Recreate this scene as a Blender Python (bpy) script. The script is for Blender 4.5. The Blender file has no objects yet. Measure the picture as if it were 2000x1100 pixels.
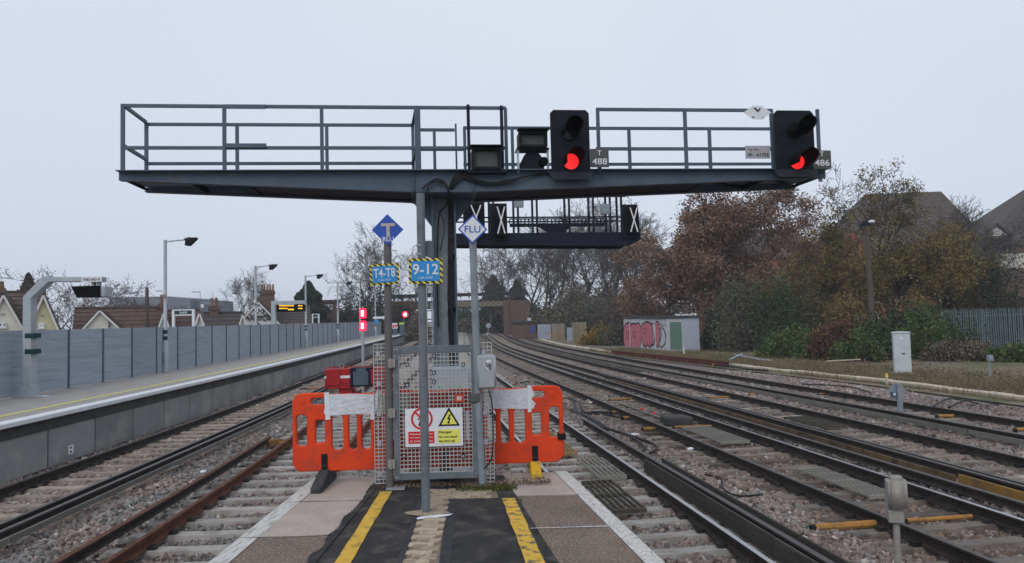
import bpy, bmesh, math, random
import numpy as np
from mathutils import Vector, Matrix
rng = random.Random(7)
nrng = np.random.default_rng(11)
R = math.radians
scene = bpy.context.scene
col = scene.collection

# ------------------------------------------------------------------ camera
FPX, CXP, CYP, HOR, ROLL, EYE = 1450.0, 1000.0, 550.0, 622.0, 1.4, 1.72
_p = math.atan((HOR - CYP) / FPX); _r = R(ROLL)
c_fw = Vector((0, math.cos(_p), math.sin(_p))); _u0 = Vector((0, -math.sin(_p), math.cos(_p))); _r0 = Vector((1, 0, 0))
c_rt = _r0 * math.cos(_r) - _u0 * math.sin(_r); c_up = _u0 * math.cos(_r) + _r0 * math.sin(_r)
CAM = Vector((0, 0, EYE))
cam_d = bpy.data.cameras.new('camera'); cam = bpy.data.objects.new('camera', cam_d); col.objects.link(cam)
cam_d.sensor_width = 36.0; cam_d.lens = FPX / 2000 * 36.0; cam_d.clip_start = 0.05; cam_d.clip_end = 3000
m = Matrix((c_rt, c_up, -c_fw)).transposed().to_4x4(); m.translation = CAM; cam.matrix_world = m
scene.camera = cam
scene.render.resolution_x, scene.render.resolution_y = 1024, 563

# ------------------------------------------------------------------ sky, sun, exposure (flat winter overcast)
SUN_EL, SUN_AZ = 38.0, 200.0
world = bpy.data.worlds.new('World'); scene.world = world; world.use_nodes = True
nt = world.node_tree; nt.nodes.clear()
wo = nt.nodes.new('ShaderNodeOutputWorld'); bg = nt.nodes.new('ShaderNodeBackground')
sky = nt.nodes.new('ShaderNodeTexSky'); sky.sky_type = 'NISHITA'; sky.sun_disc = False
sky.sun_elevation = R(SUN_EL); sky.sun_rotation = R(SUN_AZ); sky.air_density = 1.0; sky.dust_density = 5.0
bg.inputs[1].default_value = 0.10
bg2 = nt.nodes.new('ShaderNodeBackground'); bg2.inputs[1].default_value = 1.0
tcw = nt.nodes.new('ShaderNodeTexCoord'); nzw = nt.nodes.new('ShaderNodeTexNoise'); nzw.inputs['Scale'].default_value = 1.6
nzw.inputs['Detail'].default_value = 3; nzw.inputs['Roughness'].default_value = .4
crw = nt.nodes.new('ShaderNodeValToRGB')
crw.color_ramp.elements[0].position = .3; crw.color_ramp.elements[0].color = (.665, .738, .872, 1)
crw.color_ramp.elements[1].position = .75; crw.color_ramp.elements[1].color = (.770, .828, .935, 1)
mxw = nt.nodes.new('ShaderNodeMixShader'); mxw.inputs[0].default_value = .93       # cloud deck over the clear sky
nt.links.new(tcw.outputs['Generated'], nzw.inputs['Vector']); nt.links.new(nzw.outputs['Fac'], crw.inputs[0])
nt.links.new(sky.outputs[0], bg.inputs[0]); nt.links.new(crw.outputs[0], bg2.inputs[0])
nt.links.new(bg.outputs[0], mxw.inputs[1]); nt.links.new(bg2.outputs[0], mxw.inputs[2]); nt.links.new(mxw.outputs[0], wo.inputs[0])
sd = bpy.data.lights.new('sun', 'SUN'); sd.energy = 0.9; sd.angle = R(40); sd.color = (1, .97, .93)
so = bpy.data.objects.new('sun', sd); col.objects.link(so)
_az = R(SUN_AZ); _el = R(SUN_EL)
sdir = Vector((math.sin(_az) * math.cos(_el), math.cos(_az) * math.cos(_el), math.sin(_el)))
so.rotation_euler = sdir.to_track_quat('Z', 'Y').to_euler(); so.location = (0, 0, 60)
scene.view_settings.view_transform = 'Standard'; scene.view_settings.look = 'None'
scene.view_settings.exposure = 0.0; scene.view_settings.gamma = 1.0; scene.view_settings.use_curve_mapping = False

# ------------------------------------------------------------------ pixel -> direction helpers
def ray(x, y): return c_rt * ((x - CXP) / FPX) + c_up * ((CYP - y) / FPX) + c_fw
def gz(x, y, z):                      # where the pixel meets the level plane z
    d = ray(x, y); return CAM + d * ((z - EYE) / d.z)
def py_(x, y, Y):                     # where the pixel meets the upright plane at depth Y
    d = ray(x, y); return CAM + d * (Y / d.y)

# ------------------------------------------------------------------ materials
MATS = {}
def M(name, c1, c2=None, scale=4.0, rough=.75, metal=0.0, bump=0.0, bscale=60.0, rnd=0.0, emit=None, lo=.35, hi=.65, c3=None, s3=20.0, f3=.5, spec=.22, stretch=None, island=0.0):
    m = bpy.data.materials.new(name); m.use_nodes = True; MATS[name] = m
    t = m.node_tree; b = t.nodes['Principled BSDF']; L = t.links.new
    b.inputs['Roughness'].default_value = rough; b.inputs['Metallic'].default_value = metal
    b.inputs['Specular IOR Level'].default_value = spec
    b.inputs['Base Color'].default_value = (*c1, 1)
    cur = None
    tc = t.nodes.new('ShaderNodeTexCoord'); vec = tc.outputs['Object']
    if stretch:
        mp = t.nodes.new('ShaderNodeMapping'); mp.inputs['Scale'].default_value = stretch; L(vec, mp.inputs[0]); vec = mp.outputs[0]
    if rnd:                           # shift the pattern per object so that copies differ
        oi = t.nodes.new('ShaderNodeObjectInfo'); ad = t.nodes.new('ShaderNodeVectorMath'); ad.operation = 'ADD'
        sc = t.nodes.new('ShaderNodeVectorMath'); sc.operation = 'SCALE'; sc.inputs[0].default_value = (37, 53, 71); L(oi.outputs['Random'], sc.inputs['Scale'])
        L(vec, ad.inputs[0]); L(sc.outputs[0], ad.inputs[1]); vec = ad.outputs[0]
    if c2:
        n = t.nodes.new('ShaderNodeTexNoise'); n.inputs['Scale'].default_value = scale; n.inputs['Detail'].default_value = 6; n.inputs['Roughness'].default_value = .6
        L(vec, n.inputs['Vector'])
        mr = t.nodes.new('ShaderNodeMapRange'); mr.inputs[1].default_value = lo; mr.inputs[2].default_value = hi; L(n.outputs['Fac'], mr.inputs[0])
        mx = t.nodes.new('ShaderNodeMix'); mx.data_type = 'RGBA'; mx.inputs['A'].default_value = (*c1, 1); mx.inputs['B'].default_value = (*c2, 1)
        L(mr.outputs[0], mx.inputs['Factor']); cur = mx.outputs['Result']
    if c3:
        n = t.nodes.new('ShaderNodeTexNoise'); n.inputs['Scale'].default_value = s3; n.inputs['Detail'].default_value = 4
        L(vec, n.inputs['Vector'])
        mr = t.nodes.new('ShaderNodeMapRange'); mr.inputs[1].default_value = .52; mr.inputs[2].default_value = .62; mr.inputs[4].default_value = f3; L(n.outputs['Fac'], mr.inputs[0])
        mx = t.nodes.new('ShaderNodeMix'); mx.data_type = 'RGBA'; mx.inputs['B'].default_value = (*c3, 1)
        if cur: L(cur, mx.inputs['A'])
        else: mx.inputs['A'].default_value = (*c1, 1)
        L(mr.outputs[0], mx.inputs['Factor']); cur = mx.outputs['Result']
    for amt, kind in ((rnd, 'o'), (island, 'i')):
        if not amt: continue
        src = oi.outputs['Random'] if kind == 'o' else t.nodes.new('ShaderNodeNewGeometry').outputs['Random Per Island']
        h = t.nodes.new('ShaderNodeHueSaturation'); mr = t.nodes.new('ShaderNodeMapRange')
        mr.inputs[3].default_value = 1 - amt; mr.inputs[4].default_value = 1 + amt
        L(src, mr.inputs[0]); L(mr.outputs[0], h.inputs['Value'])
        if cur: L(cur, h.inputs['Color'])
        else: h.inputs['Color'].default_value = (*c1, 1)
        cur = h.outputs[0]
    if cur: L(cur, b.inputs['Base Color'])
    if bump:
        n = t.nodes.new('ShaderNodeTexNoise'); n.inputs['Scale'].default_value = bscale; n.inputs['Detail'].default_value = 5
        L(vec, n.inputs['Vector']); bp = t.nodes.new('ShaderNodeBump'); bp.inputs['Strength'].default_value = bump; bp.inputs['Distance'].default_value = .02
        L(n.outputs['Fac'], bp.inputs['Height']); L(bp.outputs[0], b.inputs['Normal'])
    if emit:
        b.inputs['Emission Color'].default_value = (*emit[0], 1); b.inputs['Emission Strength'].default_value = emit[1]
    return m

M('steel_grey', (.070, .102, .140), (.095, .130, .170), 3, .55, 0, .05, 30, c3=(.07, .085, .10), s3=6, f3=.5)
M('frame_grey', (.128, .150, .172), (.165, .188, .210), 3, .55, 0, .05, 30, c3=(.10, .105, .11), s3=7, f3=.5)
M('steel_pale', (.21, .25, .28), (.26, .30, .33), 3, .55, 0, .04, 40, c3=(.15, .16, .16), s3=9, f3=.4)
M('steel_light', (.33, .37, .40), (.42, .45, .48), 4, .5, .1, .03, 40)
M('steel_dark', (.007, .010, .021), (.012, .017, .032), 4, .6, spec=.15)
M('black_paint', (.007, .010, .016), (.012, .016, .023), 5, .55, spec=.12)
M('skirt_grey', (.026, .032, .040), (.036, .043, .052), 5, .6, spec=.15)
M('black_matt', (.006, .006, .007), None, rough=.9, spec=.1)
M('post_brown', (.105, .100, .098), (.14, .135, .13), 6, .6, 0, .05, 50)
M('galv', (.33, .35, .37), (.45, .47, .49), 8, .45, .5)
M('grating_lit_tone', (.16, .18, .20), (.22, .24, .26), 20, .6)
M('rust_rail', (.100, .040, .024), (.155, .065, .038), 7, .85, 0, .3, 60, c3=(.06, .028, .02), s3=14, f3=.8)
M('rail_side', (.018, .015, .015), (.036, .028, .025), 5, .75, 0, .3, 60, c3=(.060, .038, .028), s3=9, f3=.4)
M('rail_steel', (.56, .56, .57), (.40, .39, .39), 30, .28, 1.0, stretch=(8, .3, 1))
M('rail_dull', (.075, .068, .064), (.11, .10, .095), 12, .45, .6)
M('clip_steel', (.020, .022, .024), (.06, .05, .045), 20, .6, .3, rnd=.4)
M('sleeper_concrete', (.33, .31, .285), (.43, .405, .37), 6, .9, 0, .5, 45, rnd=.12, c3=(.20, .165, .14), s3=3, f3=.6)
M('sleeper_tan', (.27, .225, .185), (.37, .315, .265), 5, .9, 0, .5, 45, rnd=.16, c3=(.15, .115, .095), s3=3, f3=.7)
M('sleeper_dirty', (.165, .140, .120), (.245, .21, .18), 5, .9, 0, .5, 45, rnd=.2, c3=(.10, .082, .07), s3=3, f3=.7)
M('tile_grey', (.088, .072, .062), (.122, .102, .088), 4, .9, 0, .5, 30, c3=(.07, .065, .06), s3=3, f3=.5)
M('sleeper_timber', (.075, .06, .052), (.14, .115, .10), 5, .95, 0, .6, 40, rnd=.3, c3=(.2, .17, .15), s3=4, f3=.5, stretch=(1, 6, 1))
M('ballast', (.150, .118, .103), (.245, .20, .178), 22, .95, 0, 1.0, 26, c3=(.07, .062, .06), s3=30, f3=.8)
M('earth', (.115, .092, .066), (.18, .145, .10), 1.2, .95, 0, .8, 14, c3=(.085, .095, .040), s3=.6, f3=.8)
M('verge_soil', (.125, .105, .072), (.205, .175, .115), .9, .95, 0, .9, 12, c3=(.085, .10, .042), s3=.55, f3=.7)
M('concrete', (.30, .29, .27), (.39, .375, .35), 2.5, .9, 0, .35, 50, c3=(.20, .19, .175), s3=5, f3=.5)
M('trough_concrete', (.46, .40, .31), (.58, .51, .41), 2, .9, 0, .4, 40, rnd=.12)
M('coping_beige', (.44, .375, .325), (.56, .485, .425), 2.6, .9, 0, .9, 90, c3=(.33, .275, .235), s3=55, f3=.6)
M('coping_brown', (.155, .118, .092), (.225, .175, .140), 2.2, .9, 0, .9, 90, c3=(.40, .32, .265), s3=48, f3=.75)
M('white_edge', (.70, .69, .66), (.52, .50, .46), 14, .8, 0, .5, 90, c3=(.30, .265, .235), s3=38, f3=.75)
M('white_edge_streak', (.68, .67, .64), (.56, .545, .51), 9, .8, 0, .5, 90, c3=(.36, .325, .29), s3=7, f3=.8, stretch=(5, .7, 1))
M('white_edge_new', (.72, .74, .76), (.64, .66, .68), 3, .7, 0, .1, 50)
M('asphalt', (.026, .026, .027), (.062, .060, .057), 2.6, .8, 0, .9, 110, c3=(.125, .115, .10), s3=4.5, f3=.55)
M('asphalt_seal', (.026, .029, .034), (.05, .052, .056), 6, .6, 0, .3, 120)
M('block_buff', (.38, .30, .215), (.47, .385, .28), 20, .9, 0, .5, 120, rnd=.16, c3=(.22, .165, .12), s3=14, f3=.7)
M('block_joint', (.19, .15, .112), None, rough=.95)
M('yellow_line', (.62, .37, .048), (.70, .45, .075), 10, .75, 0, .4, 120, c3=(.13, .105, .07), s3=7, f3=.45)
M('yellow_line_worn', (.62, .37, .048), (.70, .45, .075), 10, .75, 0, .4, 120, c3=(.14, .115, .085), s3=11, f3=.95)
M('yellow_line_pale', (.58, .54, .20), (.52, .48, .20), 6, .8)
M('platform_grey', (.30, .285, .265), (.36, .345, .325), 2, .9, 0, .3, 90)
M('wall_panel', (.215, .215, .21), (.28, .278, .268), 1.3, .9, 0, .25, 40, rnd=.14, c3=(.34, .325, .30), s3=1.3, f3=.55)
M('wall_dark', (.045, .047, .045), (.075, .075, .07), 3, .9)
M('fence_grey', (.285, .325, .375), (.33, .37, .42), 2, .6, 0, .03, 30, rnd=.09, c3=(.25, .28, .32), s3=1.5, f3=.6, stretch=(.4, .4, 6))
M('green_band', (.006, .040, .045), None, rough=.5)
M('sign_blue', (.030, .085, .40), (.036, .10, .45), 8, .4)
M('sign_cyan', (.030, .25, .58), (.035, .28, .62), 8, .4)
M('sign_white', (.74, .76, .80), (.66, .68, .71), 9, .5)
M('sign_worn', (.62, .56, .46), (.30, .27, .30), 60, .7)
M('sign_yellow', (.78, .62, .04), (.70, .56, .05), 8, .5)
M('sign_lemon', (.78, .78, .14), None, rough=.5)
M('sign_red', (.62, .020, .022), None, rough=.5)
M('sign_black', (.012, .012, .013), None, rough=.5)
M('sign_grey', (.42, .42, .44), (.36, .36, .38), 10, .6)
M('sign_darkgrey', (.075, .080, .078), (.10, .105, .10), 8, .6)
M('sign_green', (.008, .052, .050), None, rough=.4)
M('barrier_orange', (.76, .066, .014), (.64, .052, .014), 3, .5, 0, .05, 30, c3=(.40, .06, .035), s3=7, f3=.5)
M('tape_white', (.66, .68, .72), (.58, .60, .64), 14, .45, 0, .8, 24)
M('tape_old', (.58, .53, .45), (.50, .46, .40), 14, .6, 0, .3, 30)
M('rubber', (.040, .042, .046), (.065, .067, .07), 12, .9, 0, .3, 60)
M('rubber_black', (.010, .010, .011), None, rough=.6)
M('foot_yellow', (.66, .40, .02), (.58, .33, .02), 9, .7, c3=(.28, .2, .1), s3=12, f3=.6)
M('mesh_grp', (.46, .475, .47), (.38, .395, .39), 10, .7)
M('hinge', (.27, .255, .23), (.33, .31, .28), 15, .6, .1)
M('box_silver', (.36, .38, .40), (.42, .44, .46), 4, .4, .3)
M('cabinet_grey', (.50, .54, .57), (.56, .60, .63), 2, .5, 0, .02, 20, c3=(.38, .37, .33), s3=3, f3=.3)
M('cabinet_blue', (.29, .33, .40), (.33, .37, .44), 2, .5)
M('green_paint', (.04, .42, .14), None, rough=.6)
M('buffer_red', (.40, .016, .020), (.33, .014, .018), 4, .45, c3=(.24, .012, .015), s3=6, f3=.4)
M('lens_dark', (.008, .009, .010), None, rough=.15)
M('lamp_red_body', (.60, .02, .03), None, rough=.4)
M('lamp_pink', (.9, .75, .78), emit=((1, .55, .60), 2.6))
M('lamp_redglow', (.9, .02, .05), emit=((1, .015, .05), 2.4))
M('led_core', (.9, .5, .5), emit=((1, .45, .45), 7.0))
M('led_amber', (.9, .45, .02), emit=((1, .42, .03), 1.6))
M('orange_sleeve', (.44, .22, .05), (.34, .17, .05), 9, .8, c3=(.20, .13, .07), s3=14, f3=.85)
M('guard_board', (.050, .046, .042), (.085, .078, .070), 4, .9, 0, .4, 40, rnd=.15, stretch=(6, .5, 6))
M('guard_grey', (.135, .13, .12), (.19, .18, .165), 4, .9, 0, .4, 40, rnd=.15, stretch=(6, .5, 6))
M('guard_yellow', (.29, .165, .040), (.21, .12, .035), 4, .9, 0, .4, 40, rnd=.2, c3=(.10, .07, .045), s3=3, f3=.7)
M('guard_brown', (.105, .072, .046), (.16, .105, .06), 4, .9, 0, .4, 40, rnd=.2, c3=(.05, .04, .035), s3=3, f3=.7)
M('insulator', (.52, .49, .44), (.4, .37, .33), 10, .5)
M('grid_steel', (.062, .056, .043), (.10, .088, .066), 10, .8, .1)
M('grid_pale', (.20, .19, .165), (.28, .265, .23), 10, .8)
M('grid_wood', (.34, .24, .11), (.28, .19, .09), 10, .8)
M('cable', (.010, .011, .014), (.020, .022, .026), 8, .55)
M('edging_red', (.105, .028, .024), (.075, .022, .02), 3, .9, 0, .3, 30)
M('hut_white', (.52, .54, .57), (.45, .47, .49), 3, .8, 0, .1, 30, c3=(.36, .36, .35), s3=2.5, f3=.5)
M('hut_blue', (.40, .43, .50), (.36, .39, .46), 3, .8)
M('hut_green', (.105, .185, .15), (.125, .205, .165), 3, .7)
M('graf_pink', (.42, .10, .135), (.55, .22, .25), 8, .8, c3=(.30, .06, .08), s3=12, f3=.6)
M('graf_pale', (.58, .56, .58), None, rough=.8)
M('graf_black', (.02, .014, .018), None, rough=.8)
M('timber_fence', (.225, .19, .145), (.29, .25, .19), 3, .9, 0, .3, 40, rnd=.14, stretch=(5, 5, .6))
M('palisade', (.105, .145, .155), (.145, .185, .195), 4, .6, .2, rnd=.12)
M('brick', (.21, .075, .048), (.29, .115, .075), 9, .9, 0, .4, 40)
M('brick_dark', (.105, .070, .058), (.15, .10, .082), 9, .9, 0, .4, 40)
M('render_cream', (.66, .635, .56), (.60, .575, .51), 2, .9, 0, .1, 40, c3=(.44, .41, .35), s3=1.2, f3=.4)
M('render_yellow', (.58, .53, .33), (.53, .485, .30), 2, .9)
M('render_white', (.66, .66, .65), (.60, .60, .59), 2, .9)
M('tile_brown', (.085, .062, .050), (.13, .095, .075), 4, .9, 0, .5, 30, rnd=.12, c3=(.05, .042, .038), s3=5, f3=.6)
M('tile_red', (.085, .058, .050), (.125, .082, .070), 4, .9, 0, .5, 30, rnd=.14, c3=(.085, .048, .043), s3=5, f3=.7)
M('tile_dark', (.062, .055, .052), (.092, .082, .076), 4, .9, 0, .5, 30, rnd=.10)
M('slate_grey', (.12, .135, .16), (.15, .165, .19), 2, .8)
M('slate_blue', (.155, .175, .21), (.19, .21, .245), 2, .8)
M('terracotta', (.23, .145, .10), (.16, .105, .08), 8, .9, rnd=.2)
M('glass', (.05, .06, .075), (.12, .14, .165), 2, .12, spec=.8)
M('window_white', (.72, .73, .74), None, rough=.5)
M('wood_pole', (.075, .062, .052), (.11, .092, .078), 4, .9, 0, .3, 30, stretch=(6, 6, .5))
M('bridge_dark', (.025, .028, .034), (.042, .046, .054), 3, .7)
M('bridge_tan', (.36, .31, .22), (.30, .26, .19), 3, .8)
M('train_white', (.72, .74, .76), (.66, .68, .70), 2, .35)
M('train_grey', (.10, .11, .125), None, rough=.4)
M('moss', (.075, .085, .022), (.12, .12, .035), 30, .95, 0, 1, 60)
M('litter_white', (.72, .73, .74), None, rough=.6)
M('bark', (.062, .053, .045), (.095, .083, .070), 3, .95, 0, .4, 20)
M('bark_grey', (.095, .088, .080), (.135, .125, .112), 3, .95)
M('bark_pale', (.30, .28, .26), (.38, .36, .33), 3, .9)
M('twig_dark', (.072, .063, .058), (.105, .092, .083), 2, .95)
M('twig_mauve', (.085, .058, .060), (.115, .080, .080), 2, .95)
M('leaf_oak', (.172, .095, .064), (.235, .145, .098), .7, .9, island=.4, c3=(.15, .075, .05), s3=.5, f3=.7)
M('leaf_olive', (.150, .115, .040), (.205, .145, .050), .6, .9, island=.45, c3=(.060, .062, .022), s3=.5, f3=.9)
M('leaf_gold', (.23, .145, .028), (.30, .18, .035), .8, .9, island=.4)
M('leaf_green', (.045, .072, .030), (.070, .10, .04), .7, .85, island=.45, c3=(.024, .038, .020), s3=.6, f3=.8)
M('leaf_greygreen', (.090, .096, .064), (.125, .128, .082), .6, .9, island=.4, c3=(.048, .054, .038), s3=.5, f3=.7)
M('leaf_dark', (.018, .030, .020), (.030, .045, .028), .8, .9, island=.4)
M('leaf_ivy', (.050, .092, .026), (.075, .115, .034), .9, .6, island=.5, c3=(.14, .12, .03), s3=2.2, f3=.7)
M('leaf_red', (.105, .048, .034), (.145, .066, .042), .8, .9, island=.4)
M('leaf_brush', (.115, .095, .074), (.16, .135, .10), .7, .95, island=.4)
M('grass_dry', (.165, .135, .078), (.225, .185, .108), .7, .95, island=.35, c3=(.11, .125, .045), s3=.5, f3=.6)
M('dead_leaf', (.125, .085, .060), (.20, .145, .105), 2, .9, island=.5)

def stone_mat():
    m = bpy.data.materials.new('ballast_stone'); m.use_nodes = True; MATS['ballast_stone'] = m
    t = m.node_tree; b = t.nodes['Principled BSDF']; b.inputs['Roughness'].default_value = .92; b.inputs['Specular IOR Level'].default_value = .25
    a = t.nodes.new('ShaderNodeAttribute'); a.attribute_type = 'INSTANCER'; a.attribute_name = 'tint'
    n = t.nodes.new('ShaderNodeTexNoise'); n.inputs['Scale'].default_value = 3.0; n.inputs['Detail'].default_value = 3
    tc = t.nodes.new('ShaderNodeTexCoord'); t.links.new(tc.outputs['Object'], n.inputs['Vector'])
    h = t.nodes.new('ShaderNodeHueSaturation'); mr = t.nodes.new('ShaderNodeMapRange'); mr.inputs[3].default_value = .75; mr.inputs[4].default_value = 1.25
    t.links.new(n.outputs['Fac'], mr.inputs[0]); t.links.new(mr.outputs[0], h.inputs['Value']); t.links.new(a.outputs['Color'], h.inputs['Color']); t.links.new(h.outputs[0], b.inputs['Base Color'])
stone_mat()

def led_mat():                        # red LED matrix: rows of bright points on a glowing red lens
    m = bpy.data.materials.new('led_red'); m.use_nodes = True; MATS['led_red'] = m
    t = m.node_tree; b = t.nodes['Principled BSDF']; b.inputs['Base Color'].default_value = (.4, .01, .01, 1); b.inputs['Roughness'].default_value = .3
    tc = t.nodes.new('ShaderNodeTexCoord'); v = t.nodes.new('ShaderNodeTexVoronoi'); v.inputs['Scale'].default_value = 46; v.inputs['Randomness'].default_value = .12
    t.links.new(tc.outputs['Object'], v.inputs['Vector'])
    cr = t.nodes.new('ShaderNodeValToRGB'); cr.color_ramp.elements[0].position = .18; cr.color_ramp.elements[0].color = (1, .05, .045, 1)
    cr.color_ramp.elements[1].position = .5; cr.color_ramp.elements[1].color = (.42, .002, .004, 1)
    t.links.new(v.outputs['Distance'], cr.inputs[0]); t.links.new(cr.outputs[0], b.inputs['Emission Color']); b.inputs['Emission Strength'].default_value = 1.6
led_mat()

# ------------------------------------------------------------------ mesh builder
class MB:
    def __init__(s): s.v = []; s.f = []; s.mi = []
    def add(s, vs, fs, mi=0):
        o = len(s.v); s.v += [tuple(x) for x in vs]; s.f += [tuple(i + o for i in f) for f in fs]; s.mi += [mi] * len(fs); return s
    def box(s, a, b, mi=0):           # axis-aligned, two corners
        (x0, y0, z0), (x1, y1, z1) = a, b
        vs = [(x0, y0, z0), (x1, y0, z0), (x1, y1, z0), (x0, y1, z0), (x0, y0, z1), (x1, y0, z1), (x1, y1, z1), (x0, y1, z1)]
        return s.add(vs, [(0, 3, 2, 1), (4, 5, 6, 7), (0, 1, 5, 4), (1, 2, 6, 5), (2, 3, 7, 6), (3, 0, 4, 7)], mi)
    def bar(s, p, q, w, h=None, up=(0, 0, 1), mi=0):      # rectangular bar from p to q
        h = h or w; p = Vector(p); q = Vector(q); d = (q - p).normalized(); u = Vector(up)
        if abs(d.dot(u)) > .98: u = Vector((0, 1, 0))
        x = d.cross(u).normalized() * (w / 2); z = x.cross(d).normalized() * (h / 2)
        vs = [p - x - z, p + x - z, p + x + z, p - x + z, q - x - z, q + x - z, q + x + z, q - x + z]
        return s.add(vs, [(0, 3, 2, 1), (4, 5, 6, 7), (0, 1, 5, 4), (1, 2, 6, 5), (2, 3, 7, 6), (3, 0, 4, 7)], mi)
    def tube(s, pts, r, n=8, cap=True, mi=0):
        pts = [Vector(p) for p in pts]; rr = r if isinstance(r, (list, tuple)) else [r] * len(pts)
        o = len(s.v); ref = None
        for i, p in enumerate(pts):
            d = (pts[min(i + 1, len(pts) - 1)] - pts[max(i - 1, 0)]).normalized()
            if ref is None: ref = Vector((0, 0, 1)) if abs(d.z) < .9 else Vector((1, 0, 0))
            x = d.cross(ref).normalized(); y = d.cross(x).normalized(); ref = -y if False else ref
            for k in range(n):
                a = 2 * math.pi * k / n; s.v.append(tuple(p + (x * math.cos(a) + y * math.sin(a)) * rr[i]))
        for i in range(len(pts) - 1):
            for k in range(n):
                a = o + i * n + k; b = o + i * n + (k + 1) % n
                s.f.append((a, b, b + n, a + n)); s.mi.append(mi)
        if cap:
            s.f.append(tuple(o + k for k in range(n))[::-1]); s.mi.append(mi)
            s.f.append(tuple(o + (len(pts) - 1) * n + k for k in range(n))); s.mi.append(mi)
        return s
    def prism(s, poly, o, ux, uy, depth, mi=0):           # polygon in plane (ux, uy) at o, thickened along ux x uy
        o = Vector(o); ux = Vector(ux); uy = Vector(uy); nn = ux.cross(uy).normalized() * depth; k = len(poly)
        a = [o + ux * p[0] + uy * p[1] for p in poly]; b = [p + nn for p in a]
        fs = [tuple(range(k))[::-1], tuple(range(k, 2 * k))] + [(i, (i + 1) % k, k + (i + 1) % k, k + i) for i in range(k)]
        return s.add(a + b, fs, mi)
    def lathe(s, prof, c, n=12, mi=0):                    # profile (r, z) about an upright axis
        o = len(s.v)
        for (r, z) in prof:
            for k in range(n):
                a = 2 * math.pi * k / n; s.v.append((c[0] + r * math.cos(a), c[1] + r * math.sin(a), c[2] + z))
        for i in range(len(prof) - 1):
            for k in range(n):
                a = o + i * n + k; b = o + i * n + (k + 1) % n; s.f.append((a, b, b + n, a + n)); s.mi.append(mi)
        s.f.append(tuple(o + k for k in range(n))[::-1]); s.f.append(tuple(o + (len(prof) - 1) * n + k for k in range(n))); s.mi += [mi, mi]
        return s
    def mesh(s, name, mats, bevel=0):
        me = bpy.data.meshes.new(name); me.from_pydata(s.v, [], s.f)
        for m_ in (mats if isinstance(mats, (list, tuple)) else [mats]): me.materials.append(MATS[m_])
        if max(s.mi, default=0): me.polygons.foreach_set('material_index', s.mi)
        if bevel:
            bm = bmesh.new(); bm.from_mesh(me)
            bmesh.ops.bevel(bm, geom=[e for e in bm.edges if len(e.link_faces) == 2 and e.calc_face_angle(0) > .5], offset=bevel, segments=1, affect='EDGES', clamp_overlap=True)
            bm.to_mesh(me); bm.free()
        me.update(); return me
    def build(s, name, mats, parent=None, bevel=0, W=False, smooth=False):
        me = s.mesh(name, mats, bevel)
        if smooth: me.polygons.foreach_set('use_smooth', [True] * len(me.polygons)); me.set_sharp_from_angle(angle=R(40))
        return link(name, me, parent, W)

def wmat(o):
    m_ = o.matrix_basis.copy()
    return wmat(o.parent) @ m_ if o.parent else m_
def link(name, me, parent=None, W=False, loc=None, rz=0):
    if W and parent: me.transform(wmat(parent).inverted())
    o = bpy.data.objects.new(name, me); col.objects.link(o)
    if parent: o.parent = parent
    if loc is not None: o.location = loc
    if rz: o.rotation_euler.z = rz
    return o
def tag(o, label=None, cat=None, group=None, kind=None):
    if label: o['label'] = label
    if cat: o['category'] = cat
    if group: o['group'] = group
    if kind: o['kind'] = kind
    return o
def thing(name, label, cat, loc=(0, 0, 0), rz=0, group=None):
    o = bpy.data.objects.new(name, None); col.objects.link(o); o.empty_display_size = .2
    o.location = loc; o.rotation_euler.z = rz
    o.matrix_world = Matrix.Translation(Vector(loc)) @ Matrix.Rotation(rz, 4, 'Z')
    return tag(o, label, cat, group)
KIDS = {}
def copy_tree(o, parent=None):
    c = o.copy(); col.objects.link(c); c.parent = parent
    for ch in o.children: copy_tree(ch, c)
    return c
def struct(o): return tag(o, kind='structure')

def curve_mesh(loops, thick, bevel=0.0):                  # filled outline with holes, lying in XZ, thickness along Y
    cu = bpy.data.curves.new('outline', 'CURVE'); cu.dimensions = '2D'; cu.fill_mode = 'BOTH'
    cu.extrude = max(thick / 2 - bevel, .0005); cu.bevel_depth = bevel; cu.bevel_resolution = 1; cu.offset = -bevel
    for lp in loops:
        sp = cu.splines.new('POLY'); sp.points.add(len(lp) - 1); sp.use_cyclic_u = True
        for p, q in zip(sp.points, lp): p.co = (q[0], q[1], 0, 1)
    ob = bpy.data.objects.new('outline', cu); col.objects.link(ob); bpy.context.view_layer.update()
    me = bpy.data.meshes.new_from_object(ob.evaluated_get(bpy.context.evaluated_depsgraph_get()))
    bpy.data.objects.remove(ob); bpy.data.curves.remove(cu)
    me.transform(Matrix(((1, 0, 0, 0), (0, 0, -1, 0), (0, 1, 0, 0), (0, 0, 0, 1))))
    return me
def rrect(x0, z0, x1, z1, r, n=5):
    pts = []
    for cx, cz, a0 in ((x1 - r, z1 - r, 0), (x0 + r, z1 - r, 90), (x0 + r, z0 + r, 180), (x1 - r, z0 + r, 270)):
        for i in range(n + 1):
            a = R(a0 + 90 * i / n); pts.append((cx + r * math.cos(a), cz + r * math.sin(a)))
    return pts
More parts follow.
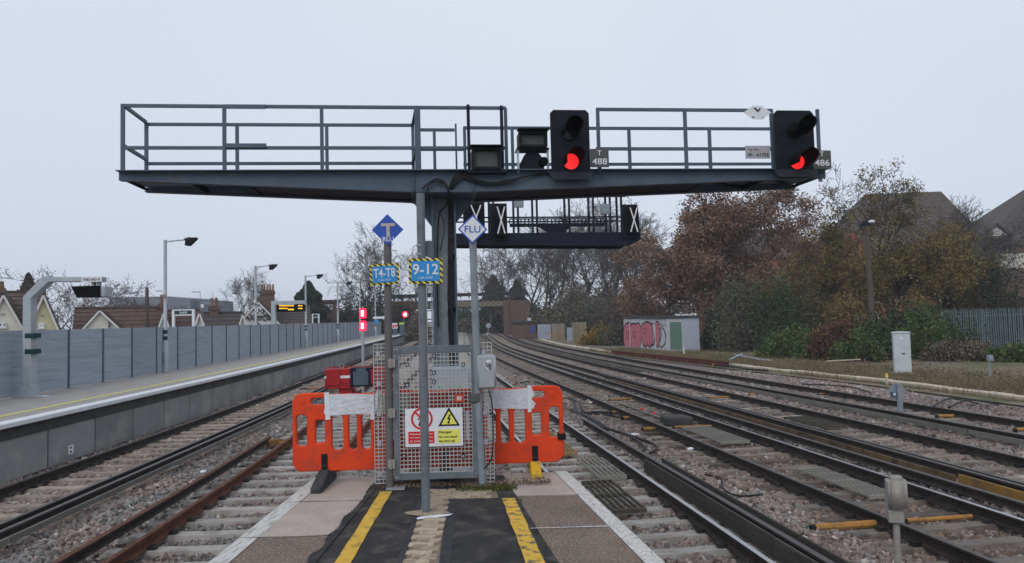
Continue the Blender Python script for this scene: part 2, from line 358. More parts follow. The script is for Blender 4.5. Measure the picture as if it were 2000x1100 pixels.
def text_mesh(s, width=None, height=None, bold=0.0, depth=.001, spacing=1.0):   # centred lettering in XZ facing -Y
    cu = bpy.data.curves.new('lettering', 'FONT'); cu.body = s; cu.align_x = 'CENTER'; cu.align_y = 'CENTER'; cu.extrude = depth; cu.offset = bold; cu.space_character = spacing; cu.resolution_u = 3
    ob = bpy.data.objects.new('lettering', cu); col.objects.link(ob); bpy.context.view_layer.update()
    me = bpy.data.meshes.new_from_object(ob.evaluated_get(bpy.context.evaluated_depsgraph_get()))
    bpy.data.objects.remove(ob); bpy.data.curves.remove(cu)
    co = np.array([v.co[:] for v in me.vertices]); lo, hi = co.min(0), co.max(0); c = (lo + hi) / 2
    sx = width / (hi[0] - lo[0]) if width else None; sy = height / (hi[1] - lo[1]) if height else None
    sx = sx or sy; sy = sy or sx
    me.transform(Matrix.Diagonal((sx, sy, 1, 1)) @ Matrix.Translation((-c[0], -c[1], -c[2])))
    me.transform(Matrix(((1, 0, 0, 0), (0, 0, -1, 0), (0, 1, 0, 0), (0, 0, 0, 1))))
    return me
def put(name, me, mat, parent, loc, rz=0, ry=0):
    me.materials.clear(); me.materials.append(MATS[mat])
    o = link(name, me, parent, loc=loc); o.rotation_euler = (0, ry, rz); return o
def np_mesh(name, V, F, mat, parent=None, n=4):
    me = bpy.data.meshes.new(name); nv, nf = len(V), len(F)
    me.vertices.add(nv); me.vertices.foreach_set('co', V.astype(np.float32).ravel())
    me.loops.add(nf * n); me.loops.foreach_set('vertex_index', F.astype(np.int32).ravel())
    me.polygons.add(nf); me.polygons.foreach_set('loop_start', np.arange(0, nf * n, n, dtype=np.int32))
    me.update(calc_edges=True); me.validate()
    for m_ in (mat if isinstance(mat, (list, tuple)) else [mat]): me.materials.append(MATS[m_])
    return me
# ------------------------------------------------------------------ track geometry
RAIL_Z = -0.915; SLP_Z = -1.078
YS = [-6, 0, 9, 13, 20, 28, 36, 46, 60, 74, 95, 130, 200, 320]
TRK = {
 1: [-7.50, -7.62, -7.80, -7.93, -8.18, -8.54, -9.00, -9.62, -10.45, -11.3, -12.7, -15.2, -20.8, -31.5],
 2: [-3.38, -3.60, -3.95, -4.16, -4.68, -5.22, -5.70, -6.32, -7.15, -8.1, -9.8, -12.3, -17.8, -28.4],
 3: [3.75, 2.95, 1.78, 1.26, .33, -.72, -1.75, -2.95, -4.40, -5.5, -7.0, -9.3, -14.7, -25.2],
 4: [7.70, 6.85, 5.53, 4.95, 3.93, 2.77, 1.62, .25, -1.45, -2.8, -4.2, -6.4, -11.6, -22.0],
 5: [10.75, 9.90, 8.62, 8.08, 7.08, 5.90, 4.70, 3.25, 1.45, 0.0, -1.5, -3.6, -8.5, -18.8],
 6: [14.55, 13.60, 12.20, 11.58, 10.46, 9.10, 7.75, 6.20, 4.35, 2.8, 1.2, -.8, -5.4, -15.6]}
def spline(xs, ys):                   # natural cubic
    xs = np.array(xs, float); ys = np.array(ys, float); n = len(xs); h = np.diff(xs)
    A = np.eye(n); b = np.zeros(n)
    for i in range(1, n - 1):
        A[i, i - 1:i + 2] = h[i - 1], 2 * (h[i - 1] + h[i]), h[i]; b[i] = 3 * ((ys[i + 1] - ys[i]) / h[i] - (ys[i] - ys[i - 1]) / h[i - 1])
    c = np.linalg.solve(A, b); bb = np.diff(ys) / h - h * (2 * c[:-1] + c[1:]) / 3; d = np.diff(c) / (3 * h)
    def f(y):
        y = np.asarray(y, float); i = np.clip(np.searchsorted(xs, y) - 1, 0, n - 2); t = y - xs[i]
        return ys[i] + bb[i] * t + c[i] * t * t + d[i] * t ** 3
    return f
TX = {k: spline(YS, v) for k, v in TRK.items()}
def tx(k, y, off=0.0):                # centreline point of track k, shifted sideways
    s = (float(TX[k](y + .05)) - float(TX[k](y - .05))) / .1; n = math.hypot(1, s)
    return Vector((float(TX[k](y)) + off / n, y - off * s / n, 0))
def tslope(k, y): return (float(TX[k](y + .05)) - float(TX[k](y - .05))) / .1
def yr(a, b, near=1.0):               # sample positions, coarser with distance
    out = [a]
    while out[-1] < b: out.append(out[-1] + max(near, out[-1] * .05))
    out[-1] = b; return out
RPROF = [(-.036, -.030), (-.032, -.004), (.032, -.004), (.036, -.030), (.012, -.048), (.010, -.125), (.068, -.147), (.070, -.160), (-.070, -.160), (-.068, -.147), (-.010, -.125), (-.012, -.048)]
def sweep(k, off, y0, y1, prof, top, mats, name, parent, topface=1, near=1.0):
    mb = MB(); ys = yr(y0, y1, near); n = len(prof)
    for y in ys:
        s = tslope(k, y); nn = math.hypot(1, s); c = tx(k, y, off)
        for (a, z) in prof: mb.v.append((c.x + a / nn, c.y - a * s / nn, top + z))
    for i in range(len(ys) - 1):
        for j in range(n):
            mb.f.append((i * n + j, i * n + (j + 1) % n, (i + 1) * n + (j + 1) % n, (i + 1) * n + j)); mb.mi.append(1 if j == topface and len(mats) > 1 else 0)
    mb.f.append(tuple(range(n))); mb.f.append(tuple(range((len(ys) - 1) * n, len(ys) * n))[::-1]); mb.mi += [0, 0]
    return mb.build(name, mats, parent, W=True)

# ------------------------------------------------------------------ ground and ballast sheets
g = MB(); g.add([(-900, -60, -1.32), (900, -60, -1.32), (900, 1600, -1.32), (-900, 1600, -1.32)], [(0, 1, 2, 3)])
struct(g.build('ground', 'earth'))
def fence_x(y): return float(TX[1](y)) - 1.5 - 3.3
def trough_x(y): return float(np.interp(y, [-6, 10, 22.4, 28.8, 37, 54, 75, 100, 140, 300], [18.6, 16.9, 15.3, 14.3, 12.2, 7.95, 4.9, 3.2, .6, -13]))
def sheet(name, mat, fl, fr, y0, y1, z, near=2.0, parent=None):
    mb = MB(); ys = yr(y0, y1, near)
    for y in ys: mb.v += [(fl(y), y, z), (fr(y), y, z)]
    for i in range(len(ys) - 1): mb.f.append((2 * i, 2 * i + 1, 2 * i + 3, 2 * i + 2)); mb.mi.append(0)
    return mb.build(name, mat, parent)
struct(sheet('ballast_bed', 'ballast', lambda y: float(TX[1](y)) - 1.55, lambda y: trough_x(y) - .9, -6, 300, -1.155))
struct(sheet('verge', 'verge_soil', lambda y: trough_x(y) - 1.05, lambda y: trough_x(y) + 60, -6, 300, -1.11))

# ------------------------------------------------------------------ tracks: rails, sleepers, clips
def sleeper_mesh(mat, L=2.5):
    mb = MB(); h = L / 2
    for x0, x1, zt in ((-h, -.35, 0), (-.35, .35, -.03), (.35, h, 0)):
        pass
    xs = [-h, -h + .04, -.45, -.3, .3, .45, h - .04, h]; zt = [-.02, 0, 0, -.006, -.006, 0, 0, -.02]
    for x, z in zip(xs, zt): mb.v += [(x, -.135, -.16), (x, -.105, z), (x, .105, z), (x, .135, -.16)]
    for i in range(7):
        for j in range(3): a = i * 4 + j; mb.f.append((a, a + 4, a + 5, a + 1)); mb.mi.append(0)
    mb.f += [(0, 1, 2, 3), (31, 30, 29, 28)]; mb.mi += [0, 0]
    return mb.mesh('sleeper', mat)
def clip_mesh():
    mb = MB(); mb.box((-.055, -.045, 0), (.055, .045, .018))
    mb.tube([(-.05, -.03, .02), (.03, -.055, .045), (.065, -.02, .055), (.05, .04, .05), (-.01, .05, .04), (-.06, .02, .03)], .012, 5)
    return mb.mesh('rail_clip', 'clip_steel')
SLM = {k: sleeper_mesh(k) for k in ('sleeper_concrete', 'sleeper_tan', 'sleeper_timber', 'sleeper_dirty')}
CLM = clip_mesh()
TINFO = {1: ('sleeper_tan', ('rail_side', 'rail_dull'), ('rail_side', 'rail_dull'), 'track with dark rails beside the opposite platform wall'),
         2: ('sleeper_concrete', ('rust_rail',), ('rust_rail',), 'rusty track running to the red buffer stop'),
         3: ('sleeper_concrete', ('rail_side', 'rail_steel'), ('rail_side', 'rail_steel'), 'track with polished rails along the brown platform edge'),
         4: ('sleeper_dirty', ('rail_side', 'rail_dull'), ('rail_side', 'rail_steel'), 'track with metal grids lying between its rails'),
         5: ('sleeper_tan', ('rail_side', 'rail_dull'), ('rail_side', 'rail_dull'), 'track behind the yellow guard boards'),
         6: ('sleeper_dirty', ('rail_side', 'rail_dull'), ('rail_side', 'rail_dull'), 'outermost track beside the concrete cable trough')}
SP = .65; SLY0 = 4.2
for k, (sm, ml, mr_, lab) in TINFO.items():
    t = thing('railway_track', lab, 'track', (*tx(k, 6)[:2], SLP_Z)); t['kind'] = 'structure'
    sweep(k, -.7525, -4, 300, RPROF, RAIL_Z, ml, 'rail', t); sweep(k, .7525, -4, 300, RPROF, RAIL_Z, mr_, 'rail', t)
    y = SLY0 + .08 * k; i = 0; far = MB()
    while y < 190:
        c = tx(k, y); a = math.atan(-tslope(k, y)); me = SLM[sm]
        if k == 4 and 9 < y < 20 and i % 3 == 0: me = SLM['sleeper_timber']
        if k == 5 and i % 3: me = SLM['sleeper_dirty']
        if y < 58:
            s = link('sleeper', me, t); s.location = (c.x - t.location.x, c.y - t.location.y, rng.uniform(-.006, .004)); s.rotation_euler.z = a + rng.uniform(-.008, .008)
            if y < 17.5 and abs(c.x) < .75 * y + 2:
                for sx in (-.7525, .7525):
                    for q in (-1, 1):
                        o = link('rail_clip', CLM, s); o.location = (sx + q * .105, 0, .004); o.rotation_euler.z = 0 if q > 0 else math.pi
        else:
            u = Vector((math.cos(a), math.sin(a), 0)); far.bar(c - u * 1.25 + Vector((0, 0, SLP_Z - .05)), c + u * 1.25 + Vector((0, 0, SLP_Z - .05)), .24, .1)
        y += SP * math.cos(a); i += 1
    tag(far.build('distant_sleepers', sm, t, W=True), kind='stuff')

# ------------------------------------------------------------------ conductor rails with insulators and guard boards
CPROF = [(-.045, -.03), (-.04, -.002), (.04, -.002), (.045, -.03), (.03, -.06), (.03, -.10), (.06, -.125), (-.06, -.125), (-.03, -.10), (-.03, -.06)]
INS = MB().lathe([(.085, 0), (.085, .04), (.05, .05), (.05, .12), (.06, .125)], (0, 0, 0), 8).mesh('insulator', 'insulator')
BOARDS = {}
def plank(L, w, h, mat, name='guard_board'):
    key = (round(L, 2), w, h, mat)
    if key not in BOARDS: BOARDS[key] = MB().box((-w / 2, -L / 2 + .01, 0), (w / 2, L / 2 - .01, h)).mesh(name, mat, bevel=.004)
    return BOARDS[key]
def conductor(k, off, y0, y1, mats, label, boards=(), step=2.4, name='conductor_rail'):
    c0 = tx(k, max(y0, 6), off); t = thing(name, label, 'third rail', (c0.x, c0.y, SLP_Z), group=None)
    top = RAIL_Z + .075
    sweep(k, off, y0, y1, CPROF, top, mats, 'rail', t)
    y = y0 + .9
    while y < min(y1, 50):
        p = tx(k, y, off); o = link('insulator', INS, t); o.location = (p.x - c0.x, p.y - c0.y, .0); y += 2.6
    for (bo, b0, b1, w, h, zb, mat) in boards:
        y = b0
        while y < min(b1, 70) - .3:
            p = tx(k, y + step / 2, off + bo); o = link('guard_board', plank(step, w, h, mat), t)
            o.location = (p.x - c0.x, p.y - c0.y, zb - SLP_Z); o.rotation_euler.z = math.atan(-tslope(k, y + step / 2)) + rng.uniform(-.003, .003); y += step
    return t
T_ = RAIL_Z + .075
conductor(1, 1.19, -4, 120, ('rail_side', 'rail_dull'), 'conductor rail with a pale grey guard board between the rusty and the dark track', [(.125, 0, 62, .035, .085, T_ - .15, 'guard_grey')])
conductor(2, -1.19, -4, 17.3, ('rail_side', 'rust_rail'), 'rust-topped conductor rail ending in a yellow ramp')
conductor(3, 1.22, -4, 18.6, ('rail_side', 'rail_dull'), 'conductor rail between dark guard boards beside the polished rail', [(-.17, -1.2, 13.2, .035, .235, T_ - .215, 'guard_board'), (.15, -1.2, 13.2, .035, .20, T_ - .185, 'guard_board')])
conductor(4, 1.18, -4, 130, ('rail_side', 'rail_dull'), 'dark conductor rail beside a bundle of black cables')
conductor(5, -1.16, -4, 34, ('rail_side', 'rail_dull'), 'conductor rail with a yellow brown guard board', [(-.13, 0, 12.2, .04, .15, T_ - .20, 'guard_yellow'), (-.13, 12.05, 30, .04, .10, T_ - .19, 'guard_brown')])
conductor(6, -1.17, -4, 120, ('rail_side', 'rail_dull'), 'conductor rail with a grey guard board along the outermost track', [(-.13, 2, 62, .035, .095, T_ - .17, 'guard_grey')])
# yellow ramp at the end of the rusty conductor rail
p = tx(2, 17.4, -1.17)
t = thing('ramp_board', 'yellow timber ramp at the end of the rusty conductor rail', 'ramp', (p.x, p.y, SLP_Z))
MB().prism([(-.40, .02), (.45, .02), (.45, .08), (-.40, .20)], (.0, 0, 0), (0, 1, 0), (0, 0, 1), .13).build('board', 'orange_sleeve', t, bevel=.006)
MB().prism([(-.2, .02), (.4, .02), (.4, .05), (-.2, .12)], (.24, 0, 0), (0, 1, 0), (0, 0, 1), .09).build('board', 'orange_sleeve', t, bevel=.006)

# ------------------------------------------------------------------ ballast stones (nobody could count them)
def ballast_stones():
    pts = []; scl = []; tint = []
    for (y0, y1, dens, sz) in ((6.2, 11, 900, .030), (11, 16, 760, .032), (16, 24, 420, .041), (24, 36, 200, .056)):
        A = (y1 - y0) * 34; n = int(A * dens)
        x = nrng.uniform(-14, 20, n); y = nrng.uniform(y0, y1, n)
        xl = TX[1](y) - 1.5; xr = np.interp(y, [-6, 10, 22.4, 28.8, 37], [18.6, 16.9, 15.3, 14.3, 12.2]) - 1.6
        k = (x > xl) & (x < xr) & (np.abs(x + .02 * y) < .72 * y + 1.6)
        k &= ~((x > -2.2) & (x < 1.05 - .145 * (y - 5.24)) & (y < 8.35))
        x, y = x[k], y[k]; z = np.full(len(x), -1.142) + nrng.normal(0, .014, len(x)) + .018 * np.sin(x * 3.1 + y * 1.3) * np.sin(y * 2.2 - x)
        keep = np.ones(len(x), bool); shade = np.zeros(len(x)); infour = np.zeros(len(x), bool)
        for kk in TX:
            sl = (TX[kk](y + .05) - TX[kk](y - .05)) / .1; l = (x - TX[kk](y)) / np.sqrt(1 + sl * sl); y0_ = y + sl * (x - TX[kk](y))
            ph = np.mod(y0_ - (SLY0 + .08 * kk), SP * np.cos(np.arctan(sl).mean())) ; ph = np.minimum(ph, SP - ph)
            ins = (np.abs(l) < 1.25) & (ph < .125)
            keep &= ~(ins & (nrng.random(len(x)) > (.05 if kk < 4 else .20)))
            keep &= ~((np.abs(np.abs(l) - .7525) < .10))
            bed = np.abs(l) < 1.25; z = np.where(bed, z - .012, z)
            z = np.where((np.abs(l) > 1.25) & (np.abs(l) < 1.75), z + .018, z)
            if kk == 2: shade = np.where((l > -2.4) & (l < 1.5), 1.0, shade)
            if kk == 4: infour |= (np.abs(l) < 1.3)
        x, y, z, shade, infour = x[keep], y[keep], z[keep], shade[keep], infour[keep]; m_ = len(x)
        pink = np.array([.222, .176, .156]); grey = np.array([.190, .185, .178]); dk = np.array([.105, .087, .076]); pale = np.array([.36, .315, .285]); brown = np.array([.185, .135, .105])
        u = nrng.random(m_); patch = np.sin(x * 1.7 + 2 * np.sin(y * .7)) * np.sin(y * 1.1 + x * .5)
        gp = np.clip(.12 + .18 * patch + .55 * shade * (patch > -.35), 0, .9)
        c = np.where((u < gp)[:, None], grey, pink)
        v = nrng.random(m_); c = np.where((v < .16)[:, None], dk, c); c = np.where((v > .93)[:, None], pale, c)
        c = np.where((infour & (v > .3) & (v < .65))[:, None], brown, c)
        c = c * (nrng.uniform(.78, 1.45, m_) * (.97 + .16 * np.sin(x * .55 + 1.3 * np.sin(y * .31)) * np.sin(y * .47 + .6 * x) - .10 * infour))[:, None]
        pts.append(np.stack([x, y, z], 1)); tint.append(c); scl.append(sz * nrng.uniform(.55, 1.45, (m_, 1)) * nrng.uniform(.5, 1.35, (m_, 3)))
    P = np.concatenate(pts); S = np.concatenate(scl); Tn = np.concatenate(tint); n = len(P)
    me = bpy.data.meshes.new('ballast_stones'); me.vertices.add(n); me.vertices.foreach_set('co', P.astype(np.float32).ravel())
    for nm, arr in (('siz', S), ('rot', nrng.uniform(0, 6.28, (n, 3))), ('tint', Tn)):
        a = me.attributes.new(nm, 'FLOAT_VECTOR', 'POINT'); a.data.foreach_set('vector', arr.astype(np.float32).ravel())
    me.update(); ob = link('ballast_stones', me)
    ng = bpy.data.node_groups.new('stones', 'GeometryNodeTree'); N = ng.nodes.new; L = ng.links.new
    ng.interface.new_socket('Geometry', in_out='INPUT', socket_type='NodeSocketGeometry'); ng.interface.new_socket('Geometry', in_out='OUTPUT', socket_type='NodeSocketGeometry')
    gi = N('NodeGroupInput'); go = N('NodeGroupOutput'); iop = N('GeometryNodeInstanceOnPoints')
    def attr(nm):
        a = N('GeometryNodeInputNamedAttribute'); a.data_type = 'FLOAT_VECTOR'; a.inputs['Name'].default_value = nm; return a.outputs['Attribute']
    ic = N('GeometryNodeMeshIcoSphere'); ic.inputs['Radius'].default_value = 1.0; ic.inputs['Subdivisions'].default_value = 1
    sp = N('GeometryNodeSetPosition'); nz = N('ShaderNodeTexNoise'); nz.inputs['Scale'].default_value = 1.5
    sub = N('ShaderNodeVectorMath'); sub.operation = 'SUBTRACT'; sub.inputs[1].default_value = (.5, .5, .5); sc = N('ShaderNodeVectorMath'); sc.operation = 'SCALE'; sc.inputs['Scale'].default_value = 2.0
    L(nz.outputs['Color'], sub.inputs[0]); L(sub.outputs[0], sc.inputs[0]); L(sc.outputs[0], sp.inputs['Offset']); L(ic.outputs['Mesh'], sp.inputs['Geometry'])
    ss = N('GeometryNodeSetShadeSmooth'); ss.inputs['Shade Smooth'].default_value = False; L(sp.outputs[0], ss.inputs[0])
    sm = N('GeometryNodeSetMaterial'); sm.inputs['Material'].default_value = MATS['ballast_stone']; L(ss.outputs[0], sm.inputs[0])
    L(gi.outputs[0], iop.inputs['Points']); L(sm.outputs[0], iop.inputs['Instance']); L(attr('siz'), iop.inputs['Scale']); L(attr('rot'), iop.inputs['Rotation'])
    L(iop.outputs[0], go.inputs[0])
    md = ob.modifiers.new('stones', 'NODES'); md.node_group = ng
    tag(ob, 'pinkish grey crushed stone ballast between the tracks', 'ballast', kind='stuff')
ballast_stones()

# ------------------------------------------------------------------ our island platform (ends in front of the gate)
PE = 8.38
def lx(y): return -2.255
def rx(y): return 1.01 - .145 * (y - 5.24)
pf = thing('platform', 'island platform end with beige and brown coping slabs', 'platform', (0, 6, 0)); pf['kind'] = 'structure'
def slab(poly, z0, z1, name, mat, bevel=.006):
    k = len(poly); mb = MB(); mb.add([(x, y, z0) for x, y in poly] + [(x, y, z1) for x, y in poly], [tuple(range(k))[::-1], tuple(range(k, 2 * k))] + [(i, (i + 1) % k, k + (i + 1) % k, k + i) for i in range(k)])
    return mb.build(name, mat, pf, bevel=bevel, W=True)
body = [(lx(0) + .10, -4), (rx(-4) - .10, -4), (rx(PE) - .10, PE - .06), (lx(0) + .10, PE - .06)]
slab(body, -1.3, -.062, 'platform_wall', 'brick_dark', 0)
slab([(-1.53, -4), (rx(-4) - .6, -4), (.12, 7.2), (.0, PE - .10), (-1.53, PE - .10)], -.062, -.004, 'asphalt_surface', 'asphalt', 0)
LC = [-4, -2.9, -1.75, -.6, .5, 1.65, 2.8, 3.95, 5.0, 6.09, 7.25, PE]
for a, b in zip(LC[:-1], LC[1:]):
    beige = a > 6.0; g = .006
    s = slab([(lx(a) + .005, a + g), (-1.50 - .02 * (a < 6.5), a + g), (-1.505, b - g), (lx(b) + .005, b - g)], -.075, rng.uniform(-.002, .003), 'coping_slab', 'coping_beige' if beige else 'coping_brown')
    MB().add([(lx(a), a + g, .0045), (lx(a) + .155, a + g, .0045), (lx(b) + .155, b - g, .0045), (lx(b), b - g, .0045), (lx(a), a + g, -.06), (lx(b), b - g, -.06)], [(0, 1, 2, 3), (0, 3, 5, 4)]).build('edge_paint', 'white_edge_streak', s, W=True)
RC = [-4, -2.85, -1.7, -.55, .6, 1.75, 2.9, 4.0, 5.02, 6.17, 7.26, PE]
for a, b in zip(RC[:-1], RC[1:]):
    beige = a > 7.0; g = .006
    def ri(y): return rx(y) - .72
    s = slab([(ri(a), a + g), (rx(a) - .004, a + g + .02), (rx(b) - .004, b - g + .02), (ri(b), b - g)], -.075, rng.uniform(-.003, .002), 'coping_slab', 'coping_beige' if beige else 'coping_brown')
    MB().add([(rx(a) - .135, a + g + .02, .004), (rx(a), a + g + .02, .004), (rx(b), b - g + .02, .004), (rx(b) - .135, b - g + .02, .004), (rx(a), a + g + .02, -.06), (rx(b), b - g + .02, -.06)], [(0, 1, 2, 3), (1, 4, 5, 2)]).build('edge_paint', 'white_edge', s, W=True)
def ragged(x0, y0, x1, y1, w, z, name, mat, amp=.03, n=160):
    mb = MB()
    for i in range(n + 1):
        f = i / n; x = x0 + (x1 - x0) * f; y = y0 + (y1 - y0) * f; a = amp * (math.sin(i * .37 + 2 * math.sin(i * .11)) * .8 + rng.uniform(-.35, .35))
        mb.v += [(x - w, y, z), (x + a, y, z)]
    for i in range(n): mb.f.append((2 * i, 2 * i + 1, 2 * i + 3, 2 * i + 2)); mb.mi.append(0)
    return mb.build(name, mat, pf, W=True)
ragged(-1.53, 1.0, -1.515, 8.1, -.06, .0052, 'tarmac_lip', 'asphalt', .026)
ragged(.63, 1.0, .03, 7.15, .07, .0052, 'tarmac_lip', 'asphalt', .018)
MB().add([(.10, 6.150, .0055), (.80, 6.155, .0055), (.80, 6.185, .0055), (.45, 6.175, .0055), (.10, 6.165, .0055)], [(0, 1, 2, 3, 4)]).build('joint_mortar', 'white_edge', pf, W=True)
for pts_ in ([(-2.2, 7.25), (-1.95, 7.262), (-1.7, 7.24), (-1.52, 7.27)], [(-.02, 7.27), (.2, 7.262), (.4, 7.268), (.6, 7.258)], [(-2.2, 6.09), (-1.8, 6.085), (-1.5, 6.10)]):
    MB().add([(x, y - .007, .0052) for x, y in pts_] + [(x, y + .007, .0052) for x, y in pts_[::-1]], [tuple(range(2 * len(pts_)))]).build('joint_crack', 'wall_dark', pf, W=True)
# tarmac sealing bands, yellow lines, white patch
def strip(pts, z, name, mat, parent=pf): return MB().add([(x, y, z) for x, y in pts], [tuple(range(len(pts)))]).build(name, mat, parent, W=True)
strip([(-.62, -4), (-.40, -4), (-.47, 5.0), (-.545, 6.6), (-.60, 7.24), (-.665, 7.24), (-.64, 6.6), (-.545, 5.0)], -.0005, 'sealing_band', 'asphalt_seal')
strip([(-.90, -4), (-.80, -4), (-.81, 5.3), (-.875, 6.7), (-.94, 7.6), (-.97, 7.6), (-.92, 6.7), (-.87, 5.3)], -.0008, 'sealing_band', 'asphalt_seal')
def wob(xl0, yl0, xl1, yl1, w0, w1, n=22):
    L, Rr = [], []
    for i in range(n + 1):
        f = i / n; y = yl0 + (yl1 - yl0) * f; x = xl0 + (xl1 - xl0) * f; w = w0 + (w1 - w0) * f
        L.append((x + rng.uniform(-.006, .006), y)); Rr.append((x + w + rng.uniform(-.006, .006), y))
    return L + Rr[::-1]
def stripline(pts, z, name, mat):
    n = len(pts) // 2; mb = MB(); L = pts[:n]; Rr = pts[n:][::-1]
    for a, b in zip(L, Rr): mb.v += [(*a, z), (*b, z)]
    for i in range(n - 1): mb.f.append((2 * i, 2 * i + 1, 2 * i + 3, 2 * i + 2)); mb.mi.append(0)
    return mb.build(name, mat, pf, W=True)
stripline(wob(-1.06, -3.5, -1.385, 7.62, .12, .115, 60), .0015, 'yellow_line', 'yellow_line')
stripline(wob(.98, -3.5, -.15, 7.19, .16, .125, 60), .0065, 'yellow_line', 'yellow_line_worn')
# buff interlocking paving blocks: zigzag-edged bricks in a narrow band
bjo = strip([(-.85, -4), (-.47, -4), (-.50, 5.3), (-.60, 6.7), (-.66, 7.24), (-.18, 7.24), (-.22, 7.66), (-.98, 7.66), (-.88, 6.7)], -.0018, 'paving_bed', 'block_joint')
def paver(L=.196, w=.096, z=.012):
    n = .012; poly = [(-L / 2, -w / 2), (-L / 4, -w / 2 + n), (0, -w / 2), (L / 4, -w / 2 - n), (L / 2, -w / 2), (L / 2, w / 2), (L / 4, w / 2 - n), (0, w / 2), (-L / 4, w / 2 + n), (-L / 2, w / 2)]
    k = len(poly); mb = MB(); mb.add([(x, y, 0) for x, y in poly] + [(x * .97, y * .96, z) for x, y in poly], [tuple(range(k, 2 * k))] + [(i, (i + 1) % k, k + (i + 1) % k, k + i) for i in range(k)])
    return mb.mesh('brick', 'block_buff')
PV = paver()
y = 2.6; row = 0
while y < 7.62:
    l = -.83 - .015 * max(0, y - 5.3) * 2.2; r_ = -.50 - .06 * max(0, y - 5.0) if y < 7.2 else -.20
    x = l + .10 + (.1 if row % 2 else 0) * .5
    while x + .09 < r_ + .04:
        if not (6.55 < y < 6.82):
            o = link('brick', PV, pf); o.location = (x, y - 6, -.0065 + rng.uniform(-.002, .003)); o.rotation_euler.z = rng.uniform(-.02, .02)
        x += .2
    y += .1; row += 1
# mortar patch where the post goes in, with a white stroke in front
mb = MB(); pp = [(-1.02, 6.75), (-.95, 6.80), (-.80, 6.84), (-.66, 6.80), (-.60, 6.70), (-.68, 6.64), (-.86, 6.62), (-.98, 6.68)]
mb.add([(x, y, .006) for x, y in pp], [tuple(range(8))]); mb.build('mortar_patch', 'block_buff', pf, W=True)
strip([(-.87, 6.50), (-.72, 6.54), (-.60, 6.60), (-.57, 6.67), (-.70, 6.64), (-.84, 6.60), (-.88, 6.56)], .0075, 'white_mark', 'sign_white')

# ------------------------------------------------------------------ opposite platform
def ex(y): return float(TX[1](y)) - 1.49
op = thing('platform', 'opposite platform with white edge, yellow line and grey panelled wall', 'platform', (ex(20), 20, 0)); op['kind'] = 'structure'
OE = 101.0
def ribbon(f0, f1, y0, y1, z0, z1, name, mat, parent=op, near=1.5):
    mb = MB(); ys = yr(y0, y1, near)
    for y in ys:
        a, b = f0(y), f1(y); mb.v += [(a, y, z0), (b, y, z1)]
    for i in range(len(ys) - 1): mb.f.append((2 * i, 2 * i + 1, 2 * i + 3, 2 * i + 2)); mb.mi.append(0)
    return mb.build(name, mat, parent, W=True)
ribbon(lambda y: ex(y) - 5.5, lambda y: ex(y) - .30, -4, OE, -.004, -.004, 'platform_surface', 'platform_grey')
ribbon(lambda y: ex(y) - .98, lambda y: ex(y) - .78, -4, OE, .001, .001, 'yellow_line', 'yellow_line_pale')
ribbon(lambda y: ex(y) - .13, lambda y: ex(y) - .13, -4, OE, -.10, -.34, 'coping_shade_strip', 'wall_dark')  # dark ribbon puts the shade under the coping into its colour
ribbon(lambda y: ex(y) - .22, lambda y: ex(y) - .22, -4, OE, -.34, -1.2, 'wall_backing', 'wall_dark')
MB().box((ex(OE) - 5.4, OE - .1, -1.2), (ex(OE) - .1, OE, -.01)).build('end_wall', 'wall_panel', op, W=True)
y = 1.0; CO = MB().box((-.30, -1.14, -.10), (0, 1.14, 0)).mesh('coping_stone', 'white_edge_new', bevel=.015)
while y < OE - 1:
    p = ex(y); o = link('coping_stone', CO, op); o.location = (p - op.location.x, y - 20, .002 + rng.uniform(-.002, .002)); o.rotation_euler.z = math.atan(-tslope(1, y)); y += 2.3
y = 1.6; WP = MB().box((-.06, -.90, -.80), (0, .90, -.01)).mesh('wall_panel', 'wall_panel', bevel=.012)
while y < OE - 1:
    p = ex(y) - .155; o = link('wall_panel', WP, op); o.location = (p - op.location.x, y - 20, -.335); o.rotation_euler.z = math.atan(-tslope(1, y)); y += 1.85
for (a, b) in ((88, 930),):
    q = ex(16.3) - .15
    MB().box((q, 16.2, -.99), (q + .012, 16.38, -.80)).build('marker_plate', 'sign_white', op, W=True)
    for dz in (-.85, -.94): MB().box((q + .012, 16.25, dz - .02), (q + .016, 16.31, dz + .02)).build('marker_dot', 'sign_black', op, W=True)
# ------------------------------------------------------------------ upright reference frames
class Frame:
    def __init__(s, O, th): s.O = Vector((O[0], O[1], 0)); s.th = th; s.u = Vector((math.cos(th), math.sin(th), 0)); s.n = Vector((-math.sin(th), math.cos(th), 0))
    def W(s, x, y, v=0.0):
        d = ray(x, y); return CAM + d * (((s.O - CAM).dot(s.n) + v) / d.dot(s.n))
    def thing(s, name, label, cat, x, y, v=0.0, z=None, group=None):
        p = s.W(x, y, v)
        if z is not None: p.z = z
        t = thing(name, label, cat, p, s.th, group)
        inv = t.matrix_world.inverted()
        return t, (lambda px, py, vv=v: inv @ s.W(px, py, vv))
_a = gz(232, 337, 4.12); _b = gz(1612, 333, 4.12)
GF = Frame(_a, math.atan2(_b.y - _a.y, _b.x - _a.x))

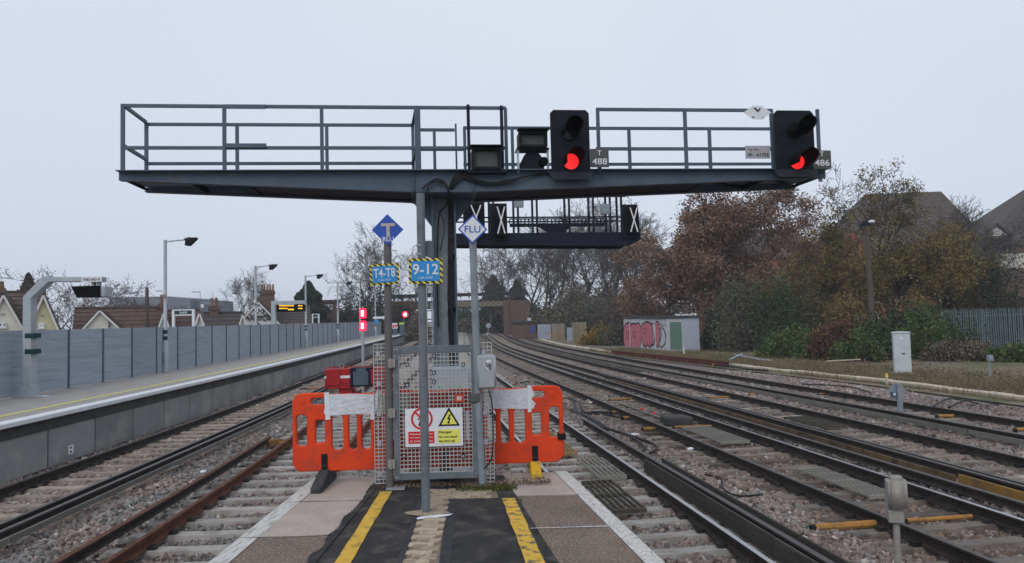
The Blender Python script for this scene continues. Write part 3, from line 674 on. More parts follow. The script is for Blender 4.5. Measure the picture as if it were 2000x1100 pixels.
# ------------------------------------------------------------------ the main signal gantry
DK = 1.15                                                  # deck depth
gt, gl = GF.thing('signal_gantry', 'blue grey double-armed cantilever signal gantry on a single column behind the gate', 'gantry', 867, 600, DK / 2, z=-1.15)
ZD = 4.12 + 1.15; ZB = 3.80 + 1.15; ZT = 4.01 + 1.15
yF = -DK / 2; yB = DK / 2
xL = gl(232, 337, 0).x; xR = gl(1612, 333, 0).x; xa = gl(808, 360, 0).x; xb = gl(925, 360, 0).x
for (yy, nm, sg) in ((yF, 'front_beam', 1), (yB, 'rear_beam', -1)):
    mb = MB(); poly = [(xL, ZT), (xa, ZB), (xb, ZB), (xR, ZT), (xR, ZD), (xL, ZD)]
    mb.prism(poly, (0, yy + .012, 0), (1, 0, 0), (0, 0, 1), .012)
    for (p, q) in (((xL, ZT), (xa, ZB)), ((xa, ZB), (xb, ZB)), ((xb, ZB), (xR, ZT))):
        mb.bar((p[0], yy + sg * .055, p[1] - .006), (q[0], yy + sg * .055, q[1] - .006), .13, .014)
    mb.bar((xL, yy - .025, ZD + .007), (xR, yy - .025, ZD + .007), .21, .014)
    bm_ = mb.build(nm, 'steel_grey', gt)
    for xx in (xa, xb): MB().box((xx - .006, yy - .045, ZB + .005), (xx + .006, yy - .001, ZD - .002)).build('stiffener', 'steel_grey', bm_)
for (x0, x1, mt) in ((xL + .012, gl(440, 340).x, 'grating_lit_tone'), (gl(440, 340).x + .01, xa, 'steel_dark'), (xa + .01, xb, 'steel_dark'), (xb + .01, gl(1320, 340).x, 'steel_dark'), (gl(1320, 340).x + .01, xR - .012, 'grating_lit_tone')):
    MB().box((x0, yF + .14, ZD - .045), (x1, yB - .14, ZD - .012)).build('deck_panel', mt, gt)  # end bays paler: daylight through the grating put into the colour
x = xL + .02; i = 0
def zbot(x): return ZT + (ZB - ZT) * (x - xL) / (xa - xL) if x < xa else (ZB if x < xb else ZB + (ZT - ZB) * (x - xb) / (xR - xb))
for x in [xL + .02, xL + 1.0, xL + 1.9, xL + 3.1, xa - .02, xb + .02, xb + 1.6, xb + 3.2, xR - 2.1, xR - 1.0, xR - .02]:
    MB().box((x - .008, yF + .02, zbot(x) + .01), (x + .008, yB - .02, ZD - .05)).build('cross_member', 'steel_dark', gt)
for (x0, x1) in ((xL + 1.95, xa - .05), (xb + .05, xR - 2.1)):        # closed soffit plates
    MB().add([(x0, yF + .12, zbot(x0) + .02), (x1, yF + .12, zbot(x1) + .02), (x1, yB - .12, zbot(x1) + .02), (x0, yB - .12, zbot(x0) + .02)], [(0, 1, 2, 3)]).build('soffit_plate', 'steel_dark', gt)
mb = MB(); mb.bar((xR - 2.1, yF + .1, zbot(xR - 2.1) + .03), (xR - 1.0, yB - .1, zbot(xR - 1.0) + .03), .05); mb.bar((xR - 1.0, yF + .1, zbot(xR - 1.0) + .03), (xR - .1, yB - .1, zbot(xR) + .03), .05); mb.build('bracing', 'steel_dark', gt)
# column: an H section, flanges left and right
cl, cr = gl(844, 500, DK / 2).x, gl(891, 500, DK / 2).x
co = MB(); co.box((cl + .03, -.012, 0), (cr - .03, .012, ZB - .03)); cw = co.build('column_web', 'steel_pale', gt)  # web paler than the flanges: light falling on it put into the colour
for x0, x1 in ((cl, cl + .03), (cr - .03, cr)): MB().box((x0, -.20, 0), (x1, .20, ZB - .03)).build('column_flange', 'steel_grey', gt)
MB().box((xa - .05, yF + .02, ZB - .03), (xb + .05, yB - .02, ZB - .013)).build('cap_plate', 'steel_grey', gt)
MB().prism([(cl, ZB - .031), (cl - .34, ZB - .031), (cl, ZB - .50)], (0, .02, 0), (1, 0, 0), (0, 0, 1), .03).build('haunch', 'steel_grey', gt)
MB().prism([(cr, ZB - .031), (cr + .33, ZB - .031), (cr, ZB - .46)], (0, .02, 0), (1, 0, 0), (0, 0, 1), .03).build('haunch', 'steel_grey', gt)
MB().box((cl - .15, -.35, 0), (cr + .15, .35, .05)).build('base_plate', 'steel_grey', gt)
for zz in (1.2, 2.2, 3.0, 3.9): MB().box((cr - .10, -.10, zz), (cr - .035, -.02, zz + .07)).build('cable_clamp', 'black_matt', gt)
# hand rails
PW = .052
def post(px, py, v, top=None, w=PW, mat='steel_grey', zb=ZD + .013):
    p = gl(px, py, v); MB().box((p.x - w / 2, p.y - w / 2, zb), (p.x + w / 2, p.y + w / 2, p.z)).build('rail_post', mat, gt); return p
def hrail(px0, py0, px1, py1, v, w=.045, h=.05, mat='steel_grey', lvl=None):
    p, q = gl(px0, py0, v), gl(px1, py1, v)
    if lvl is None: lvl = (p.z + q.z) / 2
    MB().bar((p.x, p.y - .001, lvl), (q.x, q.y - .001, lvl), w, h).build('hand_rail', mat, gt); return lvl
fv, rv = .06, DK - .05
zt = gl(237, 205, fv).z; zm = gl(237, 283, fv).z
for px in (240, 438, 628, 812): post(px, 205 + (px - 240) * .0125, fv)
for px, py in ((286, 241), (463, 243), (638, 245), (806, 247), (848, 254)): post(px, py, rv)
hrail(237, 205, 988, 213, fv); hrail(237, 283, 988, 295, fv)
for dy, x1 in ((208, 518), (284, 520)):                    # sleeve joint on the rails
    p, q = gl(440, dy, fv - .04), gl(x1, dy + 1, fv - .04); MB().bar((p.x, p.y, (p.z + q.z) / 2), (q.x, q.y, (p.z + q.z) / 2), .03, .065).build('rail_sleeve', 'steel_grey', gt)
ztr = hrail(288, 242, 805, 246, rv); zmr = hrail(288, 318, 805, 321, rv)
hrail(818, 254, 888, 254, rv); hrail(818, 291, 905, 293, rv - .02)
hrail(905, 250, 1522, 252, rv); hrail(905, 320, 1520, 322, rv)
for (a, b) in (((240, 205), (286, 242)), ((240, 284), (286, 318)), ((812, 212), (806, 247)), ((812, 293), (806, 321))):
    p, q = gl(*a, fv), gl(*b, rv); MB().bar((p.x, p.y + .02, p.z), (q.x, q.y - .02, p.z), .045, .05).build('end_rail', 'steel_grey', gt)
p = gl(812, 240, fv); MB().box((p.x + .03, p.y - .03, ZD + .014), (p.x + .075, p.y + .16, zt - .03)).build('gate_stile', 'steel_grey', gt)
post(890, 242, .3, w=.03); post(987, 212, fv)
for px, py in ((914, 205), (979, 207)): post(px, py, -.02, w=.05, mat='steel_dark')
for px, py in ((907, 249), (1000, 250), (1228, 251), (1385, 252), (1596, 214)): post(px, py, rv)
for px, py in ((1167, 213), (1337, 214), (1506, 216)): post(px, py, fv)
hrail(1164, 214, 1508, 216, fv); hrail(1164, 290, 1508, 292, fv)
# cables hanging down the column and looping along the beam
def cable(name, pts, r, parent, mat='cable', n=6):
    P = [Vector(p) for p in pts]; out = []
    for i in range(len(P) - 1):
        p0, p1, p2, p3 = P[max(i - 1, 0)], P[i], P[i + 1], P[min(i + 2, len(P) - 1)]
        for k in range(6):
            t = k / 6; out.append(.5 * ((2 * p1) + (p2 - p0) * t + (2 * p0 - 5 * p1 + 4 * p2 - p3) * t * t + (3 * p1 - p0 - 3 * p2 + p3) * t ** 3))
    out.append(P[-1]); return MB().tube(out, r, n).build(name, mat, parent, smooth=True)
for j in range(4):
    cable('cable', [gl(905 + 5 * j, 337 - j, -.03), gl(888 + 3 * j, 345 + 2 * j, -.06), gl(878 + 2 * j, 372, .02), gl(877 + 2.2 * j, 420, .40), gl(876 + 2.6 * j, 520, .44), gl(877 + 2.6 * j, 640, .44), (cr - .07 - .02 * j, -.13, .4)], .016, gt)
for j, (ex_, ey) in enumerate(((828, 365), (835, 373))):
    c_ = cable('cable', [gl(ex_, ey, -.06), gl(838, 357 + 4 * j, -.07), gl(852, 350 + 4 * j, -.07), gl(868, 356 + 4 * j, -.07), gl(876, 376, -.05), gl(872, 400, .2), gl(857, 425, .42), gl(854, 520, .45), gl(856, 640, .45)], .014, gt)
    MB().tube([gl(ex_ - 3, ey + 4, -.06), gl(ex_ + 1, ey - 1, -.06)], .018, 6).build('cable_end', 'green_band', c_)
for j in range(3):
    cable('cable', [gl(900, 338 + 3 * j, -.05), gl(925, 350 + 2 * j, -.07), gl(960, 357 + 2 * j, -.07), gl(995, 352 + 2 * j, -.07), gl(1030, 344, -.07), gl(1060 + 8 * j, 338, -.05), gl(1085, 344 + 3 * j, -.05)], .014, gt)
cable('cable', [gl(856, 410, .42), gl(866, 432, .42), gl(867, 455, .42), gl(860, 490, .42)], .010, gt)

# ------------------------------------------------------------------ colour light signal heads
def arc_hood(mb, c, r, L, a0, a1, n=16, cut=.35, th=.006):
    o = len(mb.v)
    for i in range(n + 1):
        f = i / n; a = R(a0 + (a1 - a0) * f); e = min(f, 1 - f) * 2; ln = L * (1 - cut * (1 - min(1, e * 2)))
        for rr in (r, r + th):
            for yy in (0, -ln): mb.v.append((c[0] + rr * math.cos(a), c[1] + yy, c[2] + rr * math.sin(a)))
    for i in range(n):
        a = o + i * 4; b = a + 4
        mb.f += [(a, b, b + 1, a + 1), (a + 2, a + 3, b + 3, b + 2), (a + 1, b + 1, b + 3, a + 3)]; mb.mi += [0, 0, 0]
    mb.f += [(o, o + 1, o + 3, o + 2), (o + n * 4, o + n * 4 + 2, o + n * 4 + 3, o + n * 4 + 1)]; mb.mi += [0, 0]
    return mb
def disc(c, r, n=20, d=.01):
    mb = MB(); mb.prism([(r * math.cos(2 * math.pi * k / n), r * math.sin(2 * math.pi * k / n)) for k in range(n)], c, (1, 0, 0), (0, 0, 1), d); return mb
def signal_head(px0, py0, px1, py1, v, label, lens_px):
    t, f = GF.thing('railway_signal', label, 'signal', (px0 + px1) / 2, py1, v)
    a, b = f(px0 + 2, py1, v), f(px1, py0, v); w, h = (b.x - a.x) / 2, b.z
    c = .055; oc = [(-w + c, h), (-w, h - c), (-w, .08), (w, .08), (w, h - c), (w - c, h)]
    MB().prism(oc[::-1], (0, .03, 0), (1, 0, 0), (0, 0, 1), .03).build('backboard', 'black_paint', t, bevel=.004)
    bw = w + .03; MB().prism([(-bw + .06, 0), (bw - .06, 0), (bw, .06), (bw, .125), (-bw, .125), (-bw, .06)], (0, -.004, 0), (1, 0, 0), (0, 0, 1), .02).build('base_skirt', 'skirt_grey', t)
    MB().box((-w * .7, .032, .10), (w * .7, .26, h * .9)).build('housing', 'black_paint', t, bevel=.02)
    for i, (lx_, ly) in enumerate(lens_px):
        q = f(lx_, ly, v); r = .135
        hd = arc_hood(MB(), (q.x, -.005, q.z), r, .50, -48, 212).build('hood', 'black_matt', t, smooth=True)
        disc((q.x, -.006, q.z), r - .006).build('lens', 'led_red' if i == 1 else 'lens_dark', t)
        arc_hood(MB(), (q.x, -.004, q.z), r + .008, .04, 0, 360, 24, 0).build('lens_ring', 'black_paint', t)
    return t
signal_head(1079, 215, 1153, 351, -.16, 'black two-lamp signal showing red, its upper hood pointing along the railing, beside plate 488', [(1112, 258), (1115, 316)])
signal_head(1519, 216, 1592, 346, -.16, 'black two-lamp signal showing red at the tip of the gantry arm, beside plate 486', [(1552, 255), (1556, 316)])
def plate(px0, py0, px1, py1, v, name, label, cat, mat, lines, fr=GF, corner=.012, border=None):
    t, f = fr.thing(name, label, cat, (px0 + px1) / 2, py1, v); a, b = f(px0, py1, v), f(px1, py0, v); w, h = (b.x - a.x) / 2, b.z - a.z
    me = curve_mesh([rrect(-w, 0, w, h, corner)], .012); put('board', me, mat, t, (0, 0, 0))
    for (s, fx, fz, hh, ww, cm, bold) in lines: put('lettering', text_mesh(s, ww * 2 * w if ww else None, hh * h, bold), cm, t, (fx * w, -.009, fz * h))
    return t
t = plate(1154, 291, 1189, 327, -.17, 'number_plate', 'dark grey plate reading T 488 beside the red signal', 'sign', 'sign_darkgrey', [('T', 0, .78, .27, .22, 'sign_white', .01), ('488', 0, .32, .34, .80, 'sign_white', .01)])
MB().box((-.03, .008, -.10), (.03, .03, .02)).build('bracket', 'steel_dark', t)
t = plate(1589, 294, 1623, 330, -.17, 'number_plate', 'dark grey plate reading T 486 at the tip of the gantry arm', 'sign', 'sign_darkgrey', [('T', 0, .80, .27, .22, 'sign_white', .01), ('486', 0, .33, .34, .80, 'sign_white', .01)])
MB().box((-.05, .008, -.06), (.03, .03, .02)).build('bracket', 'steel_dark', t)
plate(1457, 285, 1504, 310, fv - .05, 'telephone_plate', 'grey plate with a telephone number on the gantry railing', 'sign', 'sign_grey', [('Tel. No.', -.35, .72, .22, .48, 'sign_darkgrey', 0), ('00 - 61753', 0, .30, .26, .84, 'sign_black', .015)], corner=.004)
t, f = GF.thing('hexagon_sign', 'white stretched hexagon sign with a dark arrow notch on the gantry railing', 'sign', 1480, 233, fv - .06)
w = (f(1507, 220).x - f(1453, 220).x) / 2; h = f(1480, 207).z
put('board', curve_mesh([[(-w, h * .5), (-w * .35, h), (w * .30, h), (w, h * .5), (w * .35, 0), (-w * .30, 0)]], .01), 'sign_white', t, (0, 0, 0))
put('chevron', curve_mesh([[(-.075, .85 * h), (-.03, .85 * h), (.0, .66 * h), (.035, .82 * h), (.06, .80 * h), (.005, .5 * h)]], .003), 'sign_black', t, (.0, -.008, 0))
put('mark', curve_mesh([[(-.105, .12 * h), (-.06, .12 * h), (-.08, .24 * h)]], .003), 'sign_black', t, (0, -.008, 0))
put('mark', curve_mesh([[(.06, .10 * h), (.10, .10 * h), (.08, .14 * h)]], .003), 'sign_black', t, (0, -.008, 0))

# indicator boxes
def indicator(px0, py0, px1, py1, v, label, depth, parent_stand=None):
    t, f = GF.thing('route_indicator', label, 'indicator', (px0 + px1) / 2, py1, v); a, b = f(px0, py1, v), f(px1, py0, v); w, h = (b.x - a.x) / 2, b.z
    put('casing', curve_mesh([rrect(-w, 0, w, h, .015), rrect(-w + .045, .04, w - .045, h - .045, .01)], .10), 'black_paint', t, (0, -.03, 0))
    MB().box((-w + .005, .0, .005), (w - .005, depth, h - .005)).build('housing', 'black_paint', t, bevel=.01)
    MB().box((-w + .05, -.006, .045), (w - .05, -.001, h - .05)).build('screen', 'sign_darkgrey', t)
    MB().prism([(-w - .02, h + .006), (w + .02, h + .006), (w + .02, h + .02), (-w - .02, h + .02)], (0, .01, 0), (1, 0, 0), (0, 0, 1), .20).build('visor', 'black_paint', t)
    return t, f, w, h
t, f, w, h = indicator(922, 290, 978, 332, -.12, 'square black indicator box standing on the gantry deck between two dark posts', .30)
MB().box((-w - .09, -.05, -.055), (w + .09, .32, -.003)).build('base_plate', 'black_paint', t)
t, f, w, h = indicator(1013, 258, 1068, 289, -.05, 'wide black indicator box raised on a stand above a black hooded lamp', .26)
for sx in (-1, 1): MB().box((sx * (w + .01) - .018, 0, -(f(1040, 289).z - f(1040, 337).z)), (sx * (w + .01) + .018, .03, .0)).build('stand_leg', 'galv', t)
MB().box((-w - .03, -.04, -.032), (w + .03, .26, -.003)).build('stand_shelf', 'black_paint', t)
t, f = GF.thing('hooded_lamp', 'black faceted lamp housing facing away below the raised indicator box', 'lamp', 1040, 336, .0)
lo = [f(px, py, .0) for px, py in ((1015, 336), (1016, 320), (1024, 303), (1034, 292), (1046, 292), (1058, 305), (1063, 320), (1063, 336))]
MB().prism([(p.x, p.z) for p in lo][::-1], (0, .16, 0), (1, 0, 0), (0, 0, 1), .16).build('housing', 'black_paint', t, bevel=.02)
q = f(1059, 318); MB().tube([(q.x, .02, q.z), (q.x + .02, -.10, q.z + .01)], [.075, .07], 10).build('rear_cap', 'black_matt', t)

# ------------------------------------------------------------------ the second gantry farther along
G2 = Frame(py_(1250, 480, 26.5), R(8))
g2, f2 = G2.thing('signal_gantry', 'dark distant single-armed signal gantry carrying the crossed-out signals', 'gantry', 861, 620, .6, z=-1.15)
z0 = f2(1100, 482, 0).z; x0 = f2(875, 470, 0).x; x1 = f2(1251, 470, 0).x
for yy in (-.6, .6):
    MB().prism([(x0, z0 + .10), (x1 - .45, z0), (x1, z0 + .22), (x1, z0 + .62), (x1 - .5, z0 + .5), (x0, z0 + .5)], (0, yy, 0), (1, 0, 0), (0, 0, 1), .03).build('beam', 'steel_dark', g2)
MB().box((x0, -.57, z0 + .44), (x1 - .05, .57, z0 + .47)).build('deck', 'steel_dark', g2)
ca, cb = f2(852, 500, .6).x, f2(886, 500, .6).x
MB().box((ca, -.22, 0), (cb, .22, z0 + .5)).build('column', 'steel_dark', g2)
zr = z0 + 2.0
for px in (915, 955, 1003, 1040, 1103, 1150, 1183, 1205):
    for v, dx in ((0.02, 0), (1.18, 9)):
        p = f2(px + dx, 430, v); MB().box((p.x - .035, p.y - .035, z0 + .5), (p.x + .035, p.y + .035, zr)).build('rail_post', 'steel_dark', g2)
for yy in (-.58, .58):
    for zz in (z0 + 1.05, zr - .02): MB().bar((x0, yy, zz), (x1 - .15, yy, zz), .05).build('hand_rail', 'steel_dark', g2)
xx0, xx1 = f2(995, 430, .9).x, f2(1180, 430, .9).x
MB().box((xx0, .28, z0 + .82), (xx1, .31, z0 + .95)).build('cable_tray', 'steel_dark', g2)
MB().prism([(f2(1050, 430, .9).x, z0 + .82), (f2(1078, 430, .9).x, z0 + .50), (f2(1092, 430, .9).x, z0 + .50), (f2(1115, 430, .9).x, z0 + .82)], (0, .30, 0), (1, 0, 0), (0, 0, 1), .02).build('gusset', 'steel_dark', g2)
q0 = z0 + .95
for i in range(26):
    xs = xx0 + (xx1 - xx0) * i / 25; MB().box((xs - .02, .29, q0), (xs + .02, .31, q0 + .14)).build('tray_rung', 'steel_dark', g2)
MB().box((xx0, .285, q0 + .14), (xx1, .315, q0 + .18)).build('tray_rail', 'steel_dark', g2)
# ladder seen beside the main column
lad = thing('access_ladder', 'galvanised ladder rising behind the left edge of the main column', 'ladder', (*py_(841, 640, 25.4).xy, -1.1))
for dx in (-.10, .05): MB().bar((dx, dx * 2, 0), (dx, dx * 2, 5.4), .045).build('stile', 'galv', lad)
for i in range(18): MB().bar((-.10, -.2, .25 + .29 * i), (.05, .1, .25 + .29 * i), .03).build('rung', 'steel_dark', lad)
def bagged(px0, py0, px1, py1, v, label, grp=None):
    t, f = G2.thing('covered_signal', label, 'signal', (px0 + px1) / 2, py1, v); w = (f(px1, py1).x - f(px0, py1).x) / 2; h = f(px0, py0).z
    b = MB().prism([(-w, 0), (w * .9, 0), (w, h * .3), (w * .85, h), (-w * .9, h), (-w, h * .4)], (0, .35, 0), (1, 0, 0), (0, 0, 1), .35).build('cover', 'black_matt', t, bevel=.03)
    bx = w * 1.15
    MB().box((-bx - .1, .36, -.1), (bx + .02, .42, h + .12)).build('backboard', 'black_paint', t)
    for s in (-1, 1): MB().bar((-s * w * .62, -.012, h * .06), (s * w * .62, -.012 - .006 * s, h * .95), .042, .012, up=(0, 1, 0)).build('cross_bar', 'sign_white', t)
    return t
bagged(968, 401, 991, 460, -.5, 'covered signal with a white cross directly right of the FLU diamond sign')
bagged(1228, 403, 1250, 456, -.5, 'covered signal with a white cross at the tip of the distant gantry')
bagged(915, 398, 946, 452, -.5, 'covered signal with a white cross partly hidden behind the FLU diamond sign')
for (a, lab) in (((1173, 398, 1192, 418), 'grey junction box on the railing of the distant gantry'), ((1004, 390, 1023, 405), 'grey junction box under the near beam on the distant railing')):
    t, f = G2.thing('junction_box', lab, 'box', (a[0] + a[2]) / 2, a[3], -.15); w = (f(a[2], a[3]).x - f(a[0], a[3]).x) / 2; h = f(a[0], a[1]).z
    MB().box((-w, 0, 0), (w, .12, h)).build('case', 'steel_pale', t, bevel=.015); MB().box((-.06, -.01, h * .4), (-.03, 0, h * .45)).build('screw', 'sign_white', t); MB().box((.03, -.01, h * .4), (.06, 0, h * .45)).build('screw', 'sign_white', t)

# ------------------------------------------------------------------ hazard-striped print
def hazard():
    m = bpy.data.materials.new('hazard'); m.use_nodes = True; MATS['hazard'] = m; t = m.node_tree; b = t.nodes['Principled BSDF']; b.inputs['Roughness'].default_value = .5
    tc = t.nodes.new('ShaderNodeTexCoord'); sx = t.nodes.new('ShaderNodeSeparateXYZ'); t.links.new(tc.outputs['Object'], sx.inputs[0])
    a = t.nodes.new('ShaderNodeMath'); a.operation = 'MULTIPLY_ADD'; a.inputs[1].default_value = .9; t.links.new(sx.outputs['X'], a.inputs[0]); t.links.new(sx.outputs['Z'], a.inputs[2])
    c = t.nodes.new('ShaderNodeMath'); c.operation = 'MULTIPLY'; c.inputs[1].default_value = 19; t.links.new(a.outputs[0], c.inputs[0])
    d = t.nodes.new('ShaderNodeMath'); d.operation = 'FRACT'; t.links.new(c.outputs[0], d.inputs[0]); e = t.nodes.new('ShaderNodeMath'); e.operation = 'GREATER_THAN'; e.inputs[1].default_value = .5; t.links.new(d.outputs[0], e.inputs[0])
    x = t.nodes.new('ShaderNodeMix'); x.data_type = 'RGBA'; x.inputs['A'].default_value = (.013, .013, .014, 1); x.inputs['B'].default_value = (.70, .58, .05, 1); t.links.new(e.outputs[0], x.inputs['Factor']); t.links.new(x.outputs['Result'], b.inputs['Base Color'])
hazard()
def car_stop(t, f, x0, y0, x1, y1, v, txt, tw, tilt):
    a, b = f(x0, y1, v), f(x1, y0, v); c = (a + b) / 2; w, h = (b.x - a.x) / 2, (b.z - a.z) / 2
    s = put('car_stop_sign', curve_mesh([rrect(-w, -h, w, h, .006)], .010), 'hazard', t, (c.x, c.y, c.z), ry=tilt)
    bd = .024
    put('panel', curve_mesh([rrect(-w + bd, -h + bd, w - bd, h - bd, .003)], .003), 'sign_cyan', s, (0, -.008, 0))
    put('lettering', text_mesh(txt, tw * 2 * w, h * .86, .012), 'sign_white', s, (0, -.011, h * .14))
    put('lettering', text_mesh('CAR STOP', w * .86, h * .17, 0), 'sign_white', s, (0, -.011, -h * .54))
    MB().box((-.05, .006, -.03), (.05, .02, .03)).build('bracket', 'galv', s)
YG = 7.80; GG = Frame((0, YG), R(2.0)); 
# post with RLU diamond and T4-T8 sign (hinge post of the gate)
t, f = GG.thing('sign_post', 'brown grey post with the blue RLU diamond and the T4-T8 car stop sign', 'sign post', 761, 945, 0, z=0)
MB().tube([(0, 0, 0), (f(757, 470).x, 0, f(757, 470).z)], .040, 14, cap=True).build('pole', 'post_brown', t, smooth=True)
MB().box((-.03, -.09, 0), (.16, .07, .016)).build('base_plate', 'galv', t)
car_stop(t, f, 723, 515, 779, 557, -.06, 'T4-T8', .74, R(-2.5))
c = f(757, 449, -.06); r = (f(788, 449, -.06).x - f(726, 449, -.06).x) / 2
s = put('diamond_sign', curve_mesh([[(-r, 0), (0, -r), (r, 0), (0, r)]], .008, .001), 'sign_blue', t, (c.x, c.y, c.z))
put('letter_mark', curve_mesh([[(-.072, .068), (.072, .068), (.072, .036), (.018, .036), (.018, -.075), (-.018, -.075), (-.018, .036), (-.072, .036)]], .003), 'sign_worn', s, (.005, -.007, .0))
put('lettering', text_mesh('RLU', .115, .048, .012), 'sign_white', s, (.006, -.007, -.098))
# post with FLU diamond (latch post)
t, f = GG.thing('sign_post', 'pale grey post with the white FLU diamond sign', 'sign post', 942, 942, 0, z=0)
tp = f(923, 462); MB().tube([(0, 0, 0), (tp.x * .55, 0, .9), (tp.x, 0, tp.z)], .038, 14).build('pole', 'steel_pale', t, smooth=True)
MB().box((-.12, -.09, 0), (.10, .08, .016)).build('base_plate', 'galv', t)
c = f(923, 448, -.06); r = (f(952, 448, -.06).x - f(894, 448, -.06).x) / 2
s = put('diamond_sign', curve_mesh([[(-r, 0), (0, -r), (r, 0), (0, r)]], .008, .001), 'sign_blue', t, (c.x, c.y, c.z), ry=R(2))
put('field', curve_mesh([[(-r + .022, 0), (0, -r + .022), (r - .022, 0), (0, r - .022)]], .003), 'sign_white', s, (0, -.006, 0))
put('lettering', text_mesh('FLU', .165, .072, .012), 'sign_blue', s, (0, -.009, 0))
# free-standing post with 9-12 sign
PF = Frame((0, 6.77), 0)
t, f = PF.thing('sign_post', 'tall blue grey post with the 9-12 car stop sign standing in the paving', 'sign post', 832, 998, 0, z=0)
MB().tube([(0, 0, 0), (f(821, 378).x, 0, f(821, 378).z)], .0385, 16).build('pole', 'frame_grey', t, smooth=True)
car_stop(t, f, 799, 504, 864, 555, -.06, '9-12', .76, R(.8))
a, b = f(824, 500, .05), f(843, 470, .05); bxx = MB().prism([(a.x, a.z + .015), (b.x, a.z - .02), (b.x, b.z), (a.x, b.z)], (0, .16, 0), (1, 0, 0), (0, 0, 1), .10).build('back_box', 'frame_grey', t, bevel=.005)
for py in (481, 498): q = f(820, py); MB().lathe([(.043, 0), (.043, .012)], (q.x, 0, q.z), 14).build('clamp_band', 'galv', t)

# ------------------------------------------------------------------ mesh gate between the two posts
t, f = GG.thing('mesh_gate', 'grey framed mesh gate at the platform end', 'gate', 850, 942, 0, z=.03)
A, B = f(771, 938), f(930, 673); fw = .062
x0, x1, zb, zt_ = A.x, B.x, A.z, B.z
for nm, a, b in (('frame_bar', (x0, -.02, zb), (x1, .02, zb + .07)), ('frame_bar', (x0, -.02, zt_ - .075), (x1, .02, zt_)), ('frame_bar', (x0, -.02, zb + .071), (x0 + .058, .02, zt_ - .076)), ('frame_bar', (x1 - .058, -.02, zb + .071), (x1, .02, zt_ - .076))):
    MB().box(a, b).build(nm, 'frame_grey', t, bevel=.004)
def mesh_panel(x0, x1, z0, z1, y, pitch=.0405, bw=.0070, dp=.034):
    mb = MB(); nx = max(1, round((x1 - x0) / pitch)); nz = max(1, round((z1 - z0) / pitch))
    for i in range(nx + 1): x = x0 + (x1 - x0) * i / nx; mb.box((x - bw / 2, y, z0), (x + bw / 2, y + dp, z1))
    for j in range(nz + 1): z = z0 + (z1 - z0) * j / nz; mb.box((x0, y + .0007, z - bw / 2), (x1, y + dp - .0007, z + bw / 2))
    return mb
mesh_panel(x0 + .06, x1 - .06, zb + .073, zt_ - .078, -.012).build('mesh', 'mesh_grp', t)
bolt = MB().prism([(.008 * math.cos(k * math.pi / 3), .008 * math.sin(k * math.pi / 3)) for k in range(6)], (0, 0, 0), (1, 0, 0), (0, 0, 1), .006).mesh('bolt', 'galv')
for (bx, bz) in ((.02, zt_ - .03), (.05, zt_ - .03), (.02, zt_ - .10), (x1 - x0 - .02, zt_ - .03), (x1 - x0 - .05, zt_ - .03), (x1 - x0 - .02, zt_ - .10), (.02, zb + .03), (.04, zb + .03), (.03, zb + .5), (.03, zb + .9), (x1 - x0 - .03, zb + .05), (x1 - x0 - .03, zb + .75)):
    o = link('bolt', bolt, t); o.location = (x0 + bx, -.021, bz)
for py in (709, 806, 905):
    q = f(765, py); hg = MB(); hg.box((q.x - .032, -.052, q.z - .045), (q.x - .003, -.030, q.z + .045)); hg.box((q.x + .003, -.05, q.z - .045), (q.x + .04, -.021, q.z + .045)); hg.tube([(q.x, -.055, q.z - .05), (q.x, -.055, q.z + .05)], .011, 8); hg.build('hinge', 'hinge', t)
for (px, py) in ((796, 712), (796, 752), (848, 695), (848, 728), (848, 745), (905, 712), (790, 890), (905, 890)):
    q = f(px, py); cl_ = MB(); cl_.box((q.x - .018, -.03, q.z - .02), (q.x + .018, -.0135, q.z + .02)); o = cl_.build('mesh_clip', 'black_paint', t); MB().box((q.x - .012, -.036, q.z - .012), (q.x + .012, -.0305, q.z + .012)).build('clip_nut', 'galv', o)
q = f(926, 777); MB().box((q.x - .055, -.045, q.z - .05), (q.x + .06, -.022, q.z + .05)).build('lock_plate', 'sign_darkgrey', t, bevel=.012)
q = f(898, 777); MB().box((q.x - .05, -.03, q.z - .04), (q.x + .04, -.013, q.z + .035)).build('letter_slot', 'barrier_orange', t); MB().box((q.x - .03, -.034, q.z - .025), (q.x + .02, -.0305, q.z + .02)).build('slot_plate', 'tape_old', t)
for (xa_, xb_, ya, yb, lab) in ((733, 752, 672, 945, 'narrow mesh panel fixed outside the hinge post'), (942, 960, 669, 942, 'narrow mesh panel fixed outside the latch post')):
    tt, ff = GG.thing('side_screen', lab, 'mesh panel', (xa_ + xb_) / 2, yb, .02, z=.03); a, b = ff(xa_, yb), ff(xb_, ya)
    mesh_panel(a.x, b.x, a.z, b.z, 0, dp=.055).build('mesh', 'mesh_grp', tt)
    for i in range(5):
        z = a.z + .1 + (b.z - a.z - .2) * i / 4; o = MB().box((-.022, -.012, z - .025), (.02, -.001, z + .025)).build('mesh_clip', 'galv', tt)
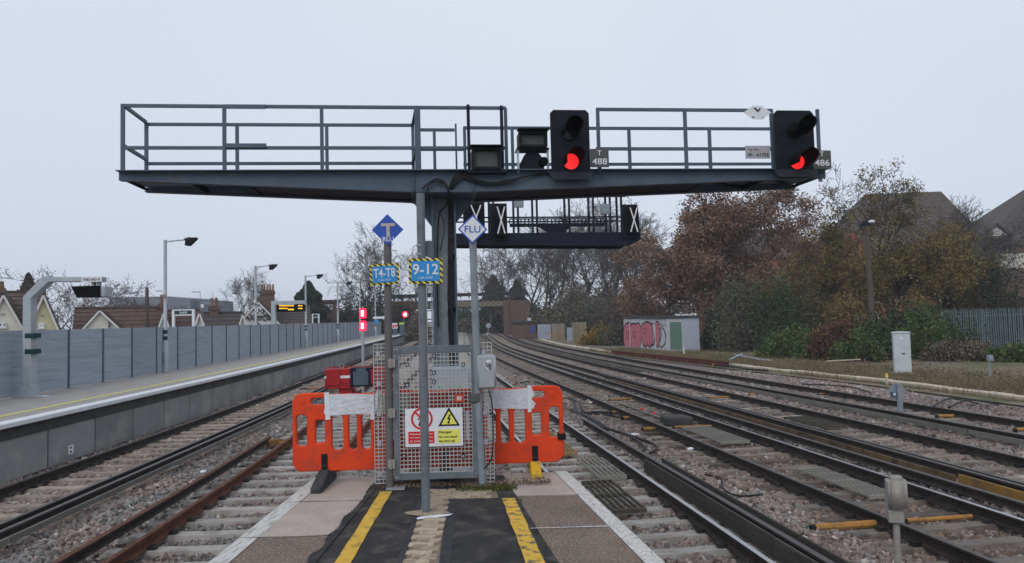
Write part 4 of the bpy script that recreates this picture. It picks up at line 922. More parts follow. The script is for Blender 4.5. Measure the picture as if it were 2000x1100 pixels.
# the warning board on the gate
t, f = GG.thing('warning_board', 'white board with a red prohibition ring and a yellow electric shock triangle on the gate', 'sign', 848.5, 872, -.035)
a, b = f(793, 872), f(904, 794); w, h = (b.x - a.x) / 2, b.z - a.z
put('board', curve_mesh([rrect(-w, 0, w, h, .008)], .006), 'sign_white', t, (0, 0, 0))
def S(px, py): q = f(px, py); return q.x, q.z
cxr, czr = S(824, 818); rr = .112
ring = lambda r_, n=28: [(r_ * math.cos(2 * math.pi * k / n), r_ * math.sin(2 * math.pi * k / n)) for k in range(n)]
put('prohibition_ring', curve_mesh([ring(rr), ring(rr - .02)], .003), 'sign_red', t, (cxr, -.006, czr))
put('slash', curve_mesh([[(-.075, .062), (-.062, .075), (.075, -.062), (.062, -.075)]], .003), 'sign_red', t, (cxr, -.0065, czr))
man = [[(-.012, .03), (.012, .03), (.02, -.01), (.03, -.075), (.012, -.075), (.0, -.02), (-.02, -.075), (-.038, -.07), (-.018, -.01)], [(-.01 + .014 * math.cos(k), .048 + .014 * math.sin(k)) for k in [i * .7 for i in range(9)]], [(-.015, .028), (-.045, -.008), (-.037, -.014), (-.010, .012)], [(.012, .028), (.04, -.002), (.034, -.01), (.006, .012)]]
for i, lp in enumerate(man): put('walking_figure', curve_mesh([lp], .002), 'sign_black', t, (cxr, -.0055, czr))
a_, b_ = S(798, 867), S(848, 842); put('red_panel', curve_mesh([rrect(a_[0], a_[1], b_[0], b_[1], .004)], .002), 'sign_red', t, (0, -.005, 0))
cx_ = (a_[0] + b_[0]) / 2; hh = b_[1] - a_[1]
for i, s in enumerate(('Passengers must', 'not pass this point', 'or cross the line')): put('lettering', text_mesh(s, (b_[0] - a_[0]) * .88, hh * .17, .012), 'sign_white', t, (cx_, -.0085, b_[1] - hh * (.22 + .28 * i)))
tcx, tcz = S(877, 818)
tri = lambda r_: [(-r_ * .95, -r_ * .62), (r_ * .95, -r_ * .62), (0, r_)]
put('triangle_border', curve_mesh([tri(.118)], .002), 'sign_black', t, (tcx, -.0045, tcz)); put('triangle_field', curve_mesh([tri(.085)], .002), 'sign_lemon', t, (tcx, -.007, tcz - .003))
put('bolt_symbol', curve_mesh([[(.008, .05), (-.02, -.002), (-.002, -.002), (-.012, -.034), (-.02, -.030), (-.008, -.054), (.010, -.036), (.001, -.034), (.018, .012), (.0, .010), (.022, .045)]], .002), 'sign_black', t, (tcx, -.0095, tcz))
a_, b_ = S(855, 866), S(898, 838); put('yellow_panel', curve_mesh([rrect(a_[0], a_[1], b_[0], b_[1], .003)], .002), 'sign_lemon', t, (0, -.005, 0))
wd, hh = b_[0] - a_[0], b_[1] - a_[1]
for s, fz, ww, th_ in (('Danger', .80, .60, .22), ('Do not touch', .48, .84, .17), ('the live rail', .17, .72, .17)): put('lettering', text_mesh(s, ww * wd, th_ * hh, .014), 'sign_black', t, (a_[0] + wd * (.05 + ww / 2), -.008, a_[1] + hh * fz))
# silver box beside the latch post, with its lead
t, f = GG.thing('control_box', 'silver rounded box with a striped black and white square beside the latch post', 'box', 951, 760, -.10)
a, b = f(933, 760), f(969, 693); w, h = (b.x - a.x) / 2, b.z
MB().box((-w, -.005, 0), (w, .115, h)).build('case', 'box_silver', t, bevel=.022, smooth=True)
sq = put('striped_square', curve_mesh([[(-.03, .045), (.035, .058), (.035, -.045), (.0, -.05), (-.038, .0)]], .003), 'sign_white', t, (.012, -.0075, h * .70))
for k in range(4): put('stripe', curve_mesh([[(-.032 + .02 * k, .05 - .012 * k), (-.02 + .02 * k, .054 - .012 * k), (.036, .0 - .028 * (3 - k) + .03 * k * 0 + .028 * 0), (.036, -.016 - .028 * (3 - k))]] if k > 1 else [[(-.03, .03 - .028 * k), (-.027, .042 - .028 * k), (.036, -.018 - .026 * k), (.030, -.03 - .022 * k)]], .002), 'sign_black', sq, (0, -.003, 0))
cable('lead', [f(955, 762, -.03), f(961, 790, -.05), f(963, 840, -.05), f(962, 885, -.05), f(955, 905, -.04), f(946, 915, -.03)], .008, t)

# ------------------------------------------------------------------ orange barriers at the platform end
def barrier(xc, yc, rz, flip, label, parts):
    t = thing('barrier', label, 'barrier', (xc, yc, .0), rz); s = -1 if flip else 1
    W_, H_ = 1.0, .83; zb = .145
    outer = [(-W_ + .07, zb), (W_ - .07, zb), (W_, zb + .07), (W_, zb + H_ - .09), (W_ - .03, zb + H_ - .02), (W_ - .09, zb + H_), (W_ - .32, zb + H_), (W_ - .38, zb + H_ - .018), (-W_ + .38, zb + H_ - .018), (-W_ + .32, zb + H_), (-W_ + .09, zb + H_), (-W_ + .03, zb + H_ - .02), (-W_, zb + H_ - .09), (-W_, zb + .07)]
    holes = []
    def h(x0, x1, z0, z1, r=.035): holes.append(rrect(x0, zb + z0, x1, zb + z1, r, 4))
    for sg in (-1, 1):
        e = lambda a, b: (min(sg * a, sg * b), max(sg * a, sg * b))
        h(*e(.62, .80), .705, .775, .03); h(*e(.845, .955), .27, .60, .035); h(*e(.655, .755), .30, .54, .012)
        h(*e(.46, .58), .22, .595, .05); h(*e(.315, .40), .22, .595, .04); h(*e(.165, .26), .22, .595, .045); h(*e(.02, .11), .22, .595, .04)
    put('panel', curve_mesh([outer] + holes, .06, .012), 'barrier_orange', t, (0, 0, 0))
    for sg in (-1, 1):
        MB().lathe([(.03, 0), (.03, .008), (.018, .008)], (0, 0, 0), 14).build('boss', 'barrier_orange', t).matrix_local = Matrix.Translation((sg * .885, -.030, zb + .745)) @ Matrix.Rotation(R(90), 4, 'X')
    parts(t, zb); return t
def foot(t, x, mat, y0=-.42, y1=.30):
    mb = MB(); mb.prism([(y0, 0), (y1, 0), (y1, .10), (.10, .165), (-.06, .165), (y0, .055)], (x - .055, 0, 0), (0, 1, 0), (0, 0, 1), .11); mb.build('foot', mat, t, bevel=.008)
    MB().box((x - .032, -.045, .12), (x + .032, -.032, .33)).build('foot_strap', 'rubber_black', t, bevel=.004); MB().box((x - .034, -.052, .20), (x + .034, -.046, .21)).build('strap_rib', 'rubber', t)
# left barrier
def ptsL(t, zb):
    MB().box((-.62, -.036, zb + .59), (.25, -.031, zb + .80)).build('reflective_band', 'tape_old', t)
    tp_ = MB(); tp_.prism([(-.66, zb + .62), (-.63, zb + .585), (-.35, zb + .60), (-.14, zb + .59), (-.11, zb + .66), (-.12, zb + .80), (-.36, zb + .812), (-.62, zb + .81)], (0, -.037, 0), (1, 0, 0), (0, 0, 1), .005); tp_.build('tape', 'tape_white', t)
    MB().bar((-.615, -.043, zb + .545), (-.628, -.043, zb + .835), .05, .006, up=(0, 1, 0)).build('tape_strip', 'sign_white', t); MB().bar((-.15, -.043, zb + .535), (-.07, -.043, zb + .835), .045, .006, up=(0, 1, 0)).build('tape_strip', 'sign_white', t)
    foot(t, -.66, 'rubber'); foot(t, .62, 'rubber', -.08)
barL = py_(573, 840, 8.02).x + 1.0
barrier(barL, 8.02, R(1.0), False, 'orange plastic barrier standing on a black rubber foot, reaching towards the rusty track', ptsL)
def ptsR(t, zb):
    MB().box((-.25, -.036, zb + .60), (.62, -.031, zb + .80)).build('reflective_band', 'tape_old', t)
    tp_ = MB(); tp_.prism([(.16, zb + .60), (.40, zb + .595), (.67, zb + .585), (.70, zb + .64), (.655, zb + .69), (.69, zb + .74), (.66, zb + .815), (.40, zb + .80), (.16, zb + .81)], (0, -.037, 0), (1, 0, 0), (0, 0, 1), .005); tp_.build('tape', 'tape_white', t)
    MB().bar((.165, -.043, zb + .55), (.15, -.043, zb + .84), .045, .006, up=(0, 1, 0)).build('tape_strip', 'sign_white', t); MB().bar((.63, -.043, zb + .55), (.635, -.043, zb + .84), .04, .006, up=(0, 1, 0)).build('tape_strip', 'sign_white', t)
    foot(t, .68, 'foot_yellow', -.18, .30); foot(t, -.62, 'foot_yellow', -.08)
    MB().box((.93, -.055, zb + .24), (1.02, .05, zb + .31)).build('clip', 'rubber_black', t, bevel=.006)
barR = py_(1101, 830, 8.16).x - 1.0
barrier(barR, 8.16, R(2.5), False, 'orange plastic barrier standing on a yellow foot, reaching towards the polished rail', ptsR)
# grey equipment cabinet behind the gate, with green chalk strokes
t = thing('equipment_cabinet', 'grey steel cabinet with green paint strokes behind the mesh gate', 'cabinet', (*py_(882, 760, 10.3).xy, -1.15), R(4))
MB().box((-.26, -.2, 0), (.26, .2, 2.22)).build('case', 'cabinet_blue', t, bevel=.015); MB().box((-.23, -.212, .1), (.23, -.201, 2.14)).build('door', 'steel_light', t, bevel=.004)
d_ = MB(); d_.bar((-.17, -.217, 1.98), (-.02, -.217, 1.78), .03, .006, up=(0, 1, 0)); d_.bar((.12, -.217, 1.98), (-.02, -.219, 1.78), .025, .006, up=(0, 1, 0)); d_.build('paint_stroke', 'green_paint', t)
# ------------------------------------------------------------------ acoustic fence of the opposite platform
fe = thing('platform_fence', 'long grey panelled fence along the opposite platform', 'fence', (fence_x(20), 20, 0))
def fpanel():
    mb = MB(); n = 6; h = 1.70 / n
    for i in range(n): mb.box((-.02, -.955, .02 + i * h + .004), (.02, .955, .02 + (i + 1) * h - .004))
    mb.box((-.012, -.955, .02), (.012, .955, 1.71)); return mb.mesh('fence_panel', 'fence_grey', bevel=.003)
FPN = fpanel(); FPO = MB().box((-.05, -.035, 0), (.05, .035, 1.72)).mesh('fence_post', 'steel_grey'); FPF = MB().box((-.10, -.08, 0), (.20, .08, .012)).mesh('foot_plate', 'galv')
y = 2.0
while y < 100:
    s = tslope(1, y); a = math.atan(-s); L = 1.98 * math.cos(a)
    o = link('fence_post', FPO, fe); o.location = (fence_x(y) - fe.location.x, y - 20, 0); o.rotation_euler.z = a
    q = link('foot_plate', FPF, o); q.location = (0, 0, .001)
    ym = y + L / 2; o = link('fence_panel', FPN, fe); o.location = (fence_x(ym) - fe.location.x, ym - 20, 0); o.rotation_euler.z = a; y += L

# lamp posts
def lamp_proto():
    t = thing('lamp_post', '', 'lamp post', (0, 0, 0))
    MB().lathe([(.105, 0), (.105, 1.15), (.065, 1.2), (.06, 5.05)], (0, 0, 0), 12).build('pole', 'steel_light', t, smooth=True)
    MB().box((-.17, -.17, 0), (.17, .17, .02)).build('base_plate', 'galv', t)
    for z in (1.28, .92 + .35 - .0): pass
    for z0, z1 in ((1.46, 1.60), (1.22, 1.36)): MB().lathe([(.078, z0), (.078, z1)], (0, 0, 0), 12).build('band', 'green_band', t)
    MB().box((-.03, -.125, .35), (.03, -.10, .75)).build('access_door', 'steel_pale', t)
    MB().tube([(0, 0, 4.98), (.95, 0, 5.04)], .028, 8).build('arm', 'steel_light', t)
    h = MB().prism([(.80, 5.07), (1.28, 5.10), (1.26, 5.02), (.98, 4.78), (.84, 4.80), (.86, 4.98)], (0, .11, 0), (1, 0, 0), (0, 0, 1), .22).build('lantern', 'black_paint', t, bevel=.01)
    MB().box((.86, -.10, 5.11), (1.02, .10, 5.13)).build('sensor_strip', 'sign_white', h)
    c = MB().lathe([(.05, 0), (.06, .05), (.05, .16), (.02, .17)], (.0, -.10, 2.95), 10).build('camera_bracket', 'sign_white', t)
    MB().lathe([(.02, 0), (.06, .02), (.07, .07), (.07, .12)], (.02, -.13, 2.83), 10).build('camera_dome', 'hinge', c)
    return t
LP = lamp_proto(); LLAB = ['lamp post beside the station nameboard', 'lamp post in front of the white gabled house', 'lamp post touching the departure display', 'lamp post between the small notice frame and the red lamps', 'lamp post behind the pair of red lamps', 'lamp post carrying a small white arrow sign']
for i, (px, py) in enumerate(((323, 727), (500, 694), (598, 680.5), (660.5, 671), (704, 664), (734, 659.5))):
    p = gz(px, py, 0); 
    o = LP if i == 0 else copy_tree(LP); o.location = p; o.rotation_euler.z = R(-6); tag(o, 'grey ' + LLAB[i], 'lamp post', 'lamp posts along the opposite platform')
    if i == 5:
        s = put('arrow_sign', curve_mesh([[(-.25, .12), (.9, .12), (.9, .22), (1.2, 0), (.9, -.22), (.9, -.12), (-.25, -.12)]], .03), 'sign_white', o, (0, -.1, 2.15)); put('blue_sign', curve_mesh([rrect(-.1, -.2, .3, .2, .03)], .02), 'sign_cyan', o, (0, -.1, 1.75))

# cantilevered banner signal post
CB = Frame((0, gz(52, 776, 0).y), 0)
t, f = CB.thing('indicator_post', 'pale grey cantilever post carrying the dark signal repeater box', 'signal', 58, 776, 0, z=0)
MB().prism([(f(49, 776).x, 0), (f(66, 776).x, 0), (f(66, 595).x, f(66, 583).z), (f(100, 545).x, f(98, 551).z), (f(203, 552).x, f(203, 551).z), (f(203, 541).x, f(203, 541).z), (f(88, 541).x, f(88, 541.5).z), (f(50, 580).x, f(50, 580).z)], (0, .14, 0), (1, 0, 0), (0, 0, 1), .26).build('mast', 'steel_light', t, bevel=.012)
for y0, y1 in ((651, 661), (682, 692)): a, b = f(48, y1, -.13), f(67, y0, -.13); MB().box((a.x, -.126, a.z), (b.x, .146, b.z)).build('band', 'green_band', t)
MB().prism([(-.35, 0), (.45, 0), (.38, .03), (.14, .04), (.14, .30), (-.14, .30), (-.14, .04), (-.35, .03)], (0, .16, 0), (1, 0, 0), (0, 0, 1), .31).build('base', 'steel_light', t)
a, b = f(158, 551, -.16), f(198, 541, -.16); w, h = (b.x - a.x) / 2, (b.z - a.z)
s = MB().box((a.x, -.140, a.z - .005), (b.x, -.123, b.z + .005)).build('name_plate', 'sign_white', t); put('lettering', text_mesh('T482 IND A', w * 1.7, h * .55, .01), 'sign_black', s, ((a.x + b.x) / 2, -.145, (a.z + b.z) / 2))
a, b = f(152, 582), f(203, 559)
MB().prism([(a.x + .14, a.z), (b.x, a.z), (b.x, b.z), (a.x, b.z), (a.x + .02, b.z - .06)], (0, .2, 0), (1, 0, 0), (0, 0, 1), .5).build('repeater_box', 'black_matt', t, bevel=.006)
MB().box((b.x + .003, -.2, a.z), (f(213, 570).x, .18, b.z)).build('repeater_back', 'steel_light', t, bevel=.03)
for px in (184, 194): q = f(px, 555); MB().box((q.x - .04, -.05, b.z), (q.x + .03, .05, f(184, 551).z + .01)).build('hanger', 'steel_light', t)

def board_frame(px0, py0, px1, py1, pyb, label, text=None, tw=.3, mat='sign_green', name='station_sign', cat='sign'):
    ydir = (px0 + px1) / 2; Y = 30.0
    for _ in range(30): Y = (fence_x(Y) - .75) / (py_(ydir, 640, 1.0).x)
    fr = Frame((0, Y), 0); t, f = fr.thing(name, label, cat, ydir, 640, 0, z=0); a, b = f(px0, pyb), f(px1, py0)
    for x in (a.x, b.x): MB().box((x - .05, -.05, 0), (x + .05, .05, b.z)).build('post', 'sign_white', t)
    MB().box((a.x + .051, -.04, b.z - .05), (b.x - .051, .04, b.z)).build('top_rail', 'sign_white', t)
    MB().box((a.x + .051, -.03, a.z), (b.x - .051, .03, a.z + .05)).build('bottom_rail', 'sign_white', t)
    s = MB().box((a.x + .051, -.02, a.z + .051), (b.x - .051, .02, b.z - .051)).build('panel', mat, t)
    if text: put('lettering', text_mesh(text, (b.x - a.x) * tw, (b.z - a.z) * .36, .012), 'sign_white', s, ((a.x + b.x) / 2, -.022, (a.z + b.z) / 2))
    return t
board_frame(339, 604, 378, 606, 617, 'dark green station nameboard in a white frame above the fence', 'Redhill', .36)
board_frame(610.5, 613, 622.5, 606, 620.5, 'small dark notice in a white frame between two lamp posts', None)
# departure display
Y = 45.0; fr = Frame((0, Y), 0); t, f = fr.thing('departure_display', 'black departure display with amber text on a grey cantilever post', 'display', 535, 660, 0, z=0)
a, b = f(531, 660), f(539, 588); MB().box((a.x, -.1, 0), (b.x, .1, b.z)).build('post', 'steel_light', t)
c = f(597, 593); MB().box((b.x + .001, -.1, c.z - .02), (c.x, .1, b.z - .01)).build('arm', 'steel_light', t)
a, b = f(542, 610), f(596, 593.5); MB().box((a.x, -.18, a.z), (b.x, .12, b.z - .035)).build('screen', 'black_matt', t, bevel=.01)
for (x0, x1, yy, hh) in ((545, 574, 597.4, 1.7), (582, 591, 597.2, 1.7), (545, 562, 602.6, 1.8), (562.5, 574, 604.6, 2.6), (582, 591, 602.6, 1.8)):
    n = max(2, int((x1 - x0) / 3.4))
    for i in range(n):
        p, q = f(x0 + (x1 - x0) * (i + .06) / n, yy + hh / 2, -.185), f(x0 + (x1 - x0) * (i + .94) / n, yy - hh / 2, -.185)
        MB().box((p.x, -.186, p.z), (q.x, -.181, q.z)).build('amber_text', 'led_amber', t)

# ------------------------------------------------------------------ buffer stop with its two red lamps
p = tx(2, 24.6); bs = thing('buffer_stop', 'red buffer stop with a white stripe and dark centre on the rusty track', 'buffer stop', (p.x, p.y, RAIL_Z), math.atan(-tslope(2, 24.6)))
BF = Frame((p.x, p.y), math.atan(-tslope(2, 24.6))); inv = bs.matrix_world.inverted(); bf = lambda x, y, v=0: inv @ BF.W(x, y, v)
a, b = bf(638, 765), bf(686, 718)
for sg in (0, 1):
    w0 = b.x - a.x; xx = a.x if sg == 0 else -a.x - w0
    o = MB().box((xx, -.30, a.z + .10), (xx + w0, .15, b.z - .02)).build('side_block', 'buffer_red', bs, bevel=.015)
    zz = (a.z + b.z) / 2 + .06; MB().box((xx - .003, -.304, zz), (xx + w0 + .003, .0, zz + .085)).build('white_stripe', 'sign_white', o)
    MB().box((xx + .05 if sg == 0 else xx - .05, -.34, a.z + .22), (xx + .05 + w0 * .55 if sg == 0 else xx + w0 * .5, -.305, b.z - .06)).build('striker_pad', 'buffer_red', o, bevel=.01)
    cx_ = xx + w0 * .75 if sg == 0 else xx + w0 * .25
    MB().prism([(cx_ - .18, a.z + .1), (cx_ + .18, a.z + .1), (cx_ + .30 * (1 if sg == 0 else .6), 0), (cx_ - .30 * (.6 if sg == 0 else 1), 0)], (0, .05, 0), (1, 0, 0), (0, 0, 1), .25).build('leg', 'buffer_red', bs)
    MB().bar((cx_, .1, b.z - .3), (cx_, 2.4, .05), .12, .14).build('raking_strut', 'buffer_red', bs)
MB().box((b.x + .004, -.28, a.z + .15), (-b.x - .004, .10, b.z)).build('centre_box', 'steel_dark', bs, bevel=.01)
MB().box((b.x + .10, -.30, a.z + .2), (-b.x - .14, -.282, b.z - .12)).build('centre_plate', 'steel_grey', bs, bevel=.006); MB().box((-.16, -.32, a.z + .2), (.16, -.301, b.z - .02)).build('centre_boss', 'steel_grey', bs, bevel=.006)
MB().box((a.x, .11, b.z + .002), (-a.x, .16, b.z + .03)).build('top_bar', 'buffer_red', bs)
MB().tube([(a.x + .5 + .07 * math.cos(k * .7), 0, b.z + .06 + .07 * math.sin(k * .7)) for k in range(10)], .012, 5).build('lifting_eye', 'galv', bs)
LF = Frame((0, 27.0), 0); t, f = LF.thing('buffer_lamps', 'two red lit lamps one above the other on a thin post behind the buffer stop', 'lamp', 708.5, 740, 0, z=-1.1)
q = f(709, 648); MB().tube([(0, 0, 0), (q.x, 0, q.z)], .05, 8).build('post', 'steel_light', t)
for (y0, y1) in ((602.5, 622), (627, 646.5)):
    a, b = f(702.3, y1), f(714.5, y0); o = MB().box((a.x, -.06, a.z), (b.x, .1, b.z)).build('lamp_glow_casing', 'lamp_redglow', t, bevel=.03)  # casing made to glow, standing in for the red halo of the lamp
    dx = (b.x - a.x) * .29; dz = (b.z - a.z) * .2; MB().box((a.x + dx, -.075, a.z + dz), (b.x - dx, -.0605, b.z - dz)).build('lamp_glass', 'lamp_pink', o)
MB().tube([f(704, 652), f(707, 656), f(709, 660)], .02, 5).build('cable_conduit', 'galv', t)
# far signal at red past the platform end
FS = Frame((0, 97.0), 0); t, f = FS.thing('railway_signal', 'distant red signal past the end of the opposite platform', 'signal', 790, 668, 0, z=-1.1)
MB().tube([(0, 0, 0), (0, 0, f(790, 620).z)], .09, 8).build('post', 'steel_grey', t); a, b = f(782, 622), f(800, 600); MB().box((a.x, .02, a.z), (b.x, .25, b.z)).build('backboard', 'black_paint', t, bevel=.05)
q = f(791.3, 614.4); disc((q.x, .015, q.z), .40, 20, .02).build('lens', 'lamp_redglow', t); disc((q.x, -.008, q.z), .21, 16, .02).build('lens_core', 'led_core', t)  # oversized glowing red disc holds the halo of the signal in its shape
for (x0, y0, x1, y1, pb, lab, mats) in ((766, 631, 776, 642, 655, 'white and red warning sign on the fence end of the opposite platform', ('sign_white', 'sign_red')), (780, 630, 789, 634, 655, 'small yellow green sign on a grey cabinet at the platform end', ('sign_lemon', 'green_paint'))):
    fr = Frame((0, 92.0), 0); t, f = fr.thing('platform_sign', lab, 'sign', (x0 + x1) / 2, pb, 0, z=0); a, b = f(x0, y1), f(x1, y0)
    MB().box((a.x, 0, a.z), (b.x, .03, b.z)).build('board', mats[0], t); h = b.z - a.z
    MB().box((a.x + .08, -.01, a.z + h * .15), (a.x + (b.x - a.x) * .45, -.002, b.z - h * .3)).build('mark', mats[1], t); MB().box((a.x + (b.x - a.x) * .6, -.01, a.z + h * .2), (b.x - .06, -.002, b.z - h * .25)).build('mark', mats[1], t)
    MB().box(((a.x + b.x) / 2 - .25, .035, 0), ((a.x + b.x) / 2 + .25, .30, a.z + .05)).build('stand', 'steel_grey', t)

# ------------------------------------------------------------------ trackside things on the right
def cab(px, pyb, w, d, h, rz, label, mat='cabinet_grey', zb=-1.10, cap=True, door=True):
    p = gz(px, pyb, zb); t = thing('location_cabinet', label, 'cabinet', (p.x, p.y, zb), rz)
    MB().box((-w / 2 - .1, -d / 2 - .1, 0), (w / 2 + .1, d / 2 + .1, .06)).build('plinth', 'concrete', t)
    MB().box((-w / 2, -d / 2, .06), (w / 2, d / 2, h - .06)).build('case', mat, t, bevel=.008)
    MB().prism([(-w / 2 - .03, h - .059), (w / 2 + .03, h - .059), (w / 2 + .01, h), (0, h + .02), (-w / 2 - .01, h)], (0, d / 2 + .03, 0), (1, 0, 0), (0, 0, 1), d + .06).build('roof', mat, t)
    if door:
        o = MB().box((-w / 2 + .04, -d / 2 - .014, .14), (w / 2 - .04, -d / 2 - .001, h - .14)).build('door', mat, t, bevel=.004); MB().box((-.02, -d / 2 - .05, h * .48), (.10, -d / 2 - .016, h * .50)).build('handle', 'steel_dark', o); MB().box((-.05, -d / 2 - .019, h * .83), (.05, -d / 2 - .0145, h * .88)).build('label_plate', 'sign_white', o)
    for z in (h * .25, h * .75):
        for s in (-1, 1): MB().box((s * (w / 2 + .012) - .011, -d / 2 + .05, z), (s * (w / 2 + .012) + .011, -d / 2 + .13, z + .05)).build('hinge', 'galv', t)
    return t
cab(1763, 730, .66, .60, 1.82, R(-22), 'tall pale grey trackside cabinet standing alone on the verge')
cab(1063.5, 663, 1.72, .7, 1.95, R(0), 'wide blue grey cabinet next to a timber fence', 'cabinet_blue')
cab(1113, 667, .62, .5, 1.6, R(0), 'narrow blue grey cabinet between two timber fence lengths', 'cabinet_blue')
cab(1026, 656.5, .85, .7, 2.25, R(15), 'pale cabinet in front of the low brick building', 'cabinet_grey')
# timber screens
for (x0, x1, y0, y1, n, lab) in ((1078, 1103, 632, 665, 10, 'low timber board screen next to the wide cabinet'), (1117, 1145, 629, 664, 11, 'taller timber board screen behind the narrow cabinet')):
    Y = gz((x0 + x1) / 2, y1, -1.1).y + 1.2; fr = Frame((0, Y), 0); t, f = fr.thing('timber_fence', lab, 'fence', (x0 + x1) / 2, y1, 0, z=-1.1); a, b = f(x0, y1), f(x1, y0); pw = (b.x - a.x) / n
    PL = MB().box((-pw / 2 + .008, -.012, 0), (pw / 2 - .008, .012, b.z)).mesh('plank', 'timber_fence')
    for i in range(n): o = link('plank', PL, t); o.location = (a.x + pw * (i + .5), rng.uniform(-.01, .01), rng.uniform(-.02, .02))
    MB().box((a.x, .014, b.z * .75), (b.x, .06, b.z * .8)).build('rail', 'timber_fence', t)
p = gz(1086, 668, -1.1); t = thing('yellow_handrail', 'small yellow brown tubular barrier in front of the wide cabinet', 'railing', (p.x, p.y, -1.1))
for x in (-.45, .35, .75): MB().tube([(x, 0, 0), (x, 0, 1.0)], .04, 6).build('post', 'orange_sleeve', t)
for z in (.55, .98): MB().tube([(-1.2 if z > .9 else -.45, 0, z), (.75, 0, z)], .04, 6).build('rail', 'orange_sleeve', t)
# hut with graffiti
Bp = gz(1305, 689, -1.1); ang = R(13)
t = thing('trackside_hut', 'white flat-roofed hut with pink graffiti and a green door', 'hut', (Bp.x, Bp.y, -1.1), ang); inv = t.matrix_world.inverted()
def on_face(px, py, axis):            # local point where a pixel meets the hut's side wall (x=0) or front wall (y=0)
    o_ = inv @ CAM; d_ = inv.to_3x3() @ ray(px, py); k = -o_[axis] / d_[axis]; return o_ + d_ * k
LA = on_face(1219, 660, 0).y; LC_ = on_face(1366, 660, 1).x; HH = on_face(1305, 622, 0).z; PH = .22
MB().box((-.03, -.03, 0), (LC_ + .03, LA + .03, PH)).build('plinth', 'concrete', t)
MB().box((0, .01, PH), (LC_, LA, HH)).build('wall', 'hut_white', t)
xd = on_face(1331, 660, 1).x; MB().box((xd + .06, -.012, PH + .002), (LC_ + .002, .008, HH - .002)).build('front_panel', 'hut_blue', t)
x0d = on_face(1309, 660, 1).x; o = MB().box((x0d, -.03, PH), (xd, .008, on_face(1320, 629, 1).z)).build('door', 'hut_green', t); MB().box((xd - .12, -.06, 1.2), (xd - .06, -.031, 1.25)).build('handle', 'steel_dark', o)
for i, (y0, y1) in enumerate(((LA * .52, LA + .12), (-.12, LA * .515))): MB().box((-.14, y0, HH + .002 + .06 * (1 - i)), (LC_ + .12, y1, HH + .18 + .06 * (1 - i))).build('roof_slab', 'wall_dark', t, bevel=.01)
for px in (1231, 1280.5, 1304): q = on_face(px, 650, 0); MB().box((-.05, q.y - .04, .05), (-.001, q.y + .04, HH)).build('cover_strip', 'hut_white', t)
for k_, pts_ in enumerate([[(1220, 638), (1232, 634), (1233, 660), (1230, 677), (1224, 679), (1219, 668)], [(1233, 638), (1240, 634), (1246, 640), (1245, 678), (1238, 681), (1233, 672)], [(1244, 636), (1250, 636), (1253, 655), (1250, 677), (1245, 676)], [(1253, 640), (1258, 632), (1265, 631), (1267, 650), (1264, 673), (1256, 671)], [(1262, 636), (1268, 631), (1274, 640), (1275, 670), (1268, 676), (1264, 665)], [(1281, 633), (1286, 632), (1289, 652), (1287, 672), (1283, 676), (1281, 660)]]):
    q = [on_face(px, py, 0) for px, py in pts_]; c_ = sum(q, Vector()) / len(q)
    def blob(qs, n=5):
        out = []; m_ = len(qs)
        for i in range(m_):
            p0, p1, p2, p3 = qs[i - 1], qs[i], qs[(i + 1) % m_], qs[(i + 2) % m_]
            for j in range(n): s = j / n; out.append(.5 * ((2 * p1) + (p2 - p0) * s + (2 * p0 - 5 * p1 + 4 * p2 - p3) * s * s + (3 * p1 - p0 - 3 * p2 + p3) * s ** 3))
        return out
    big = blob([c_ + (p - c_) * 1.13 for p in q]); sm = blob(q)
    MB().add([(-.004 - .0006 * k_, p.y, p.z) for p in big], [tuple(range(len(big)))]).build('graffiti_outline', 'graf_black', t); MB().add([(-.009 - .0006 * k_, p.y, p.z) for p in sm], [tuple(range(len(sm)))]).build('graffiti_fill', 'graf_pink', t)
    if k_ in (0, 1, 3): 
        hl = blob([c_ + Vector((0, (p.y - c_.y) * .35, (p.z - c_.z) * .30 + .15)) for p in q]); MB().add([(-.0145, p.y, p.z) for p in hl], [tuple(range(len(hl)))]).build('graffiti_line', 'graf_black', t); hl = [c_ + Vector((0, (p.y - c_.y) * .24, (p.z - c_.z) * .24 + .15)) for p in q]; hl = blob(hl); MB().add([(-.0165, p.y, p.z) for p in hl], [tuple(range(len(hl)))]).build('graffiti_fill', 'graf_pink', t)
def stroke(pts_, r=.035):
    MB().tube([Vector((-.012, on_face(px, py, 0).y, on_face(px, py, 0).z)) for px, py in pts_], r, 5).build('graffiti_line', 'graf_black', t)
stroke([(1270, 634), (1275, 631), (1279, 634), (1280, 650), (1279, 668), (1276, 675), (1271, 672)]); stroke([(1287, 634), (1292, 632)]); stroke([(1292, 638), (1298, 645), (1301, 657), (1299, 672), (1293, 679), (1287, 675)], .045); stroke([(1290, 640), (1292, 655), (1289, 668)]); stroke([(1291, 634), (1295, 637), (1299, 634), (1302, 638)], .02)
